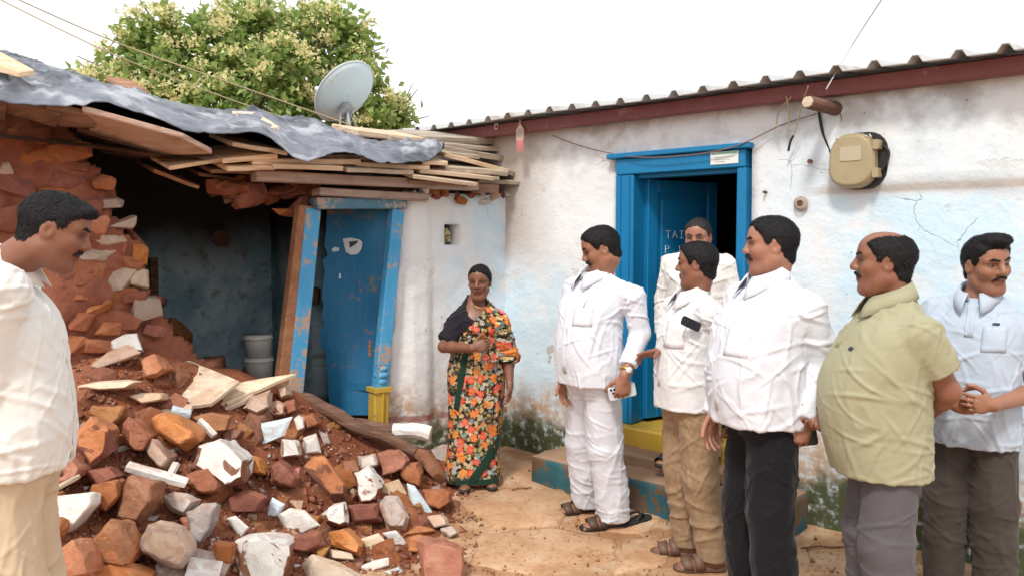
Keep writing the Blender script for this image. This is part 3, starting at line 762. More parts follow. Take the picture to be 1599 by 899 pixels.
bevel(MB().bar(a - ZZ * .03 + NL * .05, b - ZZ * .2 + NL * .05, .01, .035, up=NL).build('plinth_panel', MAT['yellow_paint'], rp), .003)
# the leaf, torn along its free edge, swung inwards
HG2 = (W3(612, 330, -.04) + W3(590, 645, -.04)) / 2; HGt, HGb = W3(612, 328, -.04), W3(590, 648, -.04)
LD2 = unit(EL * math.cos(math.radians(47)) - NL * math.sin(math.radians(47)))
LN2 = unit(np.cross(LD2, ZZ)); LN2 = LN2 if np.dot(LN2, NL) > 0 else -LN2
free = [(0, .47), (.04, .47), (.1, .465), (.17, .47), (.22, .44), (.25, .475), (.3, .45), (.36, .455), (.42, .46), (.47, .44), (.52, .45), (.56, .425), (.6, .455), (.66, .44), (.7, .40), (.74, .395), (.8, .385), (.86, .37), (.93, .36), (1, .33)]
V = []; nf = len(free); NC = 8
for t, wd in free:
    base = HGt + (HGb - HGt) * t
    for c_ in range(NC + 1):
        V.append(base + LD2 * (wd * c_ / NC) + LN2 * .012 * math.sin(t * 5 + c_ * .7))
Fq = [(i * (NC + 1) + c_, i * (NC + 1) + c_ + 1, (i + 1) * (NC + 1) + c_ + 1, (i + 1) * (NC + 1) + c_) for i in range(nf - 1) for c_ in range(NC)]
leaf2 = obj('door', V, Fq, MAT['blue_old'], hut); solidify(leaf2, .025, 0)
LS = lambda t, wd, off=.0: HGt + (HGb - HGt) * t + LD2 * wd + LN2 * (off + .012 * math.sin(t * 5 + wd / .45 * 8 * .7))
def scrap(pts, mat, name='poster_scrap', off=.018):
    solidify(obj(name, [LS(t, w_, off) for t, w_ in pts], [tuple(range(len(pts)))], MAT[mat], leaf2), .002, 0)
scrap([(.14, .34), (.135, .28), (.145, .21), (.16, .19), (.19, .195), (.215, .22), (.22, .27), (.205, .31)], 'paper_white')
scrap([(.155, .29), (.15, .22), (.165, .235), (.185, .28)], 'paper_dark', off=.0215)
scrap([(.185, .36), (.18, .39), (.19, .41), (.205, .405), (.2, .36)], 'paper_white')
scrap([(.31, .335), (.31, .345), (.335, .345), (.335, .33)], 'paper_white')
for t, w_ in ((.62, .09), (.9, .05)):
    scrap([(t, w_), (t + .04, w_ + .012), (t + .09, w_ + .006), (t + .1, w_ - .012), (t + .03, w_ - .01)], 'wood_dark' if w_ > .25 else 'wood_red', 'bare_patch', .0165)
for t in (.12, .5, .86): MB().bar(HGt + (HGb - HGt) * t + LN2 * .02 + LD2 * .02, HGt + (HGb - HGt) * t + LN2 * .02 + LD2 * .3, .05, .01, up=LN2).build('batten', MAT['blue_old'], leaf2) if t == .86 else None
# ---- roof timbers
bevel(MB().bar(W3(396, 275, .12), W3(742, 291, .12), .11, .062).build('eave_beam', MAT['beam_pink'], hut), .006)
bevel(MB().bar(W3(741, 294, .1), W3(773, 295, .1), .11, .06).build('beam_end', MAT['wood_red'], hut), .005)
bevel(MB().bar(W3(493, 300, .05), W3(662, 309, .05), .14, .05).build('lintel_beam', MAT['beam_pink'], hut), .006)
for (p, q_, t_) in (((455, 268), (478, 300), .09), ((430, 262), (492, 300), .1)):
    MB().bar(W3(*p, -.15), W3(*q_, -.15), .1, t_).build('mud_packed_beam', MAT['mud'], hut)
for k in range(26):
    px, py = random.uniform(340, 475), random.uniform(275, 345)
    if py > 290 + (px - 340) * .5: py = 290 + (px - 340) * .45
    p = Lp(px, py, random.uniform(-.4, -.12)); rock('mud_clod', p, (random.uniform(.1, .24), .2, random.uniform(.06, .12)), MAT[random.choice(['mud', 'wood_dark', 'mud'])], hut, 300 + k, (0, random.uniform(-.6, .2), random.uniform(0, 3)))
plank_roof = empty('plank_roof', (0, 0, 0)); plank_roof.parent = hut; plank_roof.location = LW(1.2, 2.05) - np.array(hut.location)
RISE = unit(-NL + ZZ * .22)
def plank(p0, p1, th, q, mat='wood_pale', depth=.45, parent=plank_roof, name='plank', yaw=0.0):
    a, b = Lp(*p0, q), Lp(*p1, q); pm = F_PX / ((a[1] + b[1]) / 2); t = th / pm
    e = unit(b - a); bk = unit(RISE + e * yaw); n_ = unit(np.cross(e, bk)); n_ = n_ if n_[2] > 0 else -n_
    jj = [random.uniform(-.02, .02) for _ in range(4)]; md = [.35, .65]
    # a board with a slightly uneven front edge
    F0 = [a, a * .66 + b * .34 + ZZ * random.uniform(-.004, .004), a * .3 + b * .7 + ZZ * random.uniform(-.004, .004), b]
    rows = []
    for i, f in enumerate(F0):
        fr_ = f + bk * jj[i] * .4; bk_ = f + bk * (depth + jj[i] * 2)
        rows.append([fr_ - n_ * t / 2, bk_ - n_ * t / 2, bk_ + n_ * t / 2, fr_ + n_ * t / 2])
    mb = MB(); V = [p for r in rows for p in r]; Ff = [(0, 1, 2, 3), (15, 14, 13, 12)]
    for i in range(3):
        for k_ in range(4): Ff.append((i * 4 + k_, (i + 1) * 4 + k_, (i + 1) * 4 + (k_ + 1) % 4, i * 4 + (k_ + 1) % 4))
    o = obj(name, V, Ff, MAT[mat], parent); 
    bm = bmesh.new(); bm.from_mesh(o.data); bmesh.ops.recalc_face_normals(bm, faces=bm.faces); bm.to_mesh(o.data); bm.free()
    bevel(o, t * .12); return o
for p0, p1, th, q, mt in (((394, 253), (564, 253), 9, .27, 'wood_pale'), ((427, 260), (537, 264), 8, .3, 'wood_pale'), ((355, 264), (430, 262), 8, .27, 'wood_pale'), ((556, 256), (671, 262), 7, .26, 'wood_pale'), ((542, 266), (647, 270), 7, .31, 'wood_pale'),
        ((645, 276), (746, 289), 6, .3, 'wood_pale'), ((656, 268), (773, 280), 6, .26, 'wood_pale'), ((695, 264), (794, 272), 8, .2, 'wood_grey'), ((694, 242), (794, 268), 7, .12, 'wood_pale'), ((790, 268), (821, 277), 7, .1, 'wood_grey'),
        ((748, 284), (836, 288), 6, .14, 'wood_grey'), ((611, 216), (698, 238), 8, -.05, 'wood_grey'), ((664, 219), (775, 221), 11, -.1, 'wood_grey'), ((675, 226), (783, 234), 7, -.06, 'wood_grey'), ((693, 233), (796, 250), 9, -.02, 'wood_grey'),
        ((558, 208), (664, 220), 9, -.12, 'wood_pale'), ((700, 240), (749, 246), 6, .05, 'wood_grey'), ((660, 255), (699, 255), 6, .24, 'wood_pale'), ((740, 276), (780, 279), 5, .2, 'wood_grey'), ((363, 225), (449, 240), 7, .36, 'wood_pale'),
        ((264, 263), (400, 242), 6, .22, 'wood_pale'), ((348, 252), (433, 244), 8, .28, 'wood_pale'), ((240, 267), (311, 293), 6, -.1, 'wood_red'), ((310, 272), (382, 284), 5, -.2, 'wood_red'), ((330, 268), (430, 270), 6, .1, 'wood_red'), ((470, 246), (560, 246), 7, .2, 'wood_pale'), ((560, 248), (640, 252), 6, .2, 'wood_pale'), ((600, 262), (700, 268), 6, .2, 'wood_red'), ((640, 284), (730, 290), 5, .22, 'wood_red')):
    plank(p0, p1, th, q, mt)
# broad boards seen from below at the left end
for poly, mt in (([(9, 158, .5), (95, 180, .5), (88, 200, .22), (6, 176, .22)], 'wood_red'), ([(72, 169, .52), (188, 190, .5), (170, 203, .22), (92, 198, .22)], 'wood_red'), ([(128, 174, .56), (286, 216, .5), (332, 241, .42), (250, 243, .1), (140, 206, .1)], 'beam_pink'),
        ([(120, 205, .1), (250, 243, .1), (300, 262, -.5), (160, 240, -.6)], 'wood_dark'), ([(-60, 140, .5), (12, 160, .5), (8, 190, .15), (-60, 175, .15)], 'wood_red'), ([(230, 238, .12), (430, 262, .12), (430, 275, -.6), (250, 262, -.6)], 'wood_dark')):
    P = [Lp(px, py, q) for px, py, q in poly]
    o = MB().prism(P, ZZ * .03).build('wide_board', MAT[mt], plank_roof)
    bm = bmesh.new(); bm.from_mesh(o.data); bmesh.ops.recalc_face_normals(bm, faces=bm.faces); bm.to_mesh(o.data); bm.free(); bevel(o, .005)
# roof deck carrying the tarpaulin, rising to the back
RD = [LW(5.6, 2.22, .3), LW(2.2, 2.06, .2), LW(-.15, 2.07, .08), LW(-.15, 2.36, -1.2), LW(2.2, 2.36, -1.2), LW(5.6, 2.75, -1.2), LW(5.6, 2.45, -2.3), LW(2.2, 2.35, -2.3), LW(-.15, 2.34, -2.3)]
obj('roof_deck', RD, [(0, 1, 4, 5), (1, 2, 3, 4), (5, 4, 7, 6), (4, 3, 8, 7)], MAT['wood_dark'], hut)

# ---------------------------------------------------------------- tarpaulin
m = NM('tarpaulin'); v = m.co(); n1 = m.noise(4, 5, .6, v); n2 = m.noise(24, 5, .6, v); n3 = m.noise(1, 4, .6, m.map(v, (14, 14, 30)))
n4 = m.noise(1.6, 4, .55, v, .8); c = m.mix(m.smooth(n4, .38, .6), (.022, .027, .042), (.12, .128, .165)); c = m.mix(m.math('MULTIPLY', m.smooth(n1, .5, .64), .75), c, (.42, .42, .46)); c = m.mix(m.math('MULTIPLY', m.smooth(n2, .55, .7), .25), c, (.1, .1, .13))
m.out(c, .34, m.bump(n3, .15, .008, m.bump(n1, .3, .02)), spec=.6)
low = [(-120, 135, .62), (0, 158, .62), (60, 166, .62), (110, 168, .6), (165, 166, .56), (230, 184, .52), (290, 206, .5), (345, 213, .48), (400, 210, .5), (430, 224, .46), (462, 247, .42), (495, 248, .42), (530, 239, .4), (565, 243, .38), (600, 253, .38), (640, 251, .34), (668, 252, .3), (690, 238, .24)]
upp = [(-120, 80, -.5), (0, 88, -.5), (50, 96, -.5), (100, 114, -.5), (150, 134, -.5), (200, 146, -.55), (260, 160, -.55), (320, 172, -.55), (380, 178, -.55), (420, 182, -.5), (455, 186, -.5), (490, 194, -.45), (530, 205, -.4), (570, 212, -.3), (600, 218, -.22), (635, 226, -.15), (660, 230, -.05), (694, 236, .1)]
lowP = np.array(catmull([Lp(*p) for p in low], 23)); upP = np.array(catmull([Lp(*p) for p in upp], 23))
NU = len(lowP); NVt = 62; V = []
for j in range(NVt + 1):
    t = j / NVt; row = lowP * (1 - t) + upP * t
    lift = math.sin(math.pi * t) * .05
    V.append(row + ZZ * lift)
for ext in (.25, .7, 1.2): V.append(upP - NL * ext - ZZ * (.04 + ext * .12))
V = np.array(V); NR_ = V.shape[0]
amp = np.linspace(.5, 1, NR_)[:, None]; amp[-3:] = .6
dsp = fbm(V * 2.2, 3, 31) * .12 + fbm(V * 5, 3, 33) * .05; rgt_ = np.random.default_rng(12)
Vf = V.reshape(-1, 3); acc_ = np.zeros(len(Vf))
for i_ in range(330):                    # sharp thin folds of plastic sheet
    p_ = Vf[rgt_.integers(len(Vf))]; t_ = unit(ER * rgt_.normal(0, 1) + NL * rgt_.normal(0, .8) + EL * rgt_.normal(0, .6)); b_ = np.cross(ZZ, t_)
    r_ = Vf - p_; near = np.abs(r_[:, 0]) < .7; r_ = r_[near]; al = r_ @ t_; pe = r_ @ b_ + al ** 2 * rgt_.normal(0, .8); w_ = rgt_.uniform(.010, .04)
    acc_[near] += rgt_.uniform(.25, .6) * w_ * np.maximum(0, 1 - abs(pe) / w_) * np.exp(-(al / rgt_.uniform(.08, .4)) ** 2) * rgt_.choice([1, 1, -1])
dsp = (dsp + acc_.reshape(dsp.shape) + fbm(V * 30, 2, 44) * .005) * amp
V = V + ZZ * dsp[..., None] + NL * (fbm(V * 4, 3, 51) * .05)[..., None]
I = np.arange(NR_ * NU).reshape(NR_, NU)
Q = np.stack([I[:-1, :-1], I[:-1, 1:], I[1:, 1:], I[1:, :-1]], -1).reshape(-1, 4)
tp = obj('tarpaulin', V.reshape(-1, 3), Q[:, ::-1], MAT['tarpaulin'], smooth=True); solidify(tp, .004, 0)
props(tp, 'crumpled dark grey plastic tarpaulin spread over the plank roof', 'tarpaulin')
def board_on(name, poly, mat, label, cat, t=.03):
    P = [Lp(px, py, q) for px, py, q in poly]; o = MB().prism(P, ZZ * t).build(name, MAT[mat])
    bm = bmesh.new(); bm.from_mesh(o.data); bmesh.ops.recalc_face_normals(bm, faces=bm.faces); bm.to_mesh(o.data); bm.free(); bevel(o, .004)
    return props(o, label, cat)
board_on('board', [(-40, 84, .1), (4, 92, .1), (54, 119, .3), (30, 122, .34), (-40, 104, .3)], 'wood_pale', 'pale board end lying on the tarpaulin above the man in the white shirt', 'board')
board_on('board', [(362, 181, -.1), (400, 183, -.1), (437, 206, .2), (405, 208, .24), (380, 200, .1)], 'slab_cream', 'whitish flat board weighing down the middle of the tarpaulin', 'board')
board_on('board', [(163, 126, -.62), (205, 132, -.62), (233, 150, -.5), (212, 152, -.5)], 'wood_red', 'brown board behind the ridge of the tarpaulin below the tree', 'board')

# ---------------------------------------------------------------- dish, wires and tree behind
dc = at(540, 146, 7.6); dish = empty('satellite_dish', tuple(at(545, 197, 7.6)), 'pale blue satellite dish on the far roof in front of the tree', 'satellite dish')
dn = unit((-.62, .42, .66))                 # looks up and away to the left
da = unit(np.cross(dn, ZZ)); db = np.cross(da, dn)
V = []; RR = .33; NRg, NSg = 7, 36
for i in range(NRg):
    r = RR * i / (NRg - 1)
    for k in range(NSg):
        an = 2 * math.pi * k / NSg; V.append(dc + (da * math.cos(an) * .93 + db * math.sin(an)) * r + dn * (.085 * (r / RR) ** 2 - .06))
Fq = [(i * NSg + k, i * NSg + (k + 1) % NSg, (i + 1) * NSg + (k + 1) % NSg, (i + 1) * NSg + k) for i in range(NRg - 1) for k in range(NSg)]
solidify(obj('reflector', V, Fq, MAT['dish_paint'], dish, True), .008, 0)
rim = [dc + (da * math.cos(a) * .93 + db * math.sin(a)) * RR + dn * .025 for a in np.linspace(0, 2 * math.pi, 37)]
MB().tube(rim, .008, 6).build('rim', MAT['dish_paint'], dish, True)
mp = dc - dn * .075 - db * .12
MB().box(mp - dn * .03, da * .05, db * .06, dn * .03).build('bracket', MAT['steel_grey'], dish)
MB().tube(catmull([mp - dn * .05, mp - dn * .09 - ZZ * .12, at(541, 185, 7.62), at(545, 205, 7.62)]), .016, 8).build('mast', MAT['steel_grey'], dish, True)
for sx in (-1, 1): MB().tube([mp + da * .04 * sx, at(545, 200, 7.62) + da * .12 * sx], .008, 6).build('stay', MAT['steel_grey'], dish)
lnb = dc + dn * .36 - db * .2
MB().tube([dc - db * .31 - dn * .0, lnb], .01, 6).build('feed_arm', MAT['steel_grey'], dish)
MB().tube([lnb, lnb - dn * .05 + db * .02, lnb - dn * .09 + db * .05], [.02, .028, .022], 10).build('feed_horn', MAT['white_paint'], dish, True)
cable('wire', [at(-60, -40, 6.4), at(175, 64, 6.8), at(360, 130, 7.1), at(548, 196, 7.5)], .006, 'wire_tan', 'upper of the two long wires crossing in front of the tree', 'wire')
cable('wire', [at(-40, -20, 6.2), at(165, 80, 6.5), at(330, 145, 6.8), at(486, 199, 7.0)], .005, 'wire_tan', 'lower wire crossing the tree above the tarpaulin ridge', 'wire')

m = NM('leaf_green'); r = m.rnd(); v = m.co(); n = m.noise(1.2, 3, .6, v); n2 = m.noise(9, 3, .5, v)
c = m.mix(n, (.09, .18, .045), (.24, .36, .1)); c = m.mix(m.smooth(n2, .42, .62), c, (.38, .47, .16))
m.out(c, .5, spec=.35); m.set(m.b.inputs['Transmission Weight'], 0.0)
tr = m.nd('BsdfTranslucent', {'Color': m.mix(.5, c, (.42, .52, .14))}); mx = m.nd('MixShader', {0: .45, 1: m.b.outputs[0], 2: tr.outputs[0]}); m.L.new(mx.outputs[0], m.N['Material Output'].inputs[0])
m = NM('blossom'); n = m.noise(12, 3, .5, m.co()); c = m.mix(n, (.7, .63, .26), (.85, .8, .5)); m.out(c, .7)
tr = m.nd('BsdfTranslucent', {'Color': c}); mx = m.nd('MixShader', {0: .4, 1: m.b.outputs[0], 2: tr.outputs[0]}); m.L.new(mx.outputs[0], m.N['Material Output'].inputs[0])
wood('bark', (.09, .07, .05), (.16, .125, .09), (.24, .2, .15))
def make_tree(lobes, TY, base, label, nleaf, seed):
    rg = np.random.default_rng(seed)
    t = empty('tree', tuple(base), label, 'tree')
    cen = np.array([at(px, py, TY + dy) for px, py, r, dy in lobes]); rad = np.array([r * TY / F_PX for _, _, r, _ in lobes])
    top = base + ZZ * (cen[:, 2].min() - .5)
    mb = MB(); mb.tube(catmull([base - ZZ * .2, base + ZZ * 1.0 + np.array([.08, 0, 0]), top]), list(np.linspace(.2, .13, 17)), 10); mb.build('trunk', MAT['bark'], t, True)
    lm = MB()
    for c_ in cen:
        mid = top * .5 + c_ * .5 + rg.normal(0, .15, 3); lm.tube(catmull([top - ZZ * .15, mid, c_], 5), list(np.linspace(.075, .018, 11)), 6)
        for _ in range(5): lm.tube([mid * .4 + c_ * .6, c_ + rg.normal(0, .3, 3)], [.022, .006], 5)
    lm.build('limbs', MAT['bark'], t, True)
    # clumps on the lobes, leaves on the clumps
    nc = int(nleaf / 30); w = rad ** 2; li = rg.choice(len(cen), nc, p=w / w.sum())
    dirs = rg.normal(0, 1, (nc, 3)); dirs /= np.linalg.norm(dirs, axis=1)[:, None]
    cc = cen[li] + dirs * (rad[li] * (.3 + .62 * rg.random(nc) ** .5))[:, None]
    k = rg.integers(0, nc, nleaf); P = cc[k] + rg.normal(0, .1, (nleaf, 3))
    ax = dirs[k] * .6 + rg.normal(0, .75, (nleaf, 3)) - ZZ * .25; ax /= np.linalg.norm(ax, axis=1)[:, None]
    nr = rg.normal(0, .6, (nleaf, 3)) + ZZ * .8; sd_ = np.cross(ax, nr); sd_ /= np.linalg.norm(sd_, axis=1)[:, None]; nr = np.cross(sd_, ax)
    L_ = (.1 + .08 * rg.random(nleaf))[:, None]; W_ = L_ * .32
    V = np.stack([P, P + ax * L_ * .5 + sd_ * W_ + nr * L_ * .1, P + ax * L_ - nr * L_ * .12, P + ax * L_ * .5 - sd_ * W_ + nr * L_ * .1], 1).reshape(-1, 3)
    b_ = np.arange(nleaf)[:, None] * 4
    Fc = np.concatenate([b_ + [0, 1, 2], b_ + [0, 2, 3]], 0)
    cr_ = obj('crown', V, Fc, MAT['leaf_green'], t); cr_['kind'] = 'stuff'
    # blossom heads on the outside of the crown
    sel = [i for i in range(nc) if dirs[i][2] > -.25 and rg.random() < .5]
    n_f = 75; V = []
    Pf = np.repeat(cc[sel] + dirs[sel] * .13 + ZZ * .03 - np.array([0, .06, 0]), n_f, 0); d_ = rg.normal(0, 1, Pf.shape) * np.array([.085, .085, .055]); Pf = Pf + d_
    a_ = rg.normal(0, 1, Pf.shape); a_ /= np.linalg.norm(a_, axis=1)[:, None]; b2_ = np.cross(a_, rg.normal(0, 1, Pf.shape)); b2_ /= np.linalg.norm(b2_, axis=1)[:, None]
    s_ = (.018 + .02 * rg.random(len(Pf)))[:, None]
    V = np.stack([Pf + a_ * s_, Pf - a_ * s_ * .6 + b2_ * s_, Pf - a_ * s_ * .6 - b2_ * s_], 1).reshape(-1, 3)
    fl_ = obj('blossom', V, np.arange(len(V)).reshape(-1, 3), MAT['blossom'], t); fl_['kind'] = 'stuff'
lobes = [(330, 107, 70, 0), (250, 72, 48, 0), (245, 142, 60, -0.4), (175, 162, 46, -0.3), (135, 134, 26, 0.3), (410, 72, 62, 0.2), (470, 67, 55, 0.3), (540, 72, 42, 0.3), (430, 142, 70, -0.4), (340, 172, 55, -0.5), (520, 132, 60, 0), (565, 162, 44, 0.2), (470, 192, 50, -0.2), (560, 107, 35, 0.2), (380, 42, 40, 0.5), (495, 34, 34, 0.4), (250, 34, 24, 0.3), (590, 197, 30, 0), (270, 202, 40, -0.3), (190, 107, 34, 0.2), (320, 72, 40, 0.2)]
make_tree(lobes, 11.5, np.array([-3.7, 11.5, 0.]), 'leafy green tree with yellow blossom heads behind the hut', 10500, 5)
make_tree([(626, 176, 13, 0), (610, 190, 10, 0)], 12.5, np.array([-1.75, 12.6, 0.]), 'small tuft of a green tree top beside the metal roof edge', 420, 8)
# ================================================================ the rubble heap
HC = []
for px, py, q in ((300, 562, .0), (440, 596, .08), (370, 575, .0), (235, 545, .04), (180, 545, .06), (120, 575, .1), (60, 590, .1), (0, 600, .1), (-80, 600, .1), (520, 640, .05), (575, 668, .1), (620, 690, .08)): HC.append(Lp(px, py, q))
for px, py, y in ((150, 640, 4.0), (150, 740, 3.65), (150, 830, 3.35), (150, 899, 3.12), (60, 740, 3.5), (60, 850, 3.15), (0, 700, 3.5), (0, 850, 3.0), (250, 640, 4.2), (250, 740, 3.85), (250, 830, 3.5), (250, 899, 3.25), (350, 640, 4.45), (350, 720, 4.12), (350, 800, 3.8), (350, 899, 3.42),
                  (430, 660, 4.65), (430, 740, 4.3), (430, 820, 3.98), (430, 899, 3.62), (500, 690, 4.75), (500, 760, 4.42), (500, 830, 4.1), (500, 899, 3.8), (570, 700, 4.95), (570, 760, 4.65), (570, 830, 4.25), (640, 730, 4.98), (640, 790, 4.55)): HC.append(at(px, py, y))
for px, py in ((690, 720), (712, 780), (700, 840), (650, 870), (600, 899), (545, 930), (480, 960), (400, 990), (300, 1020), (180, 1060), (60, 1100), (-60, 1100), (760, 760), (760, 860), (640, 960), (500, 1060)):
    p = on_plane(px, py, (0, 0, 0), ZZ); p[2] = -.02 if px < 720 else -.08; HC.append(p)
for s_, z_, q in ((2.0, .62, -.35), (2.6, .75, -.35), (3.2, .8, -.3), (1.6, .5, -.4), (2.0, .28, -.9), (2.8, .3, -.9), (3.6, .3, -.9), (1.2, .3, -.5), (4.4, .7, .0), (4.6, .5, .5), (5.2, .6, .1), (2.4, .15, -1.5), (3.4, .15, -1.5), (4.4, .2, -1.0)): HC.append(LW(s_, z_, q))
HC = np.array(HC)
def _rbf():
    X = HC[:, :2]; D = np.linalg.norm(X[:, None] - X[None], axis=2)
    A = np.block([[-D + np.eye(len(X)) * .02, np.ones((len(X), 1)), X], [np.ones((1, len(X))), np.zeros((1, 3))], [X.T, np.zeros((2, 3))]])
    return np.linalg.solve(A, np.concatenate([HC[:, 2], np.zeros(3)]))
HW = _rbf()
def heap_z(x, y):
    x = np.asarray(x, float); y = np.asarray(y, float); P = np.stack([x.ravel(), y.ravel()], 1)
    D = np.linalg.norm(P[:, None] - HC[None, :, :2], axis=2); n = len(HC)
    return (-(D @ HW[:n]) + HW[n] + P @ HW[n + 1:]).reshape(x.shape)
hx = np.arange(-3.3, .05, .03); hy = np.arange(2.3, 6.3, .03)
HX, HY = np.meshgrid(hx, hy, indexing='ij'); HZ = heap_z(HX, HY)
P3 = np.stack([HX, HY, HZ], -1)
HZ = HZ + fbm(P3 * 4, 4, 61) * .1 + fbm(P3 * 16, 3, 67) * .035
ins = np.einsum('ijk,k->ij', P3 - CO, NL) < -1.4
HZ[ins] = np.minimum(HZ[ins], .19)
HZ = np.where(HZ < ground_z(HX, HY) - .02, -.2, HZ)
rgt = np.einsum('ijk,k->ij', P3 - CO, EL); HZ = np.where((rgt < .86) & (np.einsum('ijk,k->ij', P3 - CO, NL) < .0), -.25, HZ)
m = NM('red_earth'); v = m.co(); n1 = m.noise(3, 6, .62, v); n2 = m.noise(22, 5, .7, v); n3 = m.noise(90, 3, .6, v)
c = m.ramp(n1, [(.3, (.15, .048, .025)), (.5, (.24, .085, .044)), (.7, (.36, .15, .082))]); c = m.mix(m.math('MULTIPLY', m.smooth(n2, .5, .68), .6), c, (.16, .05, .028)); c = m.mix(m.smooth(n3, .68, .74), c, (.6, .5, .42))
m.out(c, .97, m.bump(n3, .5, .006, m.bump(n2, .8, .02)), spec=.1)
nx, ny = HX.shape; I = np.arange(nx * ny).reshape(nx, ny)
ok = (np.maximum.reduce([HZ[:-1, :-1], HZ[1:, :-1], HZ[1:, 1:], HZ[:-1, 1:]]) > -.15)
Q = np.stack([I[:-1, :-1], I[1:, :-1], I[1:, 1:], I[:-1, 1:]], -1)[ok]
used = np.unique(Q); rem = np.full(nx * ny, -1); rem[used] = np.arange(len(used))
heap = obj('earth_heap', np.stack([HX, HY, HZ], -1).reshape(-1, 3)[used], rem[Q], MAT['red_earth'], smooth=True)
props(heap, 'heap of loose red earth under the fallen stones', kind='stuff')
SURF = np.maximum(HZ, ground_z(HX, HY))
_T = np.arange(2.0, 7.5, .012)
def hit(px, py):
    """first point of heap or ground along the pixel's ray"""
    d = ray(px, py); P = CAM + d[None] * _T[:, None]
    i = np.rint((P[:, 0] - hx[0]) / .03).astype(int); j = np.rint((P[:, 1] - hy[0]) / .03).astype(int)
    ok = (i >= 0) & (i < nx) & (j >= 0) & (j < ny)
    z = np.where(ok, SURF[np.clip(i, 0, nx - 1), np.clip(j, 0, ny - 1)], 0.0)
    b = P[:, 2] <= z
    return P[np.argmax(b)] if b.any() else CAM + d * 6
def gzq(x, y):
    i = int(round((x - hx[0]) / .03)); j = int(round((y - hy[0]) / .03))
    return float(GRD[min(max(i, 0), nx - 1), min(max(j, 0), ny - 1)])
GRD = ground_z(HX, HY)

CM = {'r': 'stone_red', 'b': 'stone_brown', 'o': 'stone_orange', 't': 'stone_tan', 'g': 'stone_grey', 'w': 'plaster_white', 'p': 'plaster_blue', 'c': 'slab_cream', 'm': 'mud'}
def poly_stone(name, poly, code, label, seed, thin=None, lift=.5, group='stones of the rubble heap'):
    """a stone whose outline is seen from the front: outline ring, smaller front face, hidden back"""
    r = random.Random(seed); P = np.array(poly, float); c = P.mean(0)
    w = np.ptp(P[:, 0]); h = np.ptp(P[:, 1])
    h0 = hit(c[0], min(c[1] + h * .22, 897)) if c[1] < 890 else hit(c[0], 892)
    y0 = h0[1]; pm = F_PX / y0
    D = (min(w, h) / pm * .85 + .03) if thin is None else thin
    y0 -= D * lift
    pts = []
    for i in range(len(P)):
        q = P[i]
        pts.append(at(*q, y0) + np.array([0, r.uniform(-.1, .1) * D, 0]))
    # front face: shifted up so that a top edge and a front show
    sh = np.array([r.uniform(-.12, .12) * w, r.uniform(-.06, .16) * h]); k = r.uniform(.6, .86)
    tilt = r.uniform(-.35, .35)
    for q in P:
        f = c + (q - c) * k + sh * .5
        pts.append(at(*f, y0 - D * (.42 + .25 * (f[1] - c[1]) / max(h, 1) + tilt * (f[0] - c[0]) / max(w, 1))))
    for q in P:
        f = c + (q - c) * .75; pts.append(at(*f, y0) + np.array([0, D * .75, -.02]))
    Vv, Fc = hull(pts)
    if len(code) > 1 and code not in CM:
        CM[code] = 'crusted_' + code; rocky(CM[code], *PAL[CM[code[0]]], crust=PAL[CM[code[1]]], dust=.25)
    o = obj(name, Vv, Fc, MAT[CM[code]])
    roughen(o, seed, D, thin is not None, 2)
    return props(o, label, 'stone', group)
def roughen(o, seed, D, thin=False, cuts=2):
    bm = bmesh.new(); bm.from_mesh(o.data)
    bmesh.ops.bevel(bm, geom=list(bm.edges), offset=min(.0045, D * .06), segments=1, affect='EDGES', clamp_overlap=True)
    bmesh.ops.triangulate(bm, faces=[f for f in bm.faces if len(f.verts) > 4])
    big = [e for e in bm.edges if e.calc_length() > .06]
    bmesh.ops.subdivide_edges(bm, edges=big, cuts=cuts, use_grid_fill=True)
    V = np.array([v_.co for v_ in bm.verts]); N_ = np.array([v_.normal for v_ in bm.verts])
    a = .005 if thin else min(.02, D * .14)
    d_ = fbm(V * 13 + seed * 3.7, 4, seed % 50) * a * 2 + fbm(V * 45 + seed, 2, 5) * a * 1.1
    for v_, n_, x in zip(bm.verts, N_, d_): v_.co += Vector(n_) * float(x)
    bm.to_mesh(o.data); bm.free()
    o.data.polygons.foreach_set('use_smooth', [False] * len(o.data.polygons))
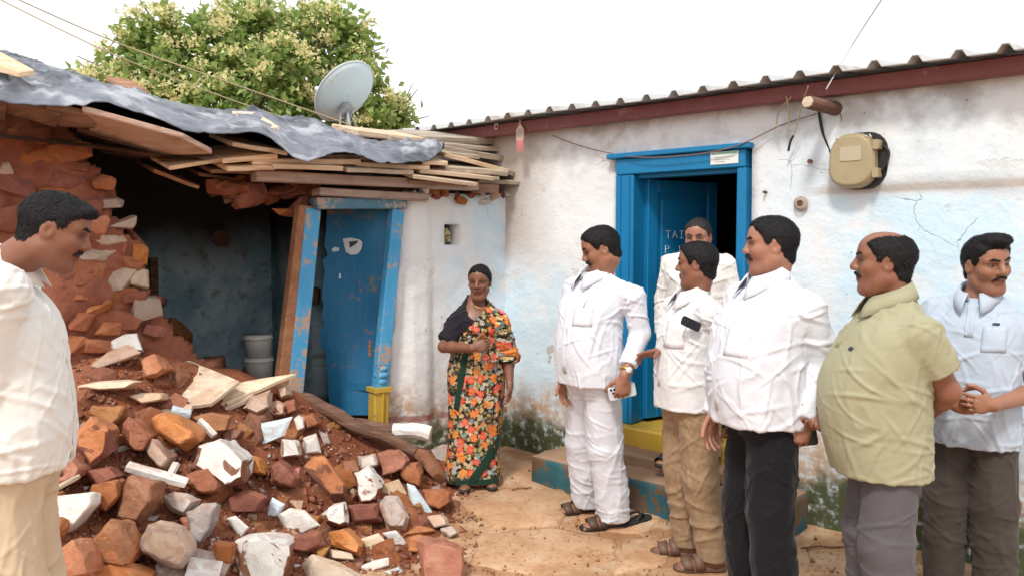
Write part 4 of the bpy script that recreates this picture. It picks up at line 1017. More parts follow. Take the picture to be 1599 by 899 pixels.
STONES = [
 ([(167, 535), (195, 521), (214, 520), (224, 550), (200, 538), (169, 548)], 'gw', 'pale pinkish grey slab on top of the heap under the broken wall', .07),
 ([(133, 573), (171, 548), (199, 537), (222, 550), (195, 559), (150, 577)], 't', 'slanting pinkish tan slab just below the topmost pale slab', .08),
 ([(232, 510), (267, 493), (289, 520), (292, 540), (267, 552), (242, 548)], 'r', 'big dark red rock at the foot of the broken wall edge', None),
 ([(222, 559), (242, 551), (263, 576), (251, 587), (223, 593)], 'o', 'orange stone directly below the big dark red rock', None),
 ([(110, 604), (150, 595), (200, 592), (223, 595), (200, 608), (143, 611)], 'tc', 'long flat tan slab lying level beside the white shirted man at the heap', .12),
 ([(200, 618), (223, 612), (258, 613), (258, 624), (223, 631)], 't', 'short tan slab right of the long flat slab', .12),
 ([(143, 632), (195, 634), (188, 653), (172, 667), (136, 644)], 'b', 'brown wedge stone under the long flat tan slab', None),
 ([(113, 672), (143, 647), (173, 671), (168, 713), (142, 735), (120, 700)], 'ro', 'tall rounded orange red boulder touching the white shirt hem', None),
 ([(191, 663), (200, 648), (239, 680), (225, 706), (208, 706), (191, 693)], 'r', 'dusty red block right of the tall rounded boulder', None),
 ([(236, 652), (254, 641), (317, 676), (316, 688), (288, 705), (266, 693), (238, 666)], 'o', 'large long orange stone pointing down below the cream slabs', None),
 ([(312, 695), (346, 683), (387, 723), (386, 751), (356, 764), (300, 730)], 'bw', 'large stone with white plastered top in the middle of the heap', None),
 ([(286, 745), (326, 726), (352, 756), (342, 771), (306, 772)], 'r', 'pinkish brown stone under the white plastered stone', None),
 ([(221, 698), (238, 685), (268, 716), (259, 733), (244, 727)], 't', 'small pinkish tan stone above the white plaster stick', None),
 ([(203, 743), (246, 751), (244, 782), (216, 822), (181, 814), (188, 780)], 'b', 'upright brown block below the white plaster stick', None),
 ([(78, 716), (106, 704), (126, 733), (120, 748), (80, 765)], 'o', 'rounded ochre stone against the beige trousers', None),
 ([(72, 775), (151, 765), (150, 787), (106, 840), (70, 806)], 'w', 'big whitish plaster chunk beside the beige trousers', .12),
 ([(66, 808), (93, 808), (98, 823), (75, 864), (58, 858)], 'o', 'narrow ochre stone below the big whitish plaster chunk', None),
 ([(55, 885), (116, 840), (137, 863), (145, 905), (83, 915)], 'o', 'big pale orange boulder at the bottom edge by the beige trousers', None),
 ([(146, 839), (173, 811), (190, 816), (213, 866), (206, 881), (148, 880)], 'ob', 'orange brown stone with hollow face right of the pale orange boulder', None),
 ([(140, 890), (166, 879), (196, 878), (240, 897), (230, 915), (150, 915)], 'o', 'flat orange stone cut by the bottom edge of the picture', None),
 ([(210, 853), (229, 816), (276, 826), (298, 863), (283, 888), (245, 876)], 'gt', 'big purplish grey rough stone near the bottom edge', None),
 ([(290, 798), (318, 783), (338, 786), (332, 818), (316, 848), (296, 840)], 'g', 'grey stone stained red beside the small orange cube', None),
 ([(281, 808), (303, 804), (310, 823), (289, 834)], 'o', 'small orange cube like stone above the grey rough stone', None),
 ([(253, 775), (280, 768), (311, 781), (290, 808), (262, 800)], 'g', 'dark grey purple stone right of the upright brown block', None),
 ([(353, 808), (368, 804), (390, 823), (374, 844)], 'w', 'white plaster flake left of the square brown block', .03),
 ([(367, 838), (412, 834), (459, 843), (457, 864), (441, 908), (358, 905)], 'bw', 'large square brown block with white top edge at the bottom', None),
 ([(433, 803), (452, 792), (476, 796), (502, 820), (470, 834), (440, 834)], 'w', 'ragged white plaster piece behind the square brown block', .04),
 ([(425, 775), (446, 786), (431, 809), (411, 815)], 'p', 'pale blue painted plaster flake standing by the ragged white piece', .03),
 ([(399, 662), (428, 658), (458, 649), (446, 679), (414, 693), (380, 706), (376, 684)], 'wp', 'broad pale blue painted plaster slab below the cream boards', .04),
 ([(473, 728), (488, 712), (507, 711), (543, 760), (543, 784), (516, 784)], 'bo', 'large flat brown stone leaning in the middle right of the heap', .12),
 ([(420, 728), (437, 717), (464, 749), (459, 762), (425, 751)], 'r', 'red brown wedge stone left of the large leaning flat stone', None),
 ([(384, 707), (405, 716), (416, 741), (393, 740)], 'o', 'small orange stone beside the white plastered stone', None),
 ([(499, 803), (518, 786), (536, 783), (547, 820), (527, 826), (503, 818)], 'bw', 'brown stone with white side below the large leaning flat stone', None),
 ([(594, 786), (603, 775), (620, 776), (640, 809), (634, 829), (606, 828)], 'tg', 'oval grey tan cobble near the right side of the heap', None),
 ([(634, 753), (648, 758), (677, 801), (660, 810), (640, 779)], 'p', 'white blue plaster slab leaning beside the oval cobble', .04),
 ([(591, 708), (606, 701), (624, 701), (641, 718), (629, 732), (595, 746)], 'o', 'yellowish ochre block below the fallen logs', None),
 ([(622, 722), (652, 720), (661, 737), (657, 762), (629, 748)], 'r', 'red brick right of the yellowish ochre block', None),
 ([(630, 698), (656, 697), (673, 702), (699, 747), (684, 757), (650, 722)], 'b', 'large flat brown stone next to the floral saree', .12),
 ([(659, 764), (690, 763), (704, 768), (706, 784), (686, 795), (663, 785)], 'r', 'red brown block at the right edge of the heap', None),
 ([(552, 737), (576, 726), (600, 760), (592, 784), (563, 788)], 'rw', 'red stone with a white plaster cap left of the oval cobble', None),
 ([(652, 841), (690, 846), (723, 858), (725, 908), (660, 910)], 'o', 'big pale orange squared stone at the bottom edge on bare ground', None),
 ([(637, 836), (665, 835), (680, 842), (652, 864), (638, 862)], 'o', 'orange stone just behind the pale orange squared stone', None),
 ([(514, 832), (539, 822), (569, 854), (562, 868), (520, 849)], 'o', 'orange brown brick like stone right of the ragged plaster', None),
 ([(485, 860), (505, 846), (517, 854), (502, 875)], 'b', 'small brown block above the pale bottom slab', None),
 ([(514, 856), (550, 862), (555, 875), (512, 871)], 'tc', 'small tan flat stone beside the small brown block', .05),
 ([(470, 880), (486, 865), (530, 880), (570, 902), (560, 912), (470, 912)], 'c', 'broad pale tan slab cut by the bottom edge', .12),
 ([(559, 885), (585, 873), (608, 869), (608, 882), (576, 894)], 'w', 'flat white plaster plate near the bottom edge', .03),
 ([(598, 893), (622, 884), (630, 892), (615, 899)], 'p', 'small pale blue plaster chip at the bottom edge', .03),
 ([(560, 841), (591, 831), (616, 858), (577, 864)], 'c', 'cream crumbly plaster plate below the oval cobble', .03),
 ([(597, 831), (618, 827), (636, 847), (622, 857)], 'w', 'cream white flat piece right of the crumbly plate', .03),
 ([(376, 637), (391, 617), (422, 608), (423, 635), (399, 648)], 't', 'pinkish stone under the tip of the cream boards', None),
 ([(429, 602), (448, 600), (453, 617), (437, 624)], 't', 'small pink stone below the leaning door post', None),
 ([(441, 628), (459, 623), (464, 640), (446, 648)], 'r', 'small bright red stone below the small door', None),
 ([(408, 634), (433, 623), (445, 632), (445, 648), (422, 652)], 'rt', 'red brown stone between pinkish and bright red stones', None),
 ([(470, 650), (490, 644), (498, 662), (478, 670)], 'r', 'red brick next to the white knob in front of the door', None),
 ([(458, 653), (466, 647), (474, 651), (475, 668), (463, 674)], 'w', 'white knob of plaster beside the red brick at the door', None),
 ([(473, 683), (493, 676), (502, 707), (471, 712)], 'gw', 'greyish white upright slab behind the large leaning flat stone', .06),
 ([(497, 670), (512, 677), (517, 692), (506, 698)], 'g', 'grey flat shard under the fallen logs', .03),
 ([(557, 712), (584, 709), (592, 726), (561, 736)], 'g', 'grey stone left of the yellowish ochre block', None),
 ([(530, 719), (554, 717), (562, 737), (539, 742)], 'b', 'brown stone left of the grey stone in the upper right heap', None),
 ([(440, 685), (463, 687), (468, 711), (437, 716)], 'tw', 'pinkish stone with white plaster right of the broad blue slab', None),
 ([(666, 806), (688, 802), (699, 808), (702, 821), (678, 826)], 'gt', 'rough grey tan lump at the right rim of the heap', None),
 ([(687, 825), (705, 820), (717, 832), (701, 840)], 'g', 'small grey cube stone on bare ground at the heap rim', None),
 ([(345, 676), (366, 668), (380, 672), (372, 684), (350, 690)], 'b', 'brown stone between the cream boards and white plastered stone', None),
 ([(300, 650), (330, 642), (362, 648), (355, 672), (318, 676)], 'b', 'olive brown flat stone under the cream boards', .1),
 ([(350, 775), (395, 765), (420, 775), (405, 800), (360, 800)], 'm', 'dark mud lump below the white plastered stone', None),
 ([(145, 755), (185, 748), (190, 775), (165, 800), (140, 790)], 'm', 'shaded dark red stone between the plaster chunk and the upright block', None),
 ([(130, 735), (172, 727), (185, 745), (150, 760)], 'm', 'dark red stone under the tall rounded boulder', None),
 ([(455, 835), (500, 830), (510, 850), (480, 866), (452, 862)], 'm', 'dark red lump right of the square brown block', None),
 ([(335, 845), (365, 848), (362, 880), (335, 875)], 'm', 'dark red lump left of the square brown block', None),
 ([(540, 790), (590, 785), (598, 812), (550, 818)], 'm', 'flat red mud lump left of the oval cobble', None),
 ([(665, 705), (690, 694), (722, 697), (726, 718), (690, 726)], 'tg', 'flat grey tan stone at the wall foot behind the saree', .2),
]
k = 0
for poly, code, label, thin in STONES:
    k += 1; poly_stone('stone', poly, code, label, 400 + k, thin)
# brick lying on the boards, plaster sticks, thin flakes
def stick(name, a, b, th, code, label, cat, dpt=.05, up=.02, group=None):
    A, B_ = hit(*a), hit(*b); y_ = min(A[1], B_[1]) - up
    A, B_ = at(*a, y_), at(*b, y_ + (B_[1] - A[1]) * .5); t = th * y_ / F_PX
    mb = MB().bar(A, B_, dpt, t, up=np.array([0, -.3, 1.])); o = mb.build(name, MAT[CM[code]] if code in CM else MAT[code])
    roughen(o, int(a[0]), t, True, 3); return props(o, label, cat, group)
stick('plaster_stick', (198, 727), (292, 754), 10, 'w', 'long thin white plaster stick lying across the brown block', 'plaster', .05, .12)
stick('plaster_stick', (262, 748), (276, 722), 8, 'w', 'short white splinter crossing the end of the plaster stick', 'plaster', .03, .12)
stick('plaster_flake', (288, 870), (358, 884), 8, 'g', 'upper of two thin grey plaster flakes by the square brown block', 'plaster', .12, .05)
stick('plaster_flake', (292, 886), (344, 893), 8, 'w', 'lower of two thin grey plaster flakes by the square brown block', 'plaster', .12, .08)
stick('twig', (84, 764), (124, 742), 5, 'wood_pale', 'pale stick leaning on the whitish plaster chunk', 'stick', .02, .1)
stick('plaster_flake', (312, 655), (335, 680), 9, 'w', 'white plaster shard standing below the cream boards', 'plaster', .03, .06)
stick('plaster_flake', (268, 640), (298, 646), 9, 'p', 'pale blue plaster shard under the small cream board', 'plaster', .05, .06)
# cream boards (flat slabs) on the heap
def heap_board(poly, label, t=.028, mat='slab_cream', lift=0.0):
    P = np.array(poly, float); c = hit(*(P.mean(0))); n_ = unit((.05, -.42, .9))
    pts = [on_plane(px, py, c + np.array([0, 0, .03 + lift]), n_) for px, py in poly]
    # uneven edges
    ring = []
    for i in range(len(pts)):
        a, b = pts[i], pts[(i + 1) % len(pts)]
        for t_ in (0, .33, .66): ring.append(a + (b - a) * t_ + (np.array([random.uniform(-.008, .008), random.uniform(-.008, .008), 0]) if t_ else 0))
    o = MB().prism([p - n_ * t for p in ring], n_ * t).build('flat_board', MAT[mat])
    bm = bmesh.new(); bm.from_mesh(o.data); bmesh.ops.recalc_face_normals(bm, faces=bm.faces); bm.to_mesh(o.data); bm.free(); bevel(o, .004)
    return props(o, label, 'board', 'flat cream boards on the heap')
heap_board([(276, 567), (296, 562), (326, 574), (374, 594), (330, 628), (300, 632), (268, 606)], 'left one of the broad cream boards, strewn with red earth')
heap_board([(366, 598), (420, 588), (463, 582), (420, 600), (392, 611), (328, 638), (300, 634), (330, 612)], 'right one of the broad cream boards, with a long pointed tip', lift=.012)
heap_board([(300, 640), (340, 634), (396, 613), (390, 620), (340, 643)], 'narrow cream board sticking out under the two broad ones', lift=-.02)
heap_board([(236, 645), (262, 634), (301, 629), (298, 637), (262, 645)], 'small cream board left of the two broad ones', lift=.0)
poly_stone('brick', [(378, 573), (390, 564), (418, 561), (418, 584), (392, 589), (379, 585)], 'r', 'red brown brick lying on the right broad cream board', 900, .08, .9, None)['category'] = 'brick'
# fallen logs
def log(a, b, r0, r1, mat, label, ya=None, yb=None, endmat=None, frac=.55):
    A = at(*a, ya); B_ = at(*b, yb); N = 14
    pts = [A + (B_ - A) * i / N + np.array([0, 0, math.sin(i * .7) * .008]) for i in range(N + 1)]
    e = empty('log', tuple((A + B_) / 2 - ZZ * r0), label, 'log')
    rs = [r0 + (r1 - r0) * i / N for i in range(N + 1)]
    def ro(sub, rr, nm, mt):
        mb = MB(); mb.tube(sub, rr, 10); o = mb.build(nm, MAT[mt], e)
        for v_ in o.data.vertices:
            d_ = float(fbm(np.array(v_.co) * 14, 3, 3)) * .03; v_.co.z += d_; v_.co.y += d_ * .6
        return o
    if endmat:
        kx = int(N * frac); ro(pts[:kx + 1], rs[:kx + 1], 'wood', mat); ro(pts[kx:], [r * 1.08 for r in rs[kx:]], 'painted_end', endmat)
    else: ro(pts, rs, 'wood', mat)
log((470, 622), (648, 706), .05, .035, 'wood_dark', 'long mud covered log slanting down in front of the small door', 5.0, 4.9)
log((540, 664), (672, 676), .045, .05, 'wood_dark', 'fallen beam with a white painted end beside the yellow plinth', 5.05, 5.0, 'white_paint', .58)
# smaller stones, strewn
small_src = {}
for code in 'rbomtgwpc':
    for j in range(4):
        Vv, Fc = rock_mesh(1, .8, .75 if code not in 'wpc' else .3, 1000 + j * 17 + ord(code), 10)
        me = raw_mesh('stone', np.array(Vv), Fc); me.materials.append(MAT[CM[code]]); small_src[code, j] = me
KINDW = ['r'] * 10 + ['b'] * 7 + ['o'] * 4 + ['m'] * 7 + ['t'] * 3 + ['g'] * 2 + ['w'] * 5 + ['p'] * 1 + ['c'] * 3
NAMEK = {'r': 'small red stone lying loose in the rubble heap', 'b': 'small brown stone lying loose in the rubble heap', 'o': 'small orange stone lying loose in the rubble heap', 'm': 'dark lump of red mud lying loose in the rubble heap', 't': 'small pinkish tan stone lying loose in the rubble heap', 'g': 'small grey stone lying loose in the rubble heap', 'w': 'small white plaster fragment lying loose in the rubble heap', 'p': 'small pale blue plaster fragment lying loose in the rubble heap', 'c': 'small cream plaster fragment lying loose in the rubble heap'}
import re
CUTW = re.compile(r' (on|at|just|directly|lying|under|right|left|below|above|beside|with|pointing|between|near|cut|in|next|standing|leaning|touching|against|behind|like|stained) ')
MARKS = [(np.mean(np.array(st[0]), 0), CUTW.split(st[2] + ' ')[0].strip()) for st in STONES]
_names = [n_ for _, n_ in MARKS]; MARKS = [(p_, n_) for p_, n_ in MARKS if _names.count(n_) == 1]
MARKS += [(np.array([300., 600]), 'left broad cream board'), (np.array([420., 600]), 'pointed cream board'), (np.array([245., 740]), 'white plaster stick'), (np.array([560., 665]), 'mud covered log')]
TAKEN = set()
COLW = {'r': 'red stone', 'b': 'brown stone', 'o': 'orange stone', 'm': 'dark mud lump', 't': 'pinkish tan stone', 'g': 'grey stone', 'w': 'white plaster bit', 'p': 'pale blue plaster bit', 'c': 'cream plaster bit'}
def place_label(px, py, code, s_):
    sz = 'tiny' if s_ < .075 else 'small' if s_ < .125 else 'medium' if s_ < .19 else 'bigger'
    order = sorted(MARKS, key=lambda q: np.hypot(q[0][0] - px, q[0][1] - py))
    for p_, n_ in order[:14]:
        dx, dy = px - p_[0], py - p_[1]; dist = np.hypot(dx, dy)
        w = ('right of' if dx > 0 else 'left of') if abs(dx) > 2 * abs(dy) else ('below' if dy > 0 else 'above') if abs(dy) > 2 * abs(dx) else ('below and ' if dy > 0 else 'above and ') + ('right of' if dx > 0 else 'left of')
        far = 'just ' if dist < 45 else 'a little ' if dist < 90 else 'farther '
        lab = f'{sz} {COLW[code]} {far}{w} the {n_}'
        if lab not in TAKEN and len(lab.split()) <= 16: TAKEN.add(lab); return lab
    return NAMEK[code]
cnt = 0
while cnt < 226:
    px, py = random.uniform(50, 715), random.uniform(535, 899)
    if py < 565 + (px - 250) * .33 or (px > 560 and py < 715) or (px > 640 and py > 850) or (px < 120 and py < 640): continue
    p = hit(px, py)
    if p[2] < gzq(p[0], p[1]) + .02 and random.random() < .5: continue
    code = random.choice(KINDW); s_ = random.choice([.07, .09, .12, .15, .18, .21, .25, .28]) * random.uniform(.8, 1.15)
    if code in 'wpc': s_ *= .7
    o = bpy.data.objects.new('stone', small_src[code, random.randrange(4)]); COL.objects.link(o)
    o.location = (p[0], p[1], p[2] - s_ * .14); o.scale = (s_, s_ * random.uniform(.7, 1.1), s_ * random.uniform(.7, 1.1))
    o.rotation_euler = (random.uniform(-.6, .6), random.uniform(-.6, .6), random.uniform(0, 6.28))
    props(o, place_label(px, py, code, s_), 'stone', 'small loose stones of the heap'); cnt += 1
# crumbs, too many to count
def crumbs(n, seed, mat, smin, smax, spread):
    rg = np.random.default_rng(seed); V = []; Fc = []; c = 0
    T = np.array([[1, 1, 1], [-1, -1, 1], [-1, 1, -1], [1, -1, -1.]]) * .6
    while c < n:
        px, py = rg.uniform(40, spread), rg.uniform(545, 899)
        if py < 560 + (px - 250) * .33 or (px < 110 and py < 640) or (px > 620 and py < 720): continue
        if px > 700 and rg.random() < (px - 700) / (spread - 700 + 1): continue
        p = hit(px, py); s_ = rg.uniform(smin, smax) * (1 if rg.random() < .85 else 1.8)
        R_ = np.linalg.qr(rg.normal(0, 1, (3, 3)))[0]; P = (T * rg.uniform(.5, 1.2, (4, 3))) @ R_ * s_ + p + ZZ * s_ * .2
        b = len(V) * 1; V += list(P); Fc += [(b, b + 1, b + 2), (b, b + 2, b + 3), (b, b + 3, b + 1), (b + 1, b + 3, b + 2)]; c += 1
    return obj('rubble_crumbs', np.array(V), np.array(Fc), MAT[mat])
props(crumbs(2600, 1, 'mud', .006, .022, 800), 'loose red earth crumbs scattered over the rubble heap', kind='stuff')
props(crumbs(900, 2, 'plaster_white', .004, .012, 780), 'tiny white plaster crumbs scattered over the rubble heap', kind='stuff')
props(crumbs(700, 3, 'stone_brown', .012, .03, 740), 'brown stone chips scattered over the rubble heap', kind='stuff')

# grit and straw on the yard
rg_ = np.random.default_rng(77); V = []; Fc = []
T_ = np.array([[1, 1, 1], [-1, -1, 1], [-1, 1, -1], [1, -1, -1.]]) * .6
for k_ in range(1500):
    px, py = rg_.uniform(690, 1599), rg_.uniform(742, 899); p = on_plane(px, py, (0, 0, 0), ZZ)
    if np.dot(p - CO, NR) < .05 or (np.dot(p - CO, NR) < .52 and .6 < np.dot(p - CO, ER) < 2.4): continue
    s_ = rg_.uniform(.003, .008) * (1 if rg_.random() < .9 else 2.2); z_ = gz(p[0], p[1]); R_ = np.linalg.qr(rg_.normal(0, 1, (3, 3)))[0]
    P = (T_ * rg_.uniform(.5, 1.2, (4, 3))) @ R_ * s_ + np.array([p[0], p[1], z_ + s_ * .3 + .006]); b0 = len(V); V += list(P); Fc += [(b0, b0 + 1, b0 + 2), (b0, b0 + 2, b0 + 3), (b0, b0 + 3, b0 + 1), (b0 + 1, b0 + 3, b0 + 2)]
props(obj('ground_grit', np.array(V), np.array(Fc), MAT['stone_brown']), 'fine brown grit scattered on the yard', kind='stuff')
def yard_twig(px, py, ln, an, label):
    p = gp(px, py) + ZZ * .016; d = np.array([math.cos(an), math.sin(an), 0]) * ln
    props(MB().tube(catmull([p - d, p - d * .2 + np.array([0, .01, .004]), p + d * .3, p + d]), [.004, .005, .0045, .004] * 6 + [.003], 5).build('twig', MAT['wood_dark'], None, True), label, 'twig')
yard_twig(815, 770, .07, .4, 'short dry twig on the ground right of the saree')
yard_twig(1285, 858, .12, .1, 'dry twig on the ground by the green wall foot')
yard_twig(735, 812, .05, 1.0, 'tiny dry twig at the right rim of the heap')
A_ = hit(462, 742); V = [A_ + np.array([x, -.05 + .02 * math.sin(x * 90 + z * 60), z]) for x in np.linspace(-.03, .035, 8) for z in np.linspace(-.005, .06, 8)]
props(obj('cloth_scrap', V, [(i * 8 + j, (i + 1) * 8 + j, (i + 1) * 8 + j + 1, i * 8 + j + 1) for i in range(7) for j in range(7)], MAT['pink_thread'], None, True), 'crumpled pink scrap stuck between stones in the heap', 'scrap')
# ================================================================ people: one continuous body each, clothes as children
class Grid:
    def __init__(s, lo, hi, h):
        s.h = h; s.ax = [np.arange(lo[i], hi[i] + h, h, dtype=np.float32) for i in range(3)]
        s.F = np.full([len(a) for a in s.ax], 1.0, np.float32)
    def cut(s, lo, hi):
        sl = []; co = []
        for i in range(3):
            a = max(0, int(np.searchsorted(s.ax[i], lo[i])) - 1); b = min(len(s.ax[i]), int(np.searchsorted(s.ax[i], hi[i])) + 1)
            if b <= a: return None
            sl.append(slice(a, b)); sh = [1, 1, 1]; sh[i] = b - a; co.append(s.ax[i][a:b].reshape(sh))
        return tuple(sl), co
    def put(s, fn, lo, hi, k=.01, sub=False):
        pad = k + 2.5 * s.h; c = s.cut([v - pad for v in lo], [v + pad for v in hi])
        if c is None: return
        sl, (X, Y, Z) = c; b = fn(X, Y, Z); a = s.F[sl]
        if sub:
            b = -b; h = np.clip(.5 - .5 * (b - a) / k, 0, 1); s.F[sl] = b + (a - b) * h + k * h * (1 - h)
        else:
            h = np.clip(.5 + .5 * (b - a) / k, 0, 1); s.F[sl] = b + (a - b) * h - k * h * (1 - h)
    def cone(s, a, b, r1, r2, k=.01, sub=False, cut=None):
        a = np.asarray(a, np.float32); b = np.asarray(b, np.float32); ba = b - a; L2 = float(ba @ ba) + 1e-9; R = max(r1, r2)
        def fn(X, Y, Z):
            px, py, pz = X - a[0], Y - a[1], Z - a[2]
            t = np.clip((px * ba[0] + py * ba[1] + pz * ba[2]) / L2, 0, 1)
            d = np.sqrt((px - ba[0] * t) ** 2 + (py - ba[1] * t) ** 2 + (pz - ba[2] * t) ** 2) - (r1 + (r2 - r1) * t)
            if cut is not None:
                P, n = cut; d = np.maximum(d, (X - P[0]) * n[0] + (Y - P[1]) * n[1] + (Z - P[2]) * n[2])
            return d
        s.put(fn, np.minimum(a, b) - R, np.maximum(a, b) + R, k, sub)
    def ell(s, c, r, M=None, k=.01, sub=False):
        c = np.asarray(c, np.float32); r = np.asarray(r, np.float32); M = np.eye(3) if M is None else np.asarray(M)
        ext = np.sqrt(((M * r[None, :]) ** 2).sum(1))
        def fn(X, Y, Z):
            px, py, pz = X - c[0], Y - c[1], Z - c[2]
            q = [(px * M[0, i] + py * M[1, i] + pz * M[2, i]) / r[i] for i in range(3)]
            k0 = np.sqrt(q[0] ** 2 + q[1] ** 2 + q[2] ** 2); k1 = np.sqrt((q[0] / r[0]) ** 2 + (q[1] / r[1]) ** 2 + (q[2] / r[2]) ** 2) + 1e-9
            return k0 * (k0 - 1) / k1
        s.put(fn, c - ext, c + ext, k, sub)
    def loft(s, keys, infl=0.0, k=.02, pw=2.3, z0=None, z1=None):
        K = np.array(sorted(keys), np.float32); zz = K[:, 0]
        lo_z = zz[0] if z0 is None else z0; hi_z = zz[-1] if z1 is None else z1
        def itp(Z, col):
            z = Z.ravel(); zi = np.clip(z, zz[0], zz[-1]); i = np.clip(np.searchsorted(zz, zi) - 1, 0, len(zz) - 2); t = (zi - zz[i]) / (zz[i + 1] - zz[i])
            m = np.gradient(K[:, col], zz); h = zz[i + 1] - zz[i]; t2, t3 = t * t, t ** 3
            return ((2 * t3 - 3 * t2 + 1) * K[i, col] + (t3 - 2 * t2 + t) * h * m[i] + (-2 * t3 + 3 * t2) * K[i + 1, col] + (t3 - t2) * h * m[i + 1]).reshape(Z.shape)
        def fn(X, Y, Z):
            cx, cy, rx, ry = itp(Z, 1), itp(Z, 2), itp(Z, 3) + infl, itp(Z, 4) + infl
            q = (np.abs((X - cx) / rx) ** pw + np.abs((Y - cy) / ry) ** pw) ** (1 / pw)
            return np.maximum((q - 1) * np.minimum(rx, ry), np.maximum(lo_z - Z, Z - hi_z))
        R = K[:, 3:5].max() + infl + .02
        s.put(fn, (K[:, 1].min() - R, K[:, 2].min() - R, lo_z), (K[:, 1].max() + R, K[:, 2].max() + R, hi_z), k)
    def half(s, P, n):      # keep the side away from n
        X, Y, Z = [s.ax[i].reshape([-1 if j == i else 1 for j in range(3)]) for i in range(3)]
        s.F = np.maximum(s.F, (X - P[0]) * n[0] + (Y - P[1]) * n[1] + (Z - P[2]) * n[2]).astype(np.float32)
    def mesh(s):
        F = s.F; I = F < 0; sh = tuple(n - 1 for n in F.shape)
        cnt = np.zeros(sh, np.int8)
        for a in (0, 1):
            for b in (0, 1):
                for c in (0, 1): cnt += I[a:a + sh[0], b:b + sh[1], c:c + sh[2]]
        cells = np.argwhere((cnt > 0) & (cnt < 8))
        ids = np.full(sh, -1, np.int32); ids[tuple(cells.T)] = np.arange(len(cells))
        off = np.array([(a, b, c) for a in (0, 1) for b in (0, 1) for c in (0, 1)])
        val = np.stack([F[cells[:, 0] + o[0], cells[:, 1] + o[1], cells[:, 2] + o[2]] for o in off], 1)
        acc = np.zeros((len(cells), 3)); n = np.zeros(len(cells))
        for i in range(8):
            for j in range(i + 1, 8):
                if abs(off[i] - off[j]).sum() != 1: continue
                m = (val[:, i] < 0) != (val[:, j] < 0); t = val[m, i] / (val[m, i] - val[m, j])
                acc[m] += off[i] + (off[j] - off[i])[None] * t[:, None]; n[m] += 1
        V = (cells + acc / n[:, None]) * s.h + np.array([a[0] for a in s.ax])
        Q = []
        for ax in range(3):
            sa = [slice(None)] * 3; sb = [slice(None)] * 3; sa[ax] = slice(0, -1); sb[ax] = slice(1, None)
            A, B_ = I[tuple(sa)], I[tuple(sb)]; e = np.argwhere(A != B_)
            u, w = (ax + 1) % 3, (ax + 2) % 3
            e = e[(e[:, u] > 0) & (e[:, w] > 0) & (e[:, u] < sh[u]) & (e[:, w] < sh[w])]
            ins = A[tuple(e.T)]
            def cid(du, dw):
                q = e.copy(); q[:, u] += du; q[:, w] += dw; return ids[tuple(q.T)]
            q = np.stack([cid(-1, -1), cid(0, -1), cid(0, 0), cid(-1, 0)], 1); q[~ins] = q[~ins][:, ::-1]; Q.append(q)
        return V, np.concatenate(Q)
def vnormals(V, Q):
    n = np.zeros_like(V); fn = np.cross(V[Q[:, 2]] - V[Q[:, 0]], V[Q[:, 3]] - V[Q[:, 1]])
    for i in range(4): np.add.at(n, Q[:, i], fn)
    return n / (np.linalg.norm(n, axis=1)[:, None] + 1e-12)
def relax(V, Q, it=2, lam=.5):
    for _ in range(it):
        s = np.zeros_like(V); c = np.zeros(len(V))
        for i in range(4):
            np.add.at(s, Q[:, i], V[Q[:, (i + 1) % 4]]); np.add.at(s, Q[:, (i + 1) % 4], V[Q[:, i]]); np.add.at(c, Q[:, i], 1); np.add.at(c, Q[:, (i + 1) % 4], 1)
        V = V + lam * (s / np.maximum(c, 1)[:, None] - V)
    return V

# ---- skin, hair and cloth
def skin(name, base):
    m = NM(name); v = m.co(); n = m.noise(60, 4, .6, v); n2 = m.noise(9, 3, .5, v)
    at_ = m.nd('Attribute', attribute_name='tint').outputs['Color']
    c = m.mix(m.math('MULTIPLY', n2, .4), base, tuple(x * k for x, k in zip(base, (.78, .68, .62))))
    c = m.mix(1.0, c, at_, 'MULTIPLY')
    return m.out(c, .42, m.bump(n, .2, .003), spec=.4, Subsurface_Weight=.06)
skin('skin_a', (.32, .15, .092)); skin('skin_b', (.255, .11, .068)); skin('skin_c', (.36, .175, .115)); skin('skin_d', (.225, .1, .064))
def hairm(name, c, shine=.14):
    m = NM(name); v = m.co(); n = m.noise(1, 4, .6, m.map(v, (40, 160, 60)), .6)
    return m.out(m.mix(n, c, tuple(min(1, x * 1.8 + .006) for x in c)), .55, m.bump(n, .9, .006), spec=shine)
hairm('hair_black', (.011, .010, .011)); hairm('hair_grey', (.03, .028, .028))
def cloth(name, c, c2=None, weave=260.0, rough=.85, stripe=None, fold=.5, mottle=0.0):
    m = NM(name); v = m.co(); n = m.noise(7, 4, .55, v, .8); n2 = m.noise(26, 4, .6, v, 1.0); w = m.noise(weave, 2, .5, v)
    col = m.mix(m.math('MULTIPLY', n, .25), c, c2 or tuple(x * .86 for x in c))
    if mottle: col = m.mix(m.math('MULTIPLY', m.smooth(n2, .45, .65), mottle), col, tuple(min(1, x * 1.7 + .01) for x in c))
    if stripe is not None:
        x, y, z = m.sep(v); f = m.math('SINE', m.math('MULTIPLY', m.math('ARCTAN2', y, m.math('ADD', x, .0)), 130.0)); col = m.mix(m.math('MULTIPLY', m.smooth(f, .1, .9), .55), col, stripe)
    f1 = m.noise(1, 1, .4, m.map(v, (3.6, 3.6, 2.2), (0, 0, 0), (.5, .4, .3)), 1.4); rd = m.smooth(m.math('ABSOLUTE', m.math('SUBTRACT', f1, .5)), 0.0, .16)
    b = m.bump(n, fold * .8, .02); b = m.bump(rd, fold * .32, .012, b); b = m.bump(n2, fold * .3, .005, b); b = m.bump(w, .15, .001, b)
    m.out(col, rough, b, spec=.15, Sheen_Weight=.1)
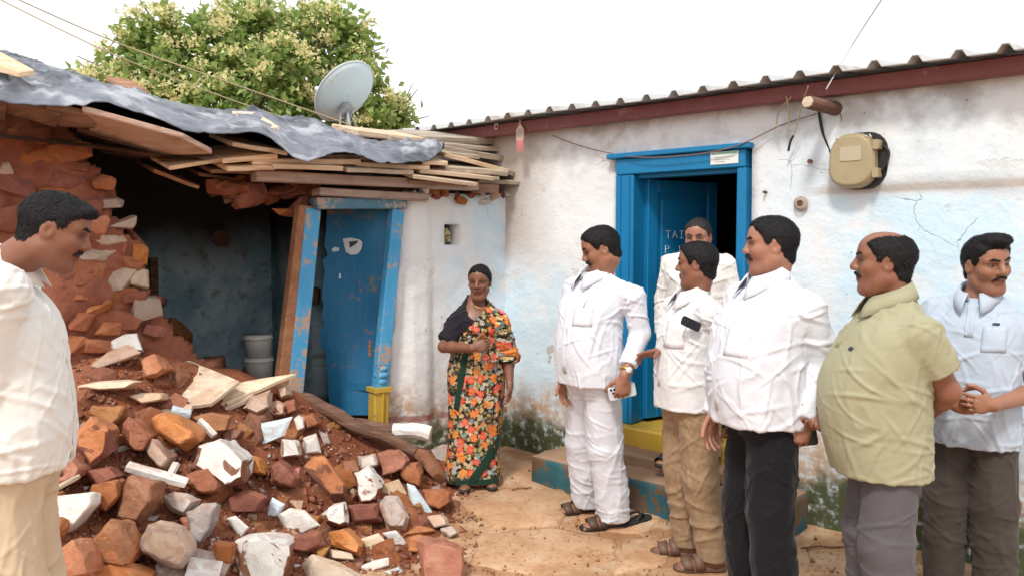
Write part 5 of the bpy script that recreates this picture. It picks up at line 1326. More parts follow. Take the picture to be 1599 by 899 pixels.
cloth('cloth_white', (.73, .73, .75)); cloth('cloth_white_blue', (.69, .715, .79)); cloth('cloth_cream_white', (.78, .765, .73)); cloth('cloth_stripe', (.76, .74, .71), stripe=(.55, .49, .44))
cloth('cloth_khaki', (.29, .195, .115), mottle=.25); cloth('cloth_beige', (.6, .47, .33)); cloth('cloth_black', (.009, .009, .012), rough=.8, fold=.35); cloth('cloth_grey', (.105, .095, .105), fold=.5); cloth('cloth_browngrey', (.062, .05, .043))
cloth('cloth_olive', (.345, .33, .215)); cloth('cloth_palegrey', (.43, .495, .59)); cloth('cloth_blouse', (.017, .015, .022), fold=.3); cloth('cloth_green', (.012, .04, .025), fold=.3)
# flowered saree print
m = NM('saree_print'); uv = m.co('UV')
warp = m.nd('VectorMath', {0: uv, 1: m.nd('VectorMath', {0: m.noise(14, 3, .6, uv, 0, 'Color'), 1: (.035, .035, 0)}, operation='MULTIPLY').outputs[0]}, operation='ADD').outputs[0]
def petals(scale, rnd_stops, size, n_seed, back):
    vec = m.map(warp, (1, 1, 1), (n_seed * 1.37, n_seed * .73, 0))
    vo = m.nd('TexVoronoi', {'Vector': vec, 'Scale': scale, 'Randomness': .8}, voronoi_dimensions='2D')
    d = vo.outputs['Distance']; col = m.sep(vo.outputs['Color'])
    rel = m.nd('VectorMath', {0: m.nd('VectorMath', {0: vec, 3: scale}, operation='SCALE').outputs[0], 1: m.nd('VectorMath', {0: vo.outputs['Position'], 3: scale}, operation='SCALE').outputs[0]}, operation='SUBTRACT').outputs[0]
    rx, ry, _ = m.sep(rel); an = m.math('ARCTAN2', ry, rx)
    pet = m.math('MULTIPLY', m.math('SINE', m.math('MULTIPLY', an, 6.0)), .055)
    dd = m.math('ADD', d, pet); dd = m.math('ADD', dd, m.math('MULTIPLY', m.math('SUBTRACT', m.noise(60, 3, .6, uv), .5), .16))
    base = m.ramp(col[0], rnd_stops, 'CONSTANT')
    base = m.mix(m.smooth(m.math('ABSOLUTE', m.math('SINE', m.math('MULTIPLY', dd, 17.0))), .3, .9), m.mix(.18, base, (.8, .5, .3)), base)
    base = m.mix(m.smooth(dd, .12, .06), base, (.5, .3, .05))
    return m.mix(m.smooth(dd, size + .03, size - .03), back, base)
bg = m.mix(m.smooth(m.noise(30, 4, .6, uv), .5, .56), (.012, .012, .01), (.06, .065, .03))
c = petals(34, [(0, (.35, .3, .16)), (.2, (.012, .014, .012)), (.45, (.5, .38, .2)), (.6, (.12, .25, .25)), (.72, (.3, .3, .12)), (.85, (.55, .47, .3))], .4, 1, bg)
c = petals(23, [(0, (.46, .34, .2)), (.24, (.36, .38, .4)), (.4, (.6, .15, .045)), (.55, (.08, .2, .24)), (.68, (.014, .014, .013)), (.88, (.42, .33, .2))], .34, 2, c)
c = petals(13.5, [(0, (.66, .07, .045)), (.3, (.7, .17, .03)), (.55, (.66, .09, .09)), (.75, (.68, .22, .045)), (.88, (.014, .014, .013))], .33, 3, c)
nb = m.noise(9, 4, .55, m.co(), .8)
m.out(c, .75, m.bump(nb, .4, .02), spec=.2)

def head_frame(yaw, pitch, roll):
    return np.array(Matrix.Rotation(yaw, 3, 'Z') @ Matrix.Rotation(pitch, 3, 'Y') @ Matrix.Rotation(roll, 3, 'X'))
class Person:
    def __init__(s, label, X, Y, Z, heading, H=1.7, skinm='skin_a', vox=.0053, group='people by the rubble heap'):
        s.k = H / 1.7; s.vox = vox; s.skin = skinm
        s.th = math.atan2(heading[1], heading[0])
        s.root = empty('person', (X, Y, Z), label, 'person', group, s.th)
    def world(s, p):
        c, n = math.cos(s.th), math.sin(s.th); p = np.asarray(p, float); o = np.array(s.root.location)
        return o + np.array([p[0] * c - p[1] * n, p[0] * n + p[1] * c, p[2]])
    def wdir(s, d):
        c, n = math.cos(s.th), math.sin(s.th); return np.array([d[0] * c - d[1] * n, d[0] * n + d[1] * c, d[2]])
    def local(s, p):
        q = np.asarray(p, float) - np.array(s.root.location); c, n = math.cos(s.th), math.sin(s.th)
        return np.array([q[0] * c + q[1] * n, -q[0] * n + q[1] * c, q[2]])
    def emit(s, name, V, Q, mat, parent=None, uv=None, smooth=True):
        o = obj(name, V, Q, mat, parent or s.root, smooth, world=False, uv=uv); return o
    # ------------------------------------------------ skeleton and body
    def body(s, head=(.03, 0, 1.585), yaw=0, pitch=0, roll=0, sh_y=.175, sh_z=1.335, sh_x=-.005, torso=None, arms=None, feet=None, hips=.09, neck_r=.056, jaw=1.0, belly_neck=0, female=False, bare_torso=False, smile=False, legs=True, headscale=1.0, trap=1.0, nose=1.0, cheek=1.0):
        k = s.k; s.hc = np.array(head, float) * k; s.hR = head_frame(yaw, pitch, roll); s.hs = k * headscale; hs = s.hs
        s.torso = [(z * k, cx * k, 0 if len(r) < 3 else r[2] * k, r[0] * k, r[1] * k) for z, cx, *r in torso]
        s.sh = {+1: np.array([sh_x, sh_y, sh_z]) * k, -1: np.array([sh_x, -sh_y, sh_z]) * k}
        s.arms = {sd: {kk: (np.array(v_, float) * k if kk in ('elbow', 'wrist', 'shoulder') else v_) for kk, v_ in a.items()} for sd, a in arms.items()}
        for sd in s.arms:
            if 'shoulder' in s.arms[sd]: s.sh[sd] = s.arms[sd]['shoulder']
        s.feet = feet
        pts = [s.hc + .16 * hs, s.hc - .16 * hs] + [p for a in s.arms.values() for p in (a['elbow'] + .06, a['elbow'] - .06, a['wrist'] + .2, a['wrist'] - .2)] + [v_ + .08 for v_ in s.sh.values()] + [v_ - .08 for v_ in s.sh.values()]
        pts += [np.array([.16, .22, .8]), np.array([-.16, -.22, .0])]
        if feet: pts += [np.array([f[0], f[1], 0]) * k + sgn * np.array([.2, .2, .0]) for f in feet.values() for sgn in (1, -1)]
        pts = np.array(pts); lo, hi = pts.min(0), pts.max(0); lo[2] = -.02
        g = Grid(lo, hi, s.vox); s.g = g
        # trunk
        g.loft([q for q in s.torso if q[0] > .95 * k] if not female else s.torso, -.02 * k if not female else -.008, .03 * k); g.ell(np.array([0, 0, .93]) * k, np.array([.07, .1, .14]) * k, None, .04)
        s.nb = nb = np.array([sh_x - .012, 0, sh_z + .068]) * k
        R, c = s.hR, s.hc
        hp = lambda x, y, z: c + R @ (np.array([x, y, z]) * hs)
        for sd in (1, -1): g.cone(nb + np.array([0, .025 * sd, -.012]) * k, s.sh[sd], .042 * trap * k, .05 * trap * k, .04 * k); s.trap = trap
        g.cone(nb - np.array([0, 0, .03]) * k, hp(-.034, 0, -.06), neck_r * 1.08 * k, neck_r * .94 * k, .022 * k)
        # arms and hands
        for sd, a in s.arms.items(): s.arm(g, sd, a)
        # legs inside the trousers, feet
        if feet and legs:
            for sd, f in feet.items():
                an = math.radians(f[2]); d = np.array([math.cos(an), math.sin(an), 0]); A = np.array([f[0], f[1], .085 + (f[3] if len(f) > 3 else 0)]) * k
                hip = np.array([-.01, hips * sd, .86]) * k; kn = (hip + A) / 2 + np.array([.03, .01 * sd, .03]) * k
                g.cone(hip, kn, .06 * k, .045 * k, .03); g.cone(kn, A, .045 * k, .034 * k, .02)
                g.cone(A - d * .035 * k - ZZ * .045 * k, A + d * .1 * k - ZZ * .055 * k, .036 * k, .028 * k, .03)
                sdv = np.array([-d[1], d[0], 0])
                g.ell(A + d * .115 * k - ZZ * .062 * k, np.array([.06, .042, .022]) * k, np.stack([d, sdv, ZZ], 1), .02)
                for t, (o_, l_) in enumerate(((-.03, .175), (-.013, .178), (.003, .172), (.018, .163), (.031, .15))):
                    g.cone(A + d * (l_ - .035) * k + sdv * o_ * sd * -1 * k - ZZ * .066 * k, A + d * l_ * k + sdv * o_ * sd * -1 * k - ZZ * .072 * k, .011 * k, .010 * k, .005)
        # head
        E = lambda x, y, z, a, b, d_, kk=.015, sub=False: g.ell(hp(x, y, z), np.array([a, b, d_]) * hs, R, kk * hs, sub)
        C = lambda p, q, r1, r2, kk=.01, sub=False: g.cone(hp(*p), hp(*q), r1 * hs, r2 * hs, kk * hs, sub)
        jw = jaw
        E(-.012, 0, .035, .097, .077, .083, .02); E(.012, 0, -.02, .074, .066 * jw, .085, .03)
        E(.025, 0, -.07, .055, .05 * jw, .05, .025)
        C((.062, -.014 * jw, -.104), (.062, .014 * jw, -.104), .022 if not female else .019, .022 if not female else .019, .025)           # chin
        for y in (1, -1):
            C((-.01, .052 * jw * y, -.055), (.04, .032 * jw * y, -.098), .022, .02, .03)     # jaw line
            E(.052, .04 * y, -.02, .026 * cheek, .024 * cheek, .022 * cheek, .025)                             # cheek
            C((.079 - .006 * female, .012 * y, .031), (.064 - .004 * female, .05 * y, .03), .011, .010, .014)         # brow ridge
            E(.089, .033 * y, .012, .014, .017, .0105, .010, True)                      # eye socket
            g.ell(hp(.062, .032 * y, .011), np.array([.0145, .0165, .0115]) * hs, R, .004 * hs)
            E(-.012, .076 * y, -.002, .021, .0085, .031, .006); E(-.006, .083 * y, .0, .010, .006, .017, .004, True)      # ear
        E(.03, 0, .055, .056, .06, .05, .03)                                            # forehead
        C((.083, 0, .026), (.094 + .007 * nose, 0, -.014), .0085, .0115 * nose, .010); E(.093 + .007 * nose, 0, -.021, .0155, .0125 * nose, .0115, .008)   # nose
        for y in (1, -1): E(.091, .0135 * y, -.025, .0115, .0085, .0085, .006)
        mw = .024 if not smile else .03; mz = 0 if not smile else .008
        C((.084, -.012, -.052), (.074, -mw, -.056 + mz), .008, .005, .008); C((.084, .012, -.052), (.074, mw, -.056 + mz), .008, .005, .008); C((.084, -.01, -.052), (.084, .01, -.052), .0085, .0085, .006)
        C((.0815, -.014, -.0665), (.0815, .014, -.0665), .0085, .0085, .008)
        C((.094, -.016, -.0592), (.094, .016, -.0592), .0035, .0035, .003, True)
        V, Q = g.mesh(); V = relax(V, Q, 1, .4)
        o = s.emit('body', V, Q, MAT[s.skin])
        # tint: lips, shaved chin, eye area, painted crease shade; palms stay as they are
        L_ = (V - c) @ R / hs; tint = np.ones((len(V), 4), np.float32)
        hd = (np.linalg.norm(L_, axis=1) < .17) & (L_[:, 0] > .03)
        lips = hd & (abs(L_[:, 2] + .0595 - abs(L_[:, 1]) * (.25 if smile else .03)) < .013) & (abs(L_[:, 1]) < .027) & (L_[:, 0] > .07)
        tint[lips, :3] = (.74, .55, .56) if not female else (.85, .5, .5)
        line = lips & (abs(L_[:, 2] + .0592 - abs(L_[:, 1]) * (.25 if smile else .03)) < .0035); tint[line, :3] = (.35, .22, .22)  # shade of the mouth crease put into the skin tint
        if not female:
            stub = hd & (L_[:, 2] < -.045) & ~lips; tint[stub, :3] *= (.86, .86, .9)
        under = hd & (abs(L_[:, 2] - .011) < .016) & (abs(abs(L_[:, 1]) - .033) < .02); tint[under, :3] *= .62  # darker around the eyes
        ca = o.data.color_attributes.new('tint', 'FLOAT_COLOR', 'POINT'); ca.data.foreach_set('color', tint.ravel())
        s.bodyo = o; s.hp = hp
        # eyes
        for y in (1, -1):
            bm = bmesh.new(); bmesh.ops.create_uvsphere(bm, u_segments=14, v_segments=10, radius=.0118 * hs)
            Ve = np.array([v_.co for v_ in bm.verts]); Fe = [tuple(v_.index for v_ in f.verts) for f in bm.faces]; nm = [np.array(f.normal) for f in bm.faces]; bm.free()
            Ve = Ve * np.array([1, 1.25, .5]); look = R @ unit((1, 0, -.1))
            eo = s.emit('eye', Ve @ R.T + hp(.0692, .032 * y, .0092), Fe, [MAT['eye_white'], MAT['eye_dark']])
            eo.data.polygons.foreach_set('material_index', [1 if n_ @ np.array([.97, 0, -.1]) > .5 else 0 for n_ in nm])
        return s
    def arm(s, g, sd, a):
        k = s.k; S, E_, W_ = s.sh[sd], a['elbow'], a['wrist']; f = a.get('fat', 1.0)
        g.cone(S, E_, .05 * k * f, .040 * k * f, .03 * k); m_ = E_ * .72 + W_ * .28
        g.cone(E_, m_, .040 * k * f, .041 * k * f, .02 * k); g.cone(m_, W_, .041 * k * f, .0275 * k * f, .02 * k)
        d = unit(a.get('hd', W_ - E_)); n = np.asarray(a.get('palm', (0, -sd, 0)), float); n = unit(n - d * (n @ d)); ac = np.cross(d, n)  # across, thumb side below
        ts = a.get('thumb', -sd); ac = ac * ts
        hk = k * a.get('hsize', 1.0); s.arms[sd].update(hd_=d, palm_=n, ac_=ac, hk=hk)
        P = lambda x, y, z: W_ + d * x * hk + ac * y * hk + n * z * hk
        g.cone(W_, P(.03, 0, 0), .027 * hk, .025 * hk, .012)
        M = np.stack([d, ac, n], 1)
        g.ell(P(.055, 0, 0), np.array([.052, .042, .0165]) * hk, M, .012 * hk)
        for (x0, y0), (x1, y1) in (((.045, .022), (.09, .03)), ((.045, .0), (.094, .01)), ((.045, -.012), (.09, -.01)), ((.045, -.022), (.082, -.028))): g.cone(P(x0, y0, 0), P(x1, y1, 0), .013 * hk, .0115 * hk, .006)
        cl = a.get('curl', .35); curls = cl if hasattr(cl, '__len__') else [cl] * 4
        for i, (y0, ln, sp) in enumerate(((.031, .07, .12), (.0105, .078, .03), (-.0105, .072, -.05), (-.03, .056, -.15))):
            p = P(.088 - (i == 3) * .008, y0, 0); ang = curls[i] * .8; r0 = .0092
            for seg, fr in enumerate((.42, .32, .26)):
                dr = unit(d * math.cos(ang) + n * math.sin(ang) + ac * sp * (1 - min(1, abs(curls[i]))))
                q = p + dr * ln * fr * hk * 1.08; g.cone(p, q, r0 * hk, (r0 - .0007) * hk, .003); p = q; r0 -= .0007; ang += curls[i]
            a.setdefault('tips', []).append(p)
        tc = a.get('thumbcurl', .3); p = P(.02, .026, .004); dr = unit(d * .62 + ac * .7 + n * .25)
        for seg, ln in enumerate((.042, .034, .028)):
            q = p + dr * ln * hk; g.cone(p, q, (.0125 - seg * .001) * hk, (.0115 - seg * .001) * hk, .008 if seg == 0 else .004); p = q
            dr = unit(dr + d * .45 * tc + n * .5 * tc - ac * .25 * tc)
    # ------------------------------------------------ hair
    def hair(s, style='short', mat='hair_black', moust=True, brow=True, line=None, grow=.011, seed=1, strands=3200, mous=1.0):
        R, c, hs = s.hR, s.hc, s.hs
        h = .0042; g = Grid((-.14, -.105, -.12), (.12, .105, .15), h)
        X, Y, Z = [g.ax[i].reshape([-1 if j == i else 1 for j in range(3)]) for i in range(3)]
        def el(x, y, z, a, b, d_):
            q = [(X - x) / a, (Y - y) / b, (Z - z) / d_]; k0 = np.sqrt(q[0] ** 2 + q[1] ** 2 + q[2] ** 2); k1 = np.sqrt((q[0] / a) ** 2 + (q[1] / b) ** 2 + (q[2] / d_) ** 2) + 1e-9; return k0 * (k0 - 1) / k1
        def smin(a, b, k_): hh = np.clip(.5 + .5 * (b - a) / k_, 0, 1); return b + (a - b) * hh - k_ * hh * (1 - hh)
        gt = grow - .002
        base = smin(el(-.012, 0, .035, .097 + gt, .077 + gt * .75, .083 + gt * 1.25), el(.03, 0, .055, .056 + gt, .06 + gt * .6, .05 + gt), .03)
        base = smin(base, el(-.047, 0, -.045, .054, .054, .05), .03)
        fx = [-.13, -.1, -.075, -.045, -.028, -.012, .004, .014, .026, .04, .052, .066, .078, .1]
        fz = line or [-.08, -.082, -.078, -.06, -.03, .022, .026, -.006, -.004, .03, .05, .064, .078, .09]
        P = np.stack(np.broadcast_arrays(X, Y, Z), -1)
        nz_ = fbm(P * 38, 3, seed) * .016
        lim = np.interp(X.ravel(), fx, fz).reshape(X.shape)
        if style == 'bun': lim = lim + 0 * X
        side = np.clip((abs(Y) - .03) / .035, 0, 1)
        lim2 = lim * side + (1 - side) * np.where(X > .02, np.interp(X, [.02, .06, .078, .1], [.02, .055, .08, .092]), lim)
        def smax(a, b, k_): return -smin(-a, -b, k_)
        d = smax(base, (lim2 - Z) * .75 + nz_, .02)
        if style == 'bald':
            top = np.sqrt(((X - .03) / .115) ** 2 + (Y / .058) ** 2 + ((Z - .13) / .085) ** 2) - 1
            d = smax(d, -(top * .05) + nz_ * .9, .016)
        if style == 'bun': d = smin(d, el(-.115, 0, -.01, .035, .042, .038), .02)
        if style == 'quiff':
            d = smin(d, np.maximum(el(.045, .01, .112, .06, .06, .028), -Z), .02)
        if style == 'fringe': d = smin(d, el(.072, .0, .088, .03, .058, .022), .02)
        g.F = d.astype(np.float32)
        g.F[0], g.F[-1], g.F[:, 0], g.F[:, -1], g.F[:, :, 0], g.F[:, :, -1] = 1, 1, 1, 1, 1, 1
        V, Q = g.mesh(); N_ = vnormals(V, Q)
        st = fbm(V * np.array([26, 90, 40]), 3, seed + 4) * .008 + fbm(V * np.array([9, 16, 12]), 2, seed + 9) * .012
        if style == 'bun': st = st - .007 * np.exp(-(V[:, 1] / .005) ** 2) * (V[:, 0] > -.02)
        V = V + N_ * st[:, None]
        s.hairo = s.emit('hair', V * hs @ R.T + c, Q, MAT[mat])
        # single hairs combed over the cap so that its edge is soft
        N2 = vnormals(V, Q); rg = np.random.default_rng(seed); n = strands; ii = rg.integers(0, len(V), n); p = V[ii]; nn = N2[ii]
        fl = np.stack([-.75 - .2 * (p[:, 0] < 0), np.sign(p[:, 1]) * .5 * (p[:, 2] > .06), -.35 - 1.1 * (p[:, 0] < -.03) - .5 * (abs(p[:, 1]) > .06)], 1) + rg.normal(0, .28, (n, 3))
        if style in ('fringe', 'quiff'): fl[:, 0] = np.where(p[:, 0] > .0, .8, fl[:, 0])
        fl -= nn * (fl * nn).sum(1)[:, None]; fl /= np.linalg.norm(fl, axis=1)[:, None] + 1e-9; sdv = np.cross(nn, fl)
        L_ = rg.uniform(.012, .026, n)[:, None]; w_ = .0011; r0 = p - fl * L_ * .45 + nn * .0006; r1 = p + fl * L_ * .15 + nn * .0035; r2 = p + fl * L_ * .65 + nn * .0012
        SV = np.stack([r0 - sdv * w_, r0 + sdv * w_, r1 + sdv * w_, r1 - sdv * w_, r2], 1).reshape(-1, 3); b0 = np.arange(n)[:, None] * 5
        SF = np.concatenate([b0 + [0, 1, 2], b0 + [0, 2, 3], b0 + [3, 2, 4]], 0)
        so = s.emit('hair_strands', SV * hs @ R.T + c, SF, MAT[mat], s.hairo, None, False); so['kind'] = 'stuff'
        def tuft(name, prims, mt, hh=.0032, am=.006):
            pts = np.array([p for a, b, *_ in prims for p in (a, b)]); g2 = Grid(pts.min(0) - .02, pts.max(0) + .02, hh)
            for a, b, r1, r2 in prims: g2.cone(a, b, r1, r2, .004)
            V, Q = g2.mesh(); V = V + vnormals(V, Q) * (fbm(V * np.array([120, 260, 120]), 2, 3) * am)[:, None]
            s.emit(name, V * hs @ R.T + c, Q, MAT[mt])
        bt = .62 if style == 'bun' else 1; bx = -.004 if style == 'bun' else 0
        if brow:
            for y in (1, -1): tuft('eyebrow', [((.0925 + bx, .012 * y, .031), (.087 + bx, .034 * y, .0365), .005 * bt, .0055 * bt), ((.087 + bx, .034 * y, .0365), (.0695 + bx, .054 * y, .031), .0055 * bt, .0035 * bt)], mat, .0026, .003)
        if moust:
            q = mous; tuft('moustache', [p_ for y in (1, -1) for p_ in (((.0945, .003 * y, -.0405), (.0895, .02 * y, -.0445), .008 * q, .008 * q), ((.0895, .02 * y, -.0445), (.077, .034 * y, -.055), .0085 * q, .005 * q))], mat)
    # ------------------------------------------------ clothes
    def garment(s, name, build, mat, vox=.0068, amp=.007, seed=1, fq=(7, 7, 3.5), crease=.006, parent=None, lo=None, hi=None, zones=None, cyl=False, folds=130, foldamp=.0062, foldz=.3):
        g = Grid(lo, hi, vox); build(g); V, Q = g.mesh(); V = relax(V, Q, 1, .4); N_ = vnormals(V, Q)
        f = np.array(fq); w = V + fbm(V * 4, 2, seed)[:, None] * .12
        d = fbm(w * f, 3, seed) * amp * 2
        rid = 1 - abs(fbm(w * f * np.array([1.3, 1.3, 1.7]), 2, seed + 7)) * 9
        d = d + np.clip(rid, 0, 1) ** 2 * crease
        if zones:
            for z0, z1, fr, am in zones:
                mk = np.clip(1 - abs(V[:, 2] - (z0 + z1) / 2) / ((z1 - z0) / 2), 0, 1); r2 = 1 - abs(fbm(w * np.array(fr), 2, seed + 13)) * 7
                d = d + mk * np.clip(r2, 0, 1) ** 1.5 * am
        # single folds: a soft ridge with a valley at each side, running mostly aslant
        rg = np.random.default_rng(seed + 100)
        for _ in range(folds):
            i = rg.integers(len(V)); p = V[i]; n0 = N_[i]; t = np.cross(n0, rg.normal(0, 1, 3)); t = t + foldz * ZZ * rg.choice([-1, 1]); t = t - n0 * (t @ n0); t /= np.linalg.norm(t) + 1e-9
            r = V - p; al = r @ t; b_ = np.cross(n0, t); pe = r @ b_ + al ** 2 * rg.normal(0, 1.2); nn = r @ n0
            L_ = rg.uniform(.04, .13); w_ = rg.uniform(.007, .015); q = (pe / w_) ** 2
            d = d + rg.uniform(.35, 1) * foldamp * (1 - .9 * q) * np.exp(-q) * np.exp(-(al / L_) ** 2) * (abs(nn) < .07)
        V = V + N_ * d[:, None]
        uv = None
        if cyl: uv = np.stack([np.arctan2(V[:, 1], V[:, 0] + .0) * .16, V[:, 2]], 1)
        o = s.emit(name, V, Q, MAT[mat], parent, uv)
        return o
    def shirt(s, mat, hem, sleeve='long', ease=.014, cuff=1.0, keys=None, seed=1, amp=.0055, name='shirt', hemcut=None, bottom=None, vox=.0054, crease=.004):
        k = s.k; K = [(z * k, cx * k, 0 if len(r) < 3 else r[2] * k, r[0] * k, r[1] * k) for z, cx, *r in keys] if keys else s.torso
        nb = s.nb
        pts = np.array([s.sh[1], s.sh[-1]] + [p for a in s.arms.values() for p in (a['elbow'], a['wrist'])]); lo = np.minimum(pts.min(0) - .1, [-.28, -.3, hem * k - .03]); hi = np.maximum(pts.max(0) + .1, [.32, .3, 1.56 * k]); lo[2] = min(lo[2], hem * k - .03)
        def build(g):
            g.loft(K, ease * k, .02, z0=hem * k)
            for sd in (1, -1): g.cone(nb + np.array([0, .03 * sd, -.018]) * k, s.sh[sd] - np.array([0, .008 * sd, .0]) * k, .052 * s.trap * k, .062 * s.trap * k, .04 * k)
            for sd, a in s.arms.items():
                S, E_, W_ = s.sh[sd], a['elbow'], a['wrist']; ff = a.get('fat', 1.0)
                if sleeve == 'long':
                    cu = a.get('cuff', cuff); e = E_ + (W_ - E_) * cu; dr = unit(W_ - E_)
                    g.cone(S, E_, .064 * k * ff, .053 * k * ff, .025); g.cone(E_, e + dr * .02, .053 * k * ff, .044 * k * ff, .02, cut=(e, dr))
                elif sleeve == 'short':
                    cu = a.get('cuff', cuff); e = S + (E_ - S) * cu; dr = unit(E_ - S); g.cone(S, e + dr * .03, .07 * k * ff, .07 * k * ff, .025, cut=(e, dr))
            g.cone(nb + np.array([.012, 0, .03]) * k, nb + np.array([.03, 0, .2]) * k, .06 * k, .075 * k, .012, True)
            if hemcut: hemcut(g)
        o = s.garment(name, build, mat, vox, amp, seed, crease=crease, lo=lo, hi=hi)
        s.shirt_o = o
        return o
    def collar(s, mat, r=.07, open_=.3, drop=.045, tip=.05, lift=.03, fwd=.006):
        k = s.k; rows = []; N = 40; parent = s.shirt_o
        ax = s.hc + s.hR @ (np.array([-.025, 0, -.1]) * s.hs); base = s.nb
        for i in range(N + 1):
            ph = open_ + (2 * math.pi - 2 * open_) * i / N; fr = .5 + .5 * math.cos(ph)
            c_, n_ = math.cos(ph), math.sin(ph)
            cen = base + np.array([.012 + fwd, 0, .0]) * k
            def pt(rr, z): return cen + np.array([c_ * rr * 1.02, n_ * rr, z - fr * .035 + (1 - fr) * .028 + lift]) * k
            e = max(0, 1 - min(i, N - i) / 5.0)
            rows.append([pt(r + .002, .0), pt(r - .002, .032), pt(r + .005, .036), pt(r + .022 + e * .012, .014 - drop * .3), pt(r + .03 + e * .03, -drop * .55 - e * tip * .55)])
        V = np.array(rows).reshape(-1, 3); m_ = 5
        Fq = [(i * m_ + j, (i + 1) * m_ + j, (i + 1) * m_ + j + 1, i * m_ + j + 1) for i in range(N) for j in range(m_ - 1)]
        o = obj('collar', V, Fq, MAT[mat], parent, True, world=False); solidify(o, .004, 0); return o
    def patch(s, name, pts, mat, parent=None, off=.0015, thick=.002, dirn=(1, 0, 0), target=None, n=6):
        """a sheet laid on the garment: pts is a quad (y,z corners) in the plane across dirn"""
        tgt = target or s.shirt_o; me = tgt.data
        V = np.empty(len(me.vertices) * 3, np.float32); me.vertices.foreach_get('co', V); V = V.reshape(-1, 3)
        if not hasattr(s, '_bv'): s._bv = {}
        if tgt.name not in s._bv: s._bv[tgt.name] = BVHTree.FromPolygons([tuple(v_) for v_ in V.tolist()], [tuple(p.vertices) for p in me.polygons])
        bv = s._bv[tgt.name]; d = unit(dirn); sdv = unit(np.cross(ZZ, d)); up_ = np.cross(d, sdv)
        out = []
        A, B_, C_, D_ = [np.array(p, float) for p in pts]
        for i in range(n + 1):
            for j in range(n + 1):
                u, w = i / n, j / n; q = (A * (1 - u) + B_ * u) * (1 - w) + (D_ * (1 - u) + C_ * u) * w
                o_ = sdv * q[0] + up_ * q[1] + d * 1.0
                h = bv.ray_cast(Vector(o_), Vector(-d)); out.append((np.array(h[0]) + d * off) if h[0] is not None else None)
        ok = [p for p in out if p is not None]
        if not ok: return None
        mean = np.mean(ok, 0); out = [p if p is not None else mean for p in out]
        Fq = [(i * (n + 1) + j, (i + 1) * (n + 1) + j, (i + 1) * (n + 1) + j + 1, i * (n + 1) + j + 1) for i in range(n) for j in range(n)]
        o = obj(name, out, Fq, MAT[mat], parent or tgt, True, world=False); solidify(o, thick, 0); return o
    def trousers(s, mat, waist=1.0, r=(.1, .082, .07), cuffz=.05, seed=2, amp=.006, hips=.076, pel=(.125, .165), cx=0.0, knee=None, bunch=.009, flare=0.0):
        k = s.k
        f = {sd: np.array([v_[0], v_[1], 0]) * k for sd, v_ in s.feet.items()}
        allp = np.array(list(f.values())); lo = np.minimum(allp.min(0) - .14, [-.24, -.26, 0]); hi = np.maximum(allp.max(0) + .14, [.26, .26, 0]); lo[2] = cuffz * k - .03; hi[2] = waist * k + .02
        def build(g):
            g.loft([(waist * k, cx * k, 0, pel[0] * k * .97, pel[1] * k * .98), (.92 * k, cx * k, 0, pel[0] * k, pel[1] * k), (.84 * k, cx * .6 * k, 0, pel[0] * k * .98, pel[1] * k), (.78 * k, cx * .4 * k, 0, pel[0] * k * .75, pel[1] * k * .85)], 0, .03)
            for sd, A in f.items():
                hz_ = s.feet[sd][3] if len(s.feet[sd]) > 3 else 0
                hip = np.array([cx * .4, hips * sd, .84]) * k; an = A + np.array([-.012, 0, 0]) * k + ZZ * (cuffz + hz_) * k
                kn = (hip + an) / 2 + np.array([.028 + (knee or {}).get(sd, 0), .006 * sd, .02]) * k
                g.cone(hip, kn, r[0] * k, r[1] * k, .035); g.cone(kn, an - ZZ * .03, r[1] * k, r[2] * k, .02, cut=(an, np.array([0, 0, -1.])))
        z = [(.1 * k, .42 * k, (5, 5, 15), bunch), (.42 * k, .62 * k, (6, 6, 14), .006)]
        return s.garment('trousers', build, mat, .0068, amp, seed, (5, 5, 2.2), .006, None, lo, hi, z)
    def sandals(s, mat='sandal_brown', sole='black_rubber', straps=2):
        k = s.k
        for sd, f in s.feet.items():
            an = math.radians(f[2]); d = np.array([math.cos(an), math.sin(an), 0]); c = np.array([-d[1], d[0], 0]); A = np.array([f[0], f[1], f[3] if len(f) > 3 else 0]) * k
            ol = [(-.075, 0), (-.07, .026), (-.04, .036), (.02, .034), (.08, .043), (.13, .047), (.17, .036), (.19, .01), (.188, -.015), (.165, -.036), (.12, -.045), (.06, -.038), (0, -.034), (-.045, -.034), (-.07, -.022)]
            V = []; n = len(ol)
            for z, e in ((.0, .98), (.006, 1.03), (.02, 1.03), (.024, .98)): V += [A + d * x * e * k + c * y * e * sd * k + ZZ * z * k for x, y in ol]
            Fq = [(l * n + i, l * n + (i + 1) % n, (l + 1) * n + (i + 1) % n, (l + 1) * n + i) for l in range(3) for i in range(n)] + [tuple(range(n - 1, -1, -1)), tuple(3 * n + i for i in range(n))]
            if sd < 0: Fq = [q[::-1] for q in Fq]
            so = obj('sandal', V, Fq, MAT[sole], s.root, True, world=False)
            for x0, x1, hgt in ((.035, .085, .068), (.095, .145, .05))[:straps]:
                V = []; M_ = 12
                for x in (x0, (x0 + x1) / 2, x1):
                    for i in range(M_ + 1):
                        t = math.pi * i / M_; V.append(A + d * (x + .012 * math.sin(t)) * k + c * math.cos(t) * (.047 if x > .05 else .043) * k + ZZ * (.016 + math.sin(t) ** .7 * (hgt - .2 * (x - x0))) * k)
                st = obj('strap', V, [(a * (M_ + 1) + i, a * (M_ + 1) + i + 1, (a + 1) * (M_ + 1) + i + 1, (a + 1) * (M_ + 1) + i) for a in range(2) for i in range(M_)], MAT[mat], so, True, world=False); solidify(st, .005, 1)
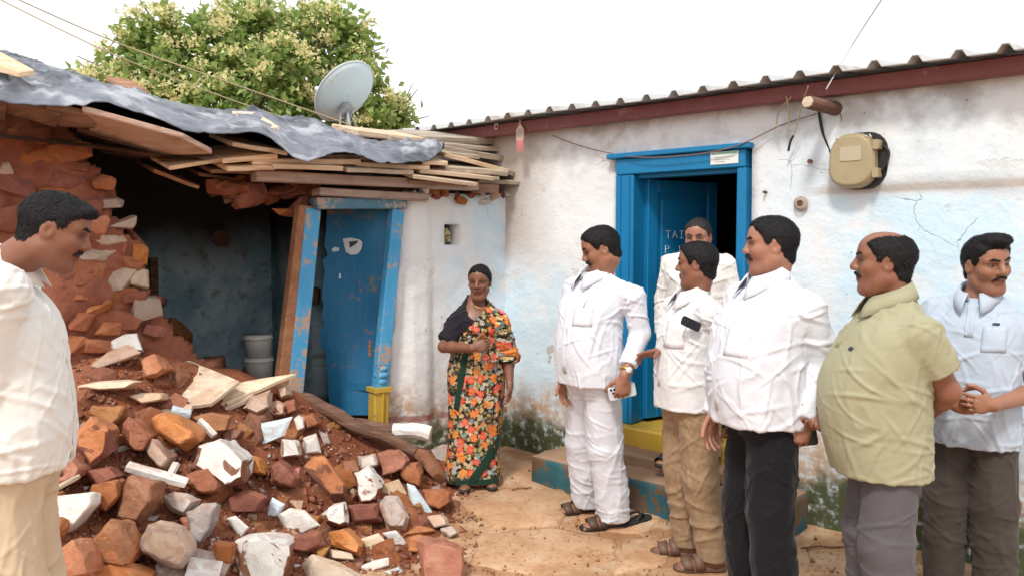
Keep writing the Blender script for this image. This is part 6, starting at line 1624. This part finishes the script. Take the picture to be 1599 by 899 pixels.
    def phone(s, sd, label, mat, off=(.055, .0, .02), size=(.15, .073, .009), lens=True, tilt=0.0, flip=1):
        a = s.arms[sd]; d, n, ac = a['hd_'], a['palm_'], a['ac_']; hk = a['hk']; W_ = a['wrist']
        c = W_ + d * off[0] * hk + ac * off[1] * hk + n * off[2] * hk
        ct, st_ = math.cos(tilt), math.sin(tilt); L_ = d * ct + ac * st_; B_ = ac * ct - d * st_
        return make_phone(s.world(c), s.wdir(L_), s.wdir(B_), s.wdir(n) * flip, label, mat, size)
def make_phone(c, L_, B_, n, label, mat, size=(.15, .073, .009)):
    e = empty('phone', tuple(c), label, 'phone')
    pts = rrect(size[0], size[1], .012, 4)
    def slab(pts, q0, q1, cc=c):
        P = [cc + L_ * x + B_ * y + n * q0 for x, y in pts] + [cc + L_ * x + B_ * y + n * q1 for x, y in pts]; k = len(pts)
        return P, [tuple(range(k - 1, -1, -1)), tuple(range(k, 2 * k))] + [(i, (i + 1) % k, (i + 1) % k + k, i + k) for i in range(k)]
    def fix(o):
        bm = bmesh.new(); bm.from_mesh(o.data); bmesh.ops.recalc_face_normals(bm, faces=bm.faces); bm.to_mesh(o.data); bm.free(); return o
    bevel(fix(obj('case', *slab(pts, -size[2] / 2, size[2] / 2), MAT[mat], e)), .002, 2)
    fix(obj('screen', *slab([(x * .94, y * .92) for x, y in pts], -size[2] / 2 - .0006, -size[2] / 2 + .001), MAT['lens_dark'], e))
    cc = c + L_ * (size[0] / 2 - .024) + B_ * (size[1] / 2 - .024)
    cb = fix(obj('camera_bump', *slab(rrect(.036, .036, .009, 4), size[2] / 2 - .001, size[2] / 2 + .0025, cc), MAT[mat], e))
    for x, y in ((.009, .008), (-.009, .008), (0, -.009)):
        p = cc + L_ * x + B_ * y + n * (size[2] / 2)
        MB().tube([p, p + n * .0045], .0062, 10).build('lens', MAT['lens_dark'], cb)
    return e
plain('eye_white', (.33, .28, .25), .4); plain('eye_dark', (.014, .009, .007), .2)
def HD(P, px, py, y): return tuple(P.local(at(px, py, y)) / P.k)
def FT(P, px, py, ang, z=0.0):
    q = P.local(on_plane(px, py, (0, 0, float(P.root.location[2])), ZZ)) / P.k; return (q[0], q[1], ang) if not z else (q[0], q[1], ang, z)
def std_feet(a=12, st=.0): return {1: (st, .11, a), -1: (-st, -.11, -a)}
T0 = [(.78, 0, .105, .155), (.9, 0, .12, .165), (1.02, .02, .13, .165), (1.15, .02, .125, .16), (1.28, .005, .12, .165), (1.345, -.008, .1, 0.133), (1.395, -.018, 0.067, 0.093), (1.43, -.02, .05, .06)]

# ---- man in all white, looking down, phone in hand
P = Person('man in white shirt and white trousers looking down, pale phone in his hand', .448, 4.38, gz(.448, 4.38), (-.83, -.56), 1.70, 'skin_a')
ar = {1: dict(shoulder=HD(P, 988, 464, 4.24), elbow=HD(P, 999, 522, 4.25), wrist=HD(P, 975, 586, 4.15), hd=(.15, .0, -1), palm=(-.45, -1, 0), curl=[.75, .8, .85, .9], thumbcurl=.8),
      -1: dict(elbow=HD(P, 893, 520, 4.5), wrist=HD(P, 884, 588, 4.42), hd=(.1, 0, -1), curl=.4)}
TW = [(.78, 0, .12, .165), (.9, .015, .155, .18), (1.02, .03, .165, .182), (1.15, .03, .155, .18), (1.28, .01, .135, .182), (1.345, -.01, .105, 0.142), (1.395, -.02, 0.067, 0.093), (1.43, -.02, .05, .06)]
P.body(HD(P, 938, 390, 4.36), math.radians(-34), .34, 0, sh_y=.18, torso=TW, arms=ar, feet={1: FT(P, 957, 823, -22), -1: FT(P, 917, 800, -22)}, nose=.9, headscale=1.0, neck_r=.06, jaw=1.06)
P.hair('short', seed=3)
P.shirt('cloth_white_blue', .835, 'long', cuff=.75, keys=[(0.83, 0.015, 0.1568, 0.186), (0.93, 0.028, 0.1596, 0.1814), (1.02, 0.034, 0.1596, 0.1767), (1.15, 0.03, 0.1472, 0.1721), (1.28, 0.01, 0.1283, 0.1721), (1.345, -0.01, 0.0997, 0.1339), (1.395, -0.02, 0.0636, 0.0865), (1.43, -0.02, 0.0475, 0.0558)], seed=4)
P.collar('cloth_white_blue'); P.patch('placket', [(-.016, .9), (.016, .9), (.016, 1.4), (-.016, 1.4)], 'cloth_white_blue', n=10)
P.patch('pocket', [(.05, 1.16), (.15, 1.16), (.15, 1.29), (.05, 1.29)], 'cloth_white_blue'); P.patch('pen', [(.1, 1.26), (.105, 1.26), (.105, 1.3), (.1, 1.3)], 'steel_grey', off=.004)
P.trousers('cloth_white_blue', 1.0, (.104, .095, .088), .05, 5, pel=(.132, .165), cx=.01)
P.sandals(); P.phone(1, 'pale phone with three camera lenses held by the man in white', 'phone_pale', (.085, -.005, .022), tilt=1.25, flip=-1)
a = P.arms[1]; wr = a['wrist']; dW = unit(a['wrist'] - a['elbow']); c0 = wr - dW * .03; u_ = unit(np.cross(dW, (0, 1, .2))); v_ = np.cross(dW, u_)
wt = [c0 + (u_ * math.cos(t) + v_ * math.sin(t)) * .034 for t in np.linspace(0, 2 * math.pi, 25)]
mb = MB().tube(wt, .0055, 6); wa = P.emit('wrist_watch', mb.v, mb.f, MAT['gold']); 
fc = c0 + unit(a['palm_'] * -1 + np.array([0, .3, .2])) * .035; fn_ = unit(fc - c0)
mb = MB().tube([fc - fn_ * .004, fc + fn_ * .006], .017, 14); P.emit('dial', mb.v, mb.f, MAT['card_white'], wa)
PW = P

# ---- man in white shirt and khaki trousers, arm out
P = Person('man in white shirt and khaki trousers with one arm held out', .885, 3.95, gz(.885, 3.95), (-.96, -.28), 1.61, 'skin_b')
ar = {-1: dict(elbow=HD(P, 1062, 556, 4.1), wrist=HD(P, 1032, 549, 3.97), hd=tuple(P.local(at(1000, 553, 3.93)) - P.local(at(1032, 549, 3.97))), palm=(0, .5, -1), curl=[.1, .25, .4, .5], thumbcurl=.5, cuff=.35),
      1: dict(elbow=HD(P, 1150, 560, 3.85), wrist=HD(P, 1148, 640, 3.8), hd=(.1, 0, -1), curl=.4)}
P.body(HD(P, 1088, 414, 3.93), math.radians(-40), .02, .04, sh_y=.175, torso=T0, arms=ar, feet={-1: FT(P, 1072, 866, -25), 1: FT(P, 1110, 889, -18)}, nose=1.1, cheek=.9, headscale=.97, neck_r=.058)
P.hair('short', seed=8, moust=False, line=[-.085, -.088, -.085, -.07, -.035, .022, .026, -.006, -.004, .03, .05, .07, .085, .097])
P.shirt('cloth_white', .835, 'long', keys=[(0.83, 0.01, 0.1425, 0.1721), (0.93, 0.018, 0.1425, 0.1693), (1.02, 0.022, 0.1406, 0.1655), (1.15, 0.02, 0.133, 0.1628), (1.28, 0.005, 0.1235, 0.1655), (1.345, -0.01, 0.0978, 0.1293), (1.395, -0.02, 0.0636, 0.0865), (1.43, -0.02, 0.0475, 0.0558)], seed=14)
P.collar('cloth_white'); P.patch('placket', [(-.016, .9), (.016, .9), (.016, 1.3), (-.016, 1.3)], 'cloth_white', n=10)
pk = P.patch('pocket', [(.035, 1.1), (.14, 1.1), (.14, 1.24), (.035, 1.24)], 'cloth_white', off=.006)
P.trousers('cloth_khaki', 1.0, (.1, .082, .07), .055, 15, pel=(.13, .165), bunch=.012)
P.sandals('sandal_tan', 'sandal_tan', 2)
hp_ = P.shirt_o; pc = at(1079, 505, 3.735)
make_phone(pc, unit((-.75, -.1, .35)), unit((.3, -.1, .9)), unit((-.45, -.88, .1)), 'dark phone sticking out of the white shirt pocket', 'phone_dark', (.1, .045, .012))

# ---- man in striped shirt standing on the doorstep
P = Person('man in pale striped shirt standing in the blue doorway', 1.12, 4.83, .275, (-.5, -.866), 1.52, 'skin_c', .0056)
ar = {1: dict(elbow=(-.02, .25, 1.1), wrist=(.03, .24, .86), hd=(.1, 0, -1), curl=.4), -1: dict(elbow=(-.02, -.25, 1.1), wrist=(.03, -.24, .86), hd=(.1, 0, -1), curl=.4)}
P.body(HD(P, 1090, 372, 4.8), math.radians(2), .16, 0, sh_y=.19, torso=T0, arms=ar, feet={1: (.05, .12, 10), -1: (.12, -.12, -12)}, headscale=1.06, neck_r=.06, jaw=1.05)
P.hair('short', seed=12, moust=True, grow=.007, mat='hair_grey')
P.shirt('cloth_stripe', .83, 'long', keys=[(0.83, 0.01, 0.1425, 0.1805), (0.93, 0.018, 0.1425, 0.1786), (1.02, 0.022, 0.1406, 0.1757), (1.15, 0.02, 0.133, 0.1757), (1.28, 0.005, 0.1235, 0.1805), (1.345, -0.01, 0.0978, 0.1425), (1.395, -0.02, 0.0636, 0.0969), (1.43, -0.02, 0.0475, 0.057)], seed=24)
P.collar('cloth_stripe'); P.patch('placket', [(-.016, .9), (.016, .9), (.016, 1.3), (-.016, 1.3)], 'cloth_stripe', n=10)
P.trousers('cloth_khaki', 1.0, (.1, .08, .07), .055, 25); P.sandals('sandal_black')

# ---- man in white shirt and black trousers
P = Person('man in white shirt and black trousers with a moustache, seen from his side', 1.085, 3.42, gz(1.085, 3.42), (-.965, -.26), 1.73, 'skin_c', .0053)
ar = {1: dict(shoulder=HD(P, 1262, 484, 3.28), elbow=HD(P, 1283, 565, 3.32), wrist=HD(P, 1256, 652, 3.26), hd=(.25, .0, -1), palm=(-.5, -1, 0), curl=[.7, .75, .8, .85], thumbcurl=.7, fat=1.08),
      -1: dict(elbow=HD(P, 1128, 560, 3.62), wrist=HD(P, 1113, 644, 3.52), hd=(.1, 0, -1), curl=[.3, .4, .45, .5], palm=(-.3, 1, 0))}
TB = [(.78, 0, .12, .17), (.9, .02, .16, .19), (1.02, .035, .175, .195), (1.15, .03, .168, .195), (1.28, .012, .145, .195), (1.345, -.008, .112, 0.150), (1.395, -.02, 0.071, 0.102), (1.43, -.02, .055, .065)]
P.body(HD(P, 1203, 385, 3.42), math.radians(-25), .0, 0, sh_y=.19, torso=TB, arms=ar, feet=std_feet(), nose=.85, cheek=1.12, headscale=1.0, neck_r=.062, jaw=1.1)
P.hair('short', seed=17)
P.shirt('cloth_white_blue', .83, 'long', keys=[(0.82, 0.02, 0.1691, 0.1927), (0.93, 0.034, 0.1767, 0.1927), (1.02, 0.04, 0.1786, 0.1927), (1.15, 0.034, 0.1691, 0.1927), (1.28, 0.014, 0.1444, 0.188), (1.345, -0.008, 0.1092, 0.1476), (1.395, -0.02, 0.0703, 0.0996), (1.43, -0.02, 0.0522, 0.0611)], seed=34, amp=.009, crease=.008)
P.collar('cloth_white_blue', r=.074); P.patch('placket', [(-.016, .9), (.016, .9), (.016, 1.38), (-.016, 1.38)], 'cloth_white_blue', n=10); P.patch('pocket', [(.05, 1.14), (.16, 1.14), (.16, 1.27), (.05, 1.27)], 'cloth_white_blue')
P.trousers('cloth_black', 1.0, (.104, .092, .08), .03, 35, pel=(.142, .168), cx=.01, amp=.005)
P.sandals('sandal_black'); P.phone(1, 'dark phone held at the thigh by the man in black trousers', 'phone_dark', (.085, .0, .024), tilt=1.2, flip=-1)

# ---- man in olive polo, arm behind his back
P = Person('balding man in olive green polo shirt and grey trousers, arm behind his back', 1.455, 3.08, gz(1.455, 3.08), (-.99, .1), 1.655, 'skin_b', .0051)
ar = {1: dict(shoulder=HD(P, 1436, 526, 2.93), elbow=HD(P, 1479, 610, 2.95), wrist=HD(P, 1448, 645, 3.12), hd=(-.1, -1, -.3), palm=(-1, .2, 0), curl=.5, cuff=.62, fat=1.15),
      -1: dict(elbow=HD(P, 1330, 570, 3.28), wrist=HD(P, 1305, 645, 3.2), hd=(.55, .1, -.35), palm=(-.2, .5, .8), curl=[.5, .6, .7, .8], cuff=.6, thumbcurl=.2)}
TO = [(.72, 0, .12, .165), (.85, .02, .16, .175), (.97, .045, .185, .18), (1.1, .045, .185, .18), (1.22, .02, .16, .18), (1.3, .0, .13, 0.163), (1.37, -.012, 0.081, 0.105), (1.43, -.02, 0.051, .07)]
P.body(HD(P, 1379, 411, 3.08), math.radians(-14), -.04, 0, sh_y=.185, torso=TO, arms=ar, feet=std_feet(), nose=1.15, headscale=1.04, neck_r=.062, jaw=1.05)
P.hair('bald', seed=22, mous=.75)
P.shirt('cloth_olive', .735, 'short', keys=[(.73, .012, .165, .188), (.85, .035, .18, .188), (.97, .05, .192, .19), (1.1, .048, .19, .19), (1.22, .022, .165, .188), (1.3, .0, .135, 0.169), (1.37, -.012, 0.086, 0.108), (1.43, -.02, 0.051, .07)], seed=44, cuff=.62)
P.collar('cloth_olive', r=.074, tip=.04, drop=.05); P.patch('placket', [(-.018, 1.2), (.018, 1.2), (.018, 1.42), (-.018, 1.42)], 'cloth_olive', n=8)
P.patch('logo', [(.09, 1.2), (.11, 1.2), (.11, 1.212), (.09, 1.212)], 'logo_dark', n=2, off=.004)
P.trousers('cloth_grey', .98, (.104, .095, .082), .03, 45, pel=(.13, .158), cx=.0)
P.sandals('sandal_black')
o_ = P.arms[-1]

# ---- smiling man in pale blue polo
P = Person('smiling man in pale blue grey polo shirt and dark trousers, hands clasped', 2.085, 3.58, gz(2.085, 3.58), (-.66, -.75), 1.64, 'skin_a', .0052)
ar = {1: dict(shoulder=HD(P, 1604, 522, 3.5), elbow=HD(P, 1618, 612, 3.45), wrist=HD(P, 1550, 632, 3.27), hd=tuple(P.local(at(1500, 628, 3.22)) - P.local(at(1550, 632, 3.27))), palm=(-1, 0, -.1), curl=[.75, .8, .85, .9], thumbcurl=.9, cuff=.6),
      -1: dict(elbow=HD(P, 1462, 600, 3.55), wrist=HD(P, 1478, 626, 3.36), hd=tuple(P.local(at(1520, 636, 3.28)) - P.local(at(1478, 626, 3.36))), palm=(-1, 0, .2), curl=[.6, .7, .75, .8], thumbcurl=.9, cuff=.6)}
P.body(HD(P, 1540, 414, 3.55), math.radians(50), .1, .1, sh_y=.175, torso=T0, arms=ar, feet=std_feet(), nose=1.25, cheek=1.15, headscale=1.06, neck_r=.056, smile=True, jaw=.94)
P.hair('quiff', seed=27, mous=.6)
P.shirt('cloth_palegrey', .735, 'short', keys=[(.73, .0, .145, .18), (.85, .01, .15, .18), (.97, .022, .15, .175), (1.1, .02, .145, .175), (1.22, .01, .135, .178), (1.3, -.002, .12, 0.163), (1.37, -.012, 0.081, 0.105), (1.43, -.02, 0.051, .07)], seed=54, cuff=.6)
P.collar('cloth_palegrey', r=.07); P.patch('placket', [(-.018, 1.2), (.018, 1.2), (.018, 1.4), (-.018, 1.4)], 'cloth_palegrey', n=8)
P.patch('pocket', [(.05, 1.14), (.14, 1.14), (.14, 1.25), (.05, 1.25)], 'cloth_palegrey'); P.patch('logo', [(.085, 1.255), (.11, 1.255), (.11, 1.264), (.085, 1.264)], 'logo_dark', n=2, off=.004)
P.trousers('cloth_browngrey', .98, (.104, .095, .085), .03, 55, pel=(.125, .165)); P.sandals('sandal_black')

# ---- man at the left edge, head bowed
P = Person('man in untucked white shirt and beige trousers bowing his head at the rubble', -1.56, 2.42, gz(-1.56, 2.42), (.955, .295), 1.84, 'skin_b', .0051)
ar = {-1: dict(shoulder=HD(P, 0, 455, 2.24), elbow=HD(P, -30, 595, 2.24), wrist=HD(P, -75, 690, 2.26), hd=(.1, 0, -1), curl=.4), 1: dict(elbow=(-.04, .25, 1.1), wrist=(.0, .25, .86), hd=(.1, 0, -1), curl=.4)}
P.body(HD(P, 86, 361, 2.42), math.radians(4), .34, 0, sh_y=.19, torso=T0, arms=ar, feet=std_feet(), sh_z=1.36, headscale=.865, neck_r=.055, jaw=1.05)
P.hair('fringe', seed=31, grow=.009, mous=.7)
P.shirt('cloth_cream_white', .868, 'long', keys=[(.86, .01, .145, .19), (.98, .02, .15, .2), (1.06, .02, .147, .195), (1.15, .014, .142, .19), (1.28, .004, .13, .188), (1.345, -.008, .108, 0.146), (1.395, -.018, 0.067, 0.098), (1.43, -.02, .05, .06)], seed=64, amp=.006)
P.collar('cloth_cream_white'); P.patch('placket', [(-.016, .95), (.016, .95), (.016, 1.36), (-.016, 1.36)], 'cloth_cream_white', n=10)
P.trousers('cloth_beige', 1.02, (.104, .1, .085), .05, 65, pel=(.14, .175), cx=.005); P.sandals('sandal_brown')

# ---- woman in a flowered saree
P = Person('woman in black blouse and flowered saree standing before the wall', -.235, 5.2, gz(-.235, 5.2), (.1, -1), 1.475, 'skin_d', .005)
TF = [(.72, -.01, .12, .165), (.86, -.01, .135, .185), (1.0, .0, .118, .155), (1.1, .01, .115, .145), (1.22, .02, .125, .155), (1.3, .005, .105, 0.144), (1.37, -.01, 0.068, 0.087), (1.43, -.02, 0.043, .06)]
ar = {-1: dict(shoulder=HD(P, 714, 505, 5.18), elbow=HD(P, 693, 541, 5.1), wrist=HD(P, 737, 543, 4.96), hd=tuple(P.local(at(770, 536, 4.97)) - P.local(at(737, 543, 4.96))), palm=(-1, .1, -.2), curl=[.5, .6, .7, .8], cuff=.8, hsize=1.02, fat=1.05, thumbcurl=.6),
      1: dict(shoulder=HD(P, 779, 505, 5.18), elbow=HD(P, 794, 556, 5.2), wrist=HD(P, 796, 600, 5.12), hd=(.15, 0, -1), curl=.5, cuff=.45)}
P.body(HD(P, 749, 441, 5.17), math.radians(-16), .08, 0, torso=TF, arms=ar, feet={1: (.03, .07, 14), -1: (.07, -.07, -12)}, headscale=1.05, neck_r=.043, sh_z=1.275, trap=.78, female=True, jaw=.86, hips=.075)
P.hair('bun', seed=41, moust=False, grow=.008, line=[-.06, -.062, -.06, -.05, -.03, -.01, .0, .012, .026, .036, .05, .066, .078, .095])
k = P.k
# blouse with short sleeves and a low neckline
def neckcut(g):
    g.ell(np.array([.11, .0, 1.38]) * k, np.array([.15, .085, .14]) * k, None, .01, True)
P.shirt('cloth_blouse', 1.03, 'short', ease=.006, cuff=.8, keys=TF, seed=74, amp=.003, name='blouse', hemcut=neckcut, vox=.006, crease=.002)
def skirt(g):
    g.loft([(.035 * k, .03 * k, -.03 * k, .165 * k, .215 * k), (.15 * k, .025 * k, -.028 * k, .16 * k, .2 * k), (.4 * k, .01 * k, -.012 * k, .155 * k, .195 * k), (.65 * k, .0, 0, .16 * k, .205 * k), (.85 * k, -.008 * k, 0, .158 * k, .208 * k), (1.0 * k, .0, 0, .14 * k, .18 * k), (1.06 * k, .005 * k, 0, .132 * k, .165 * k)], 0, .02)
sk = P.garment('saree_skirt', skirt, 'saree_print', .0062, .005, 81, (11, 11, 1.2), .008, None, (-.24, -.28, .0), (.26, .28, 1.0), None, True)
def pallu(g):
    g.loft([(z, cx, cy, rx, ry) for z, cx, cy, rx, ry in P.torso if z > .9 * k], .024 * k, .02, z0=.98 * k)
    S, E_ = P.sh[1], P.arms[1]['elbow']; W_ = P.arms[1]['wrist']
    g.cone(S, E_, .078 * k, .074 * k, .03); e = E_ + (W_ - E_) * .3; g.cone(E_, e + (W_ - E_) * .1, .074 * k, .07 * k, .02, cut=(e, unit(W_ - E_)))
    nb = P.nb
    g.cone(nb + np.array([0, .05, -.015]) * k, S, .055 * k, .07 * k, .04 * k)
    # free edge running from the neck down to the other side
    a_, b_ = np.array([.1, .11, 1.38]) * k, np.array([.1, -.16, 1.06]) * k; t_ = unit(b_ - a_); n_ = unit(np.cross(t_, (1, 0, 0))); n_ = n_ if n_[2] > 0 else -n_
    g.half(a_, n_)
pal = P.garment('saree_drape', pallu, 'saree_print', .0062, .005, 91, (8, 8, 5), .008, None, (-.24, -.28, .8), (.26, .3, 1.32), None, True)
# dark green border bands
P.patch('border', [(-.135, .52), (-.1, .5), (-.015, .985), (-.055, .99)], 'cloth_green', sk, .004, .003, (1, -.15, 0), sk, 12)
P.patch('border', [(-.09, .06), (-.03, .05), (.17, .3), (.165, .39)], 'cloth_green', sk, .004, .003, (1, .1, 0), sk, 12)
P.patch('border', [(-.14, .035), (.16, .035), (.16, .07), (-.14, .07)], 'cloth_green', sk, .004, .003, (1, 0, 0), sk, 14)
P.patch('border', [(.03, 1.225), (.052, 1.225), (-.11, 1.06), (-.13, 1.065)], 'gold' if False else 'straw', pal, .004, .003, (1, 0, 0), pal, 10) if False else None
# necklace and ear studs
nk = [P.hp(-.02, 0, -.1) + np.array([.05 + .045 * math.cos(t), .0 + .062 * math.sin(t), -.045 * (1 + math.cos(t)) * .9 - .0]) * k for t in np.linspace(-2.2, 2.2, 24)]
mb = MB().tube(nk, .0022, 5); P.emit('necklace', mb.v, mb.f, MAT['gold'])
for y in (1, -1):
    p = P.hp(-.004, .084 * y, -.026); mb = MB().tube([p - np.array([0, .003, 0]), p + np.array([0, .003, 0])], .006, 8); P.emit('ear_stud', mb.v, mb.f, MAT['gold'])
P.sandals('sandal_black', straps=1)

# ---- loose slipper on the ground
def loose_slipper(px, py, d, label):
    c = gp(px, py) + ZZ * .004; d = unit((*d, 0)); e_ = np.array([-d[1], d[0], 0])
    root = empty('slipper', tuple(c), label, 'slipper')
    ol = [(-.12, 0), (-.11, .03), (-.06, .036), (.0, .033), (.06, .043), (.1, .042), (.13, .022), (.135, -.01), (.11, -.036), (.06, -.042), (0, -.034), (-.06, -.034), (-.11, -.026)]; n = len(ol)
    V = [c + d * x + e_ * y + ZZ * z for z in (0, .02) for x, y in ol]
    obj('sole', V, [tuple(range(n - 1, -1, -1)), tuple(range(n, 2 * n))] + [(i, (i + 1) % n, (i + 1) % n + n, i + n) for i in range(n)], MAT['black_rubber'], root)
    for sg in (1, -1):
        MB().tube(catmull([c + d * .07 + ZZ * .02, c + d * .05 + e_ * .018 * sg + ZZ * .05, c + d * .0 + e_ * .034 * sg + ZZ * .045, c - d * .03 + e_ * .036 * sg + ZZ * .015]), .008, 6).build('strap', MAT['sandal_black'], root, True)
loose_slipper(991, 818, (.75, .65), 'black slipper lying on the ground behind the man in white')
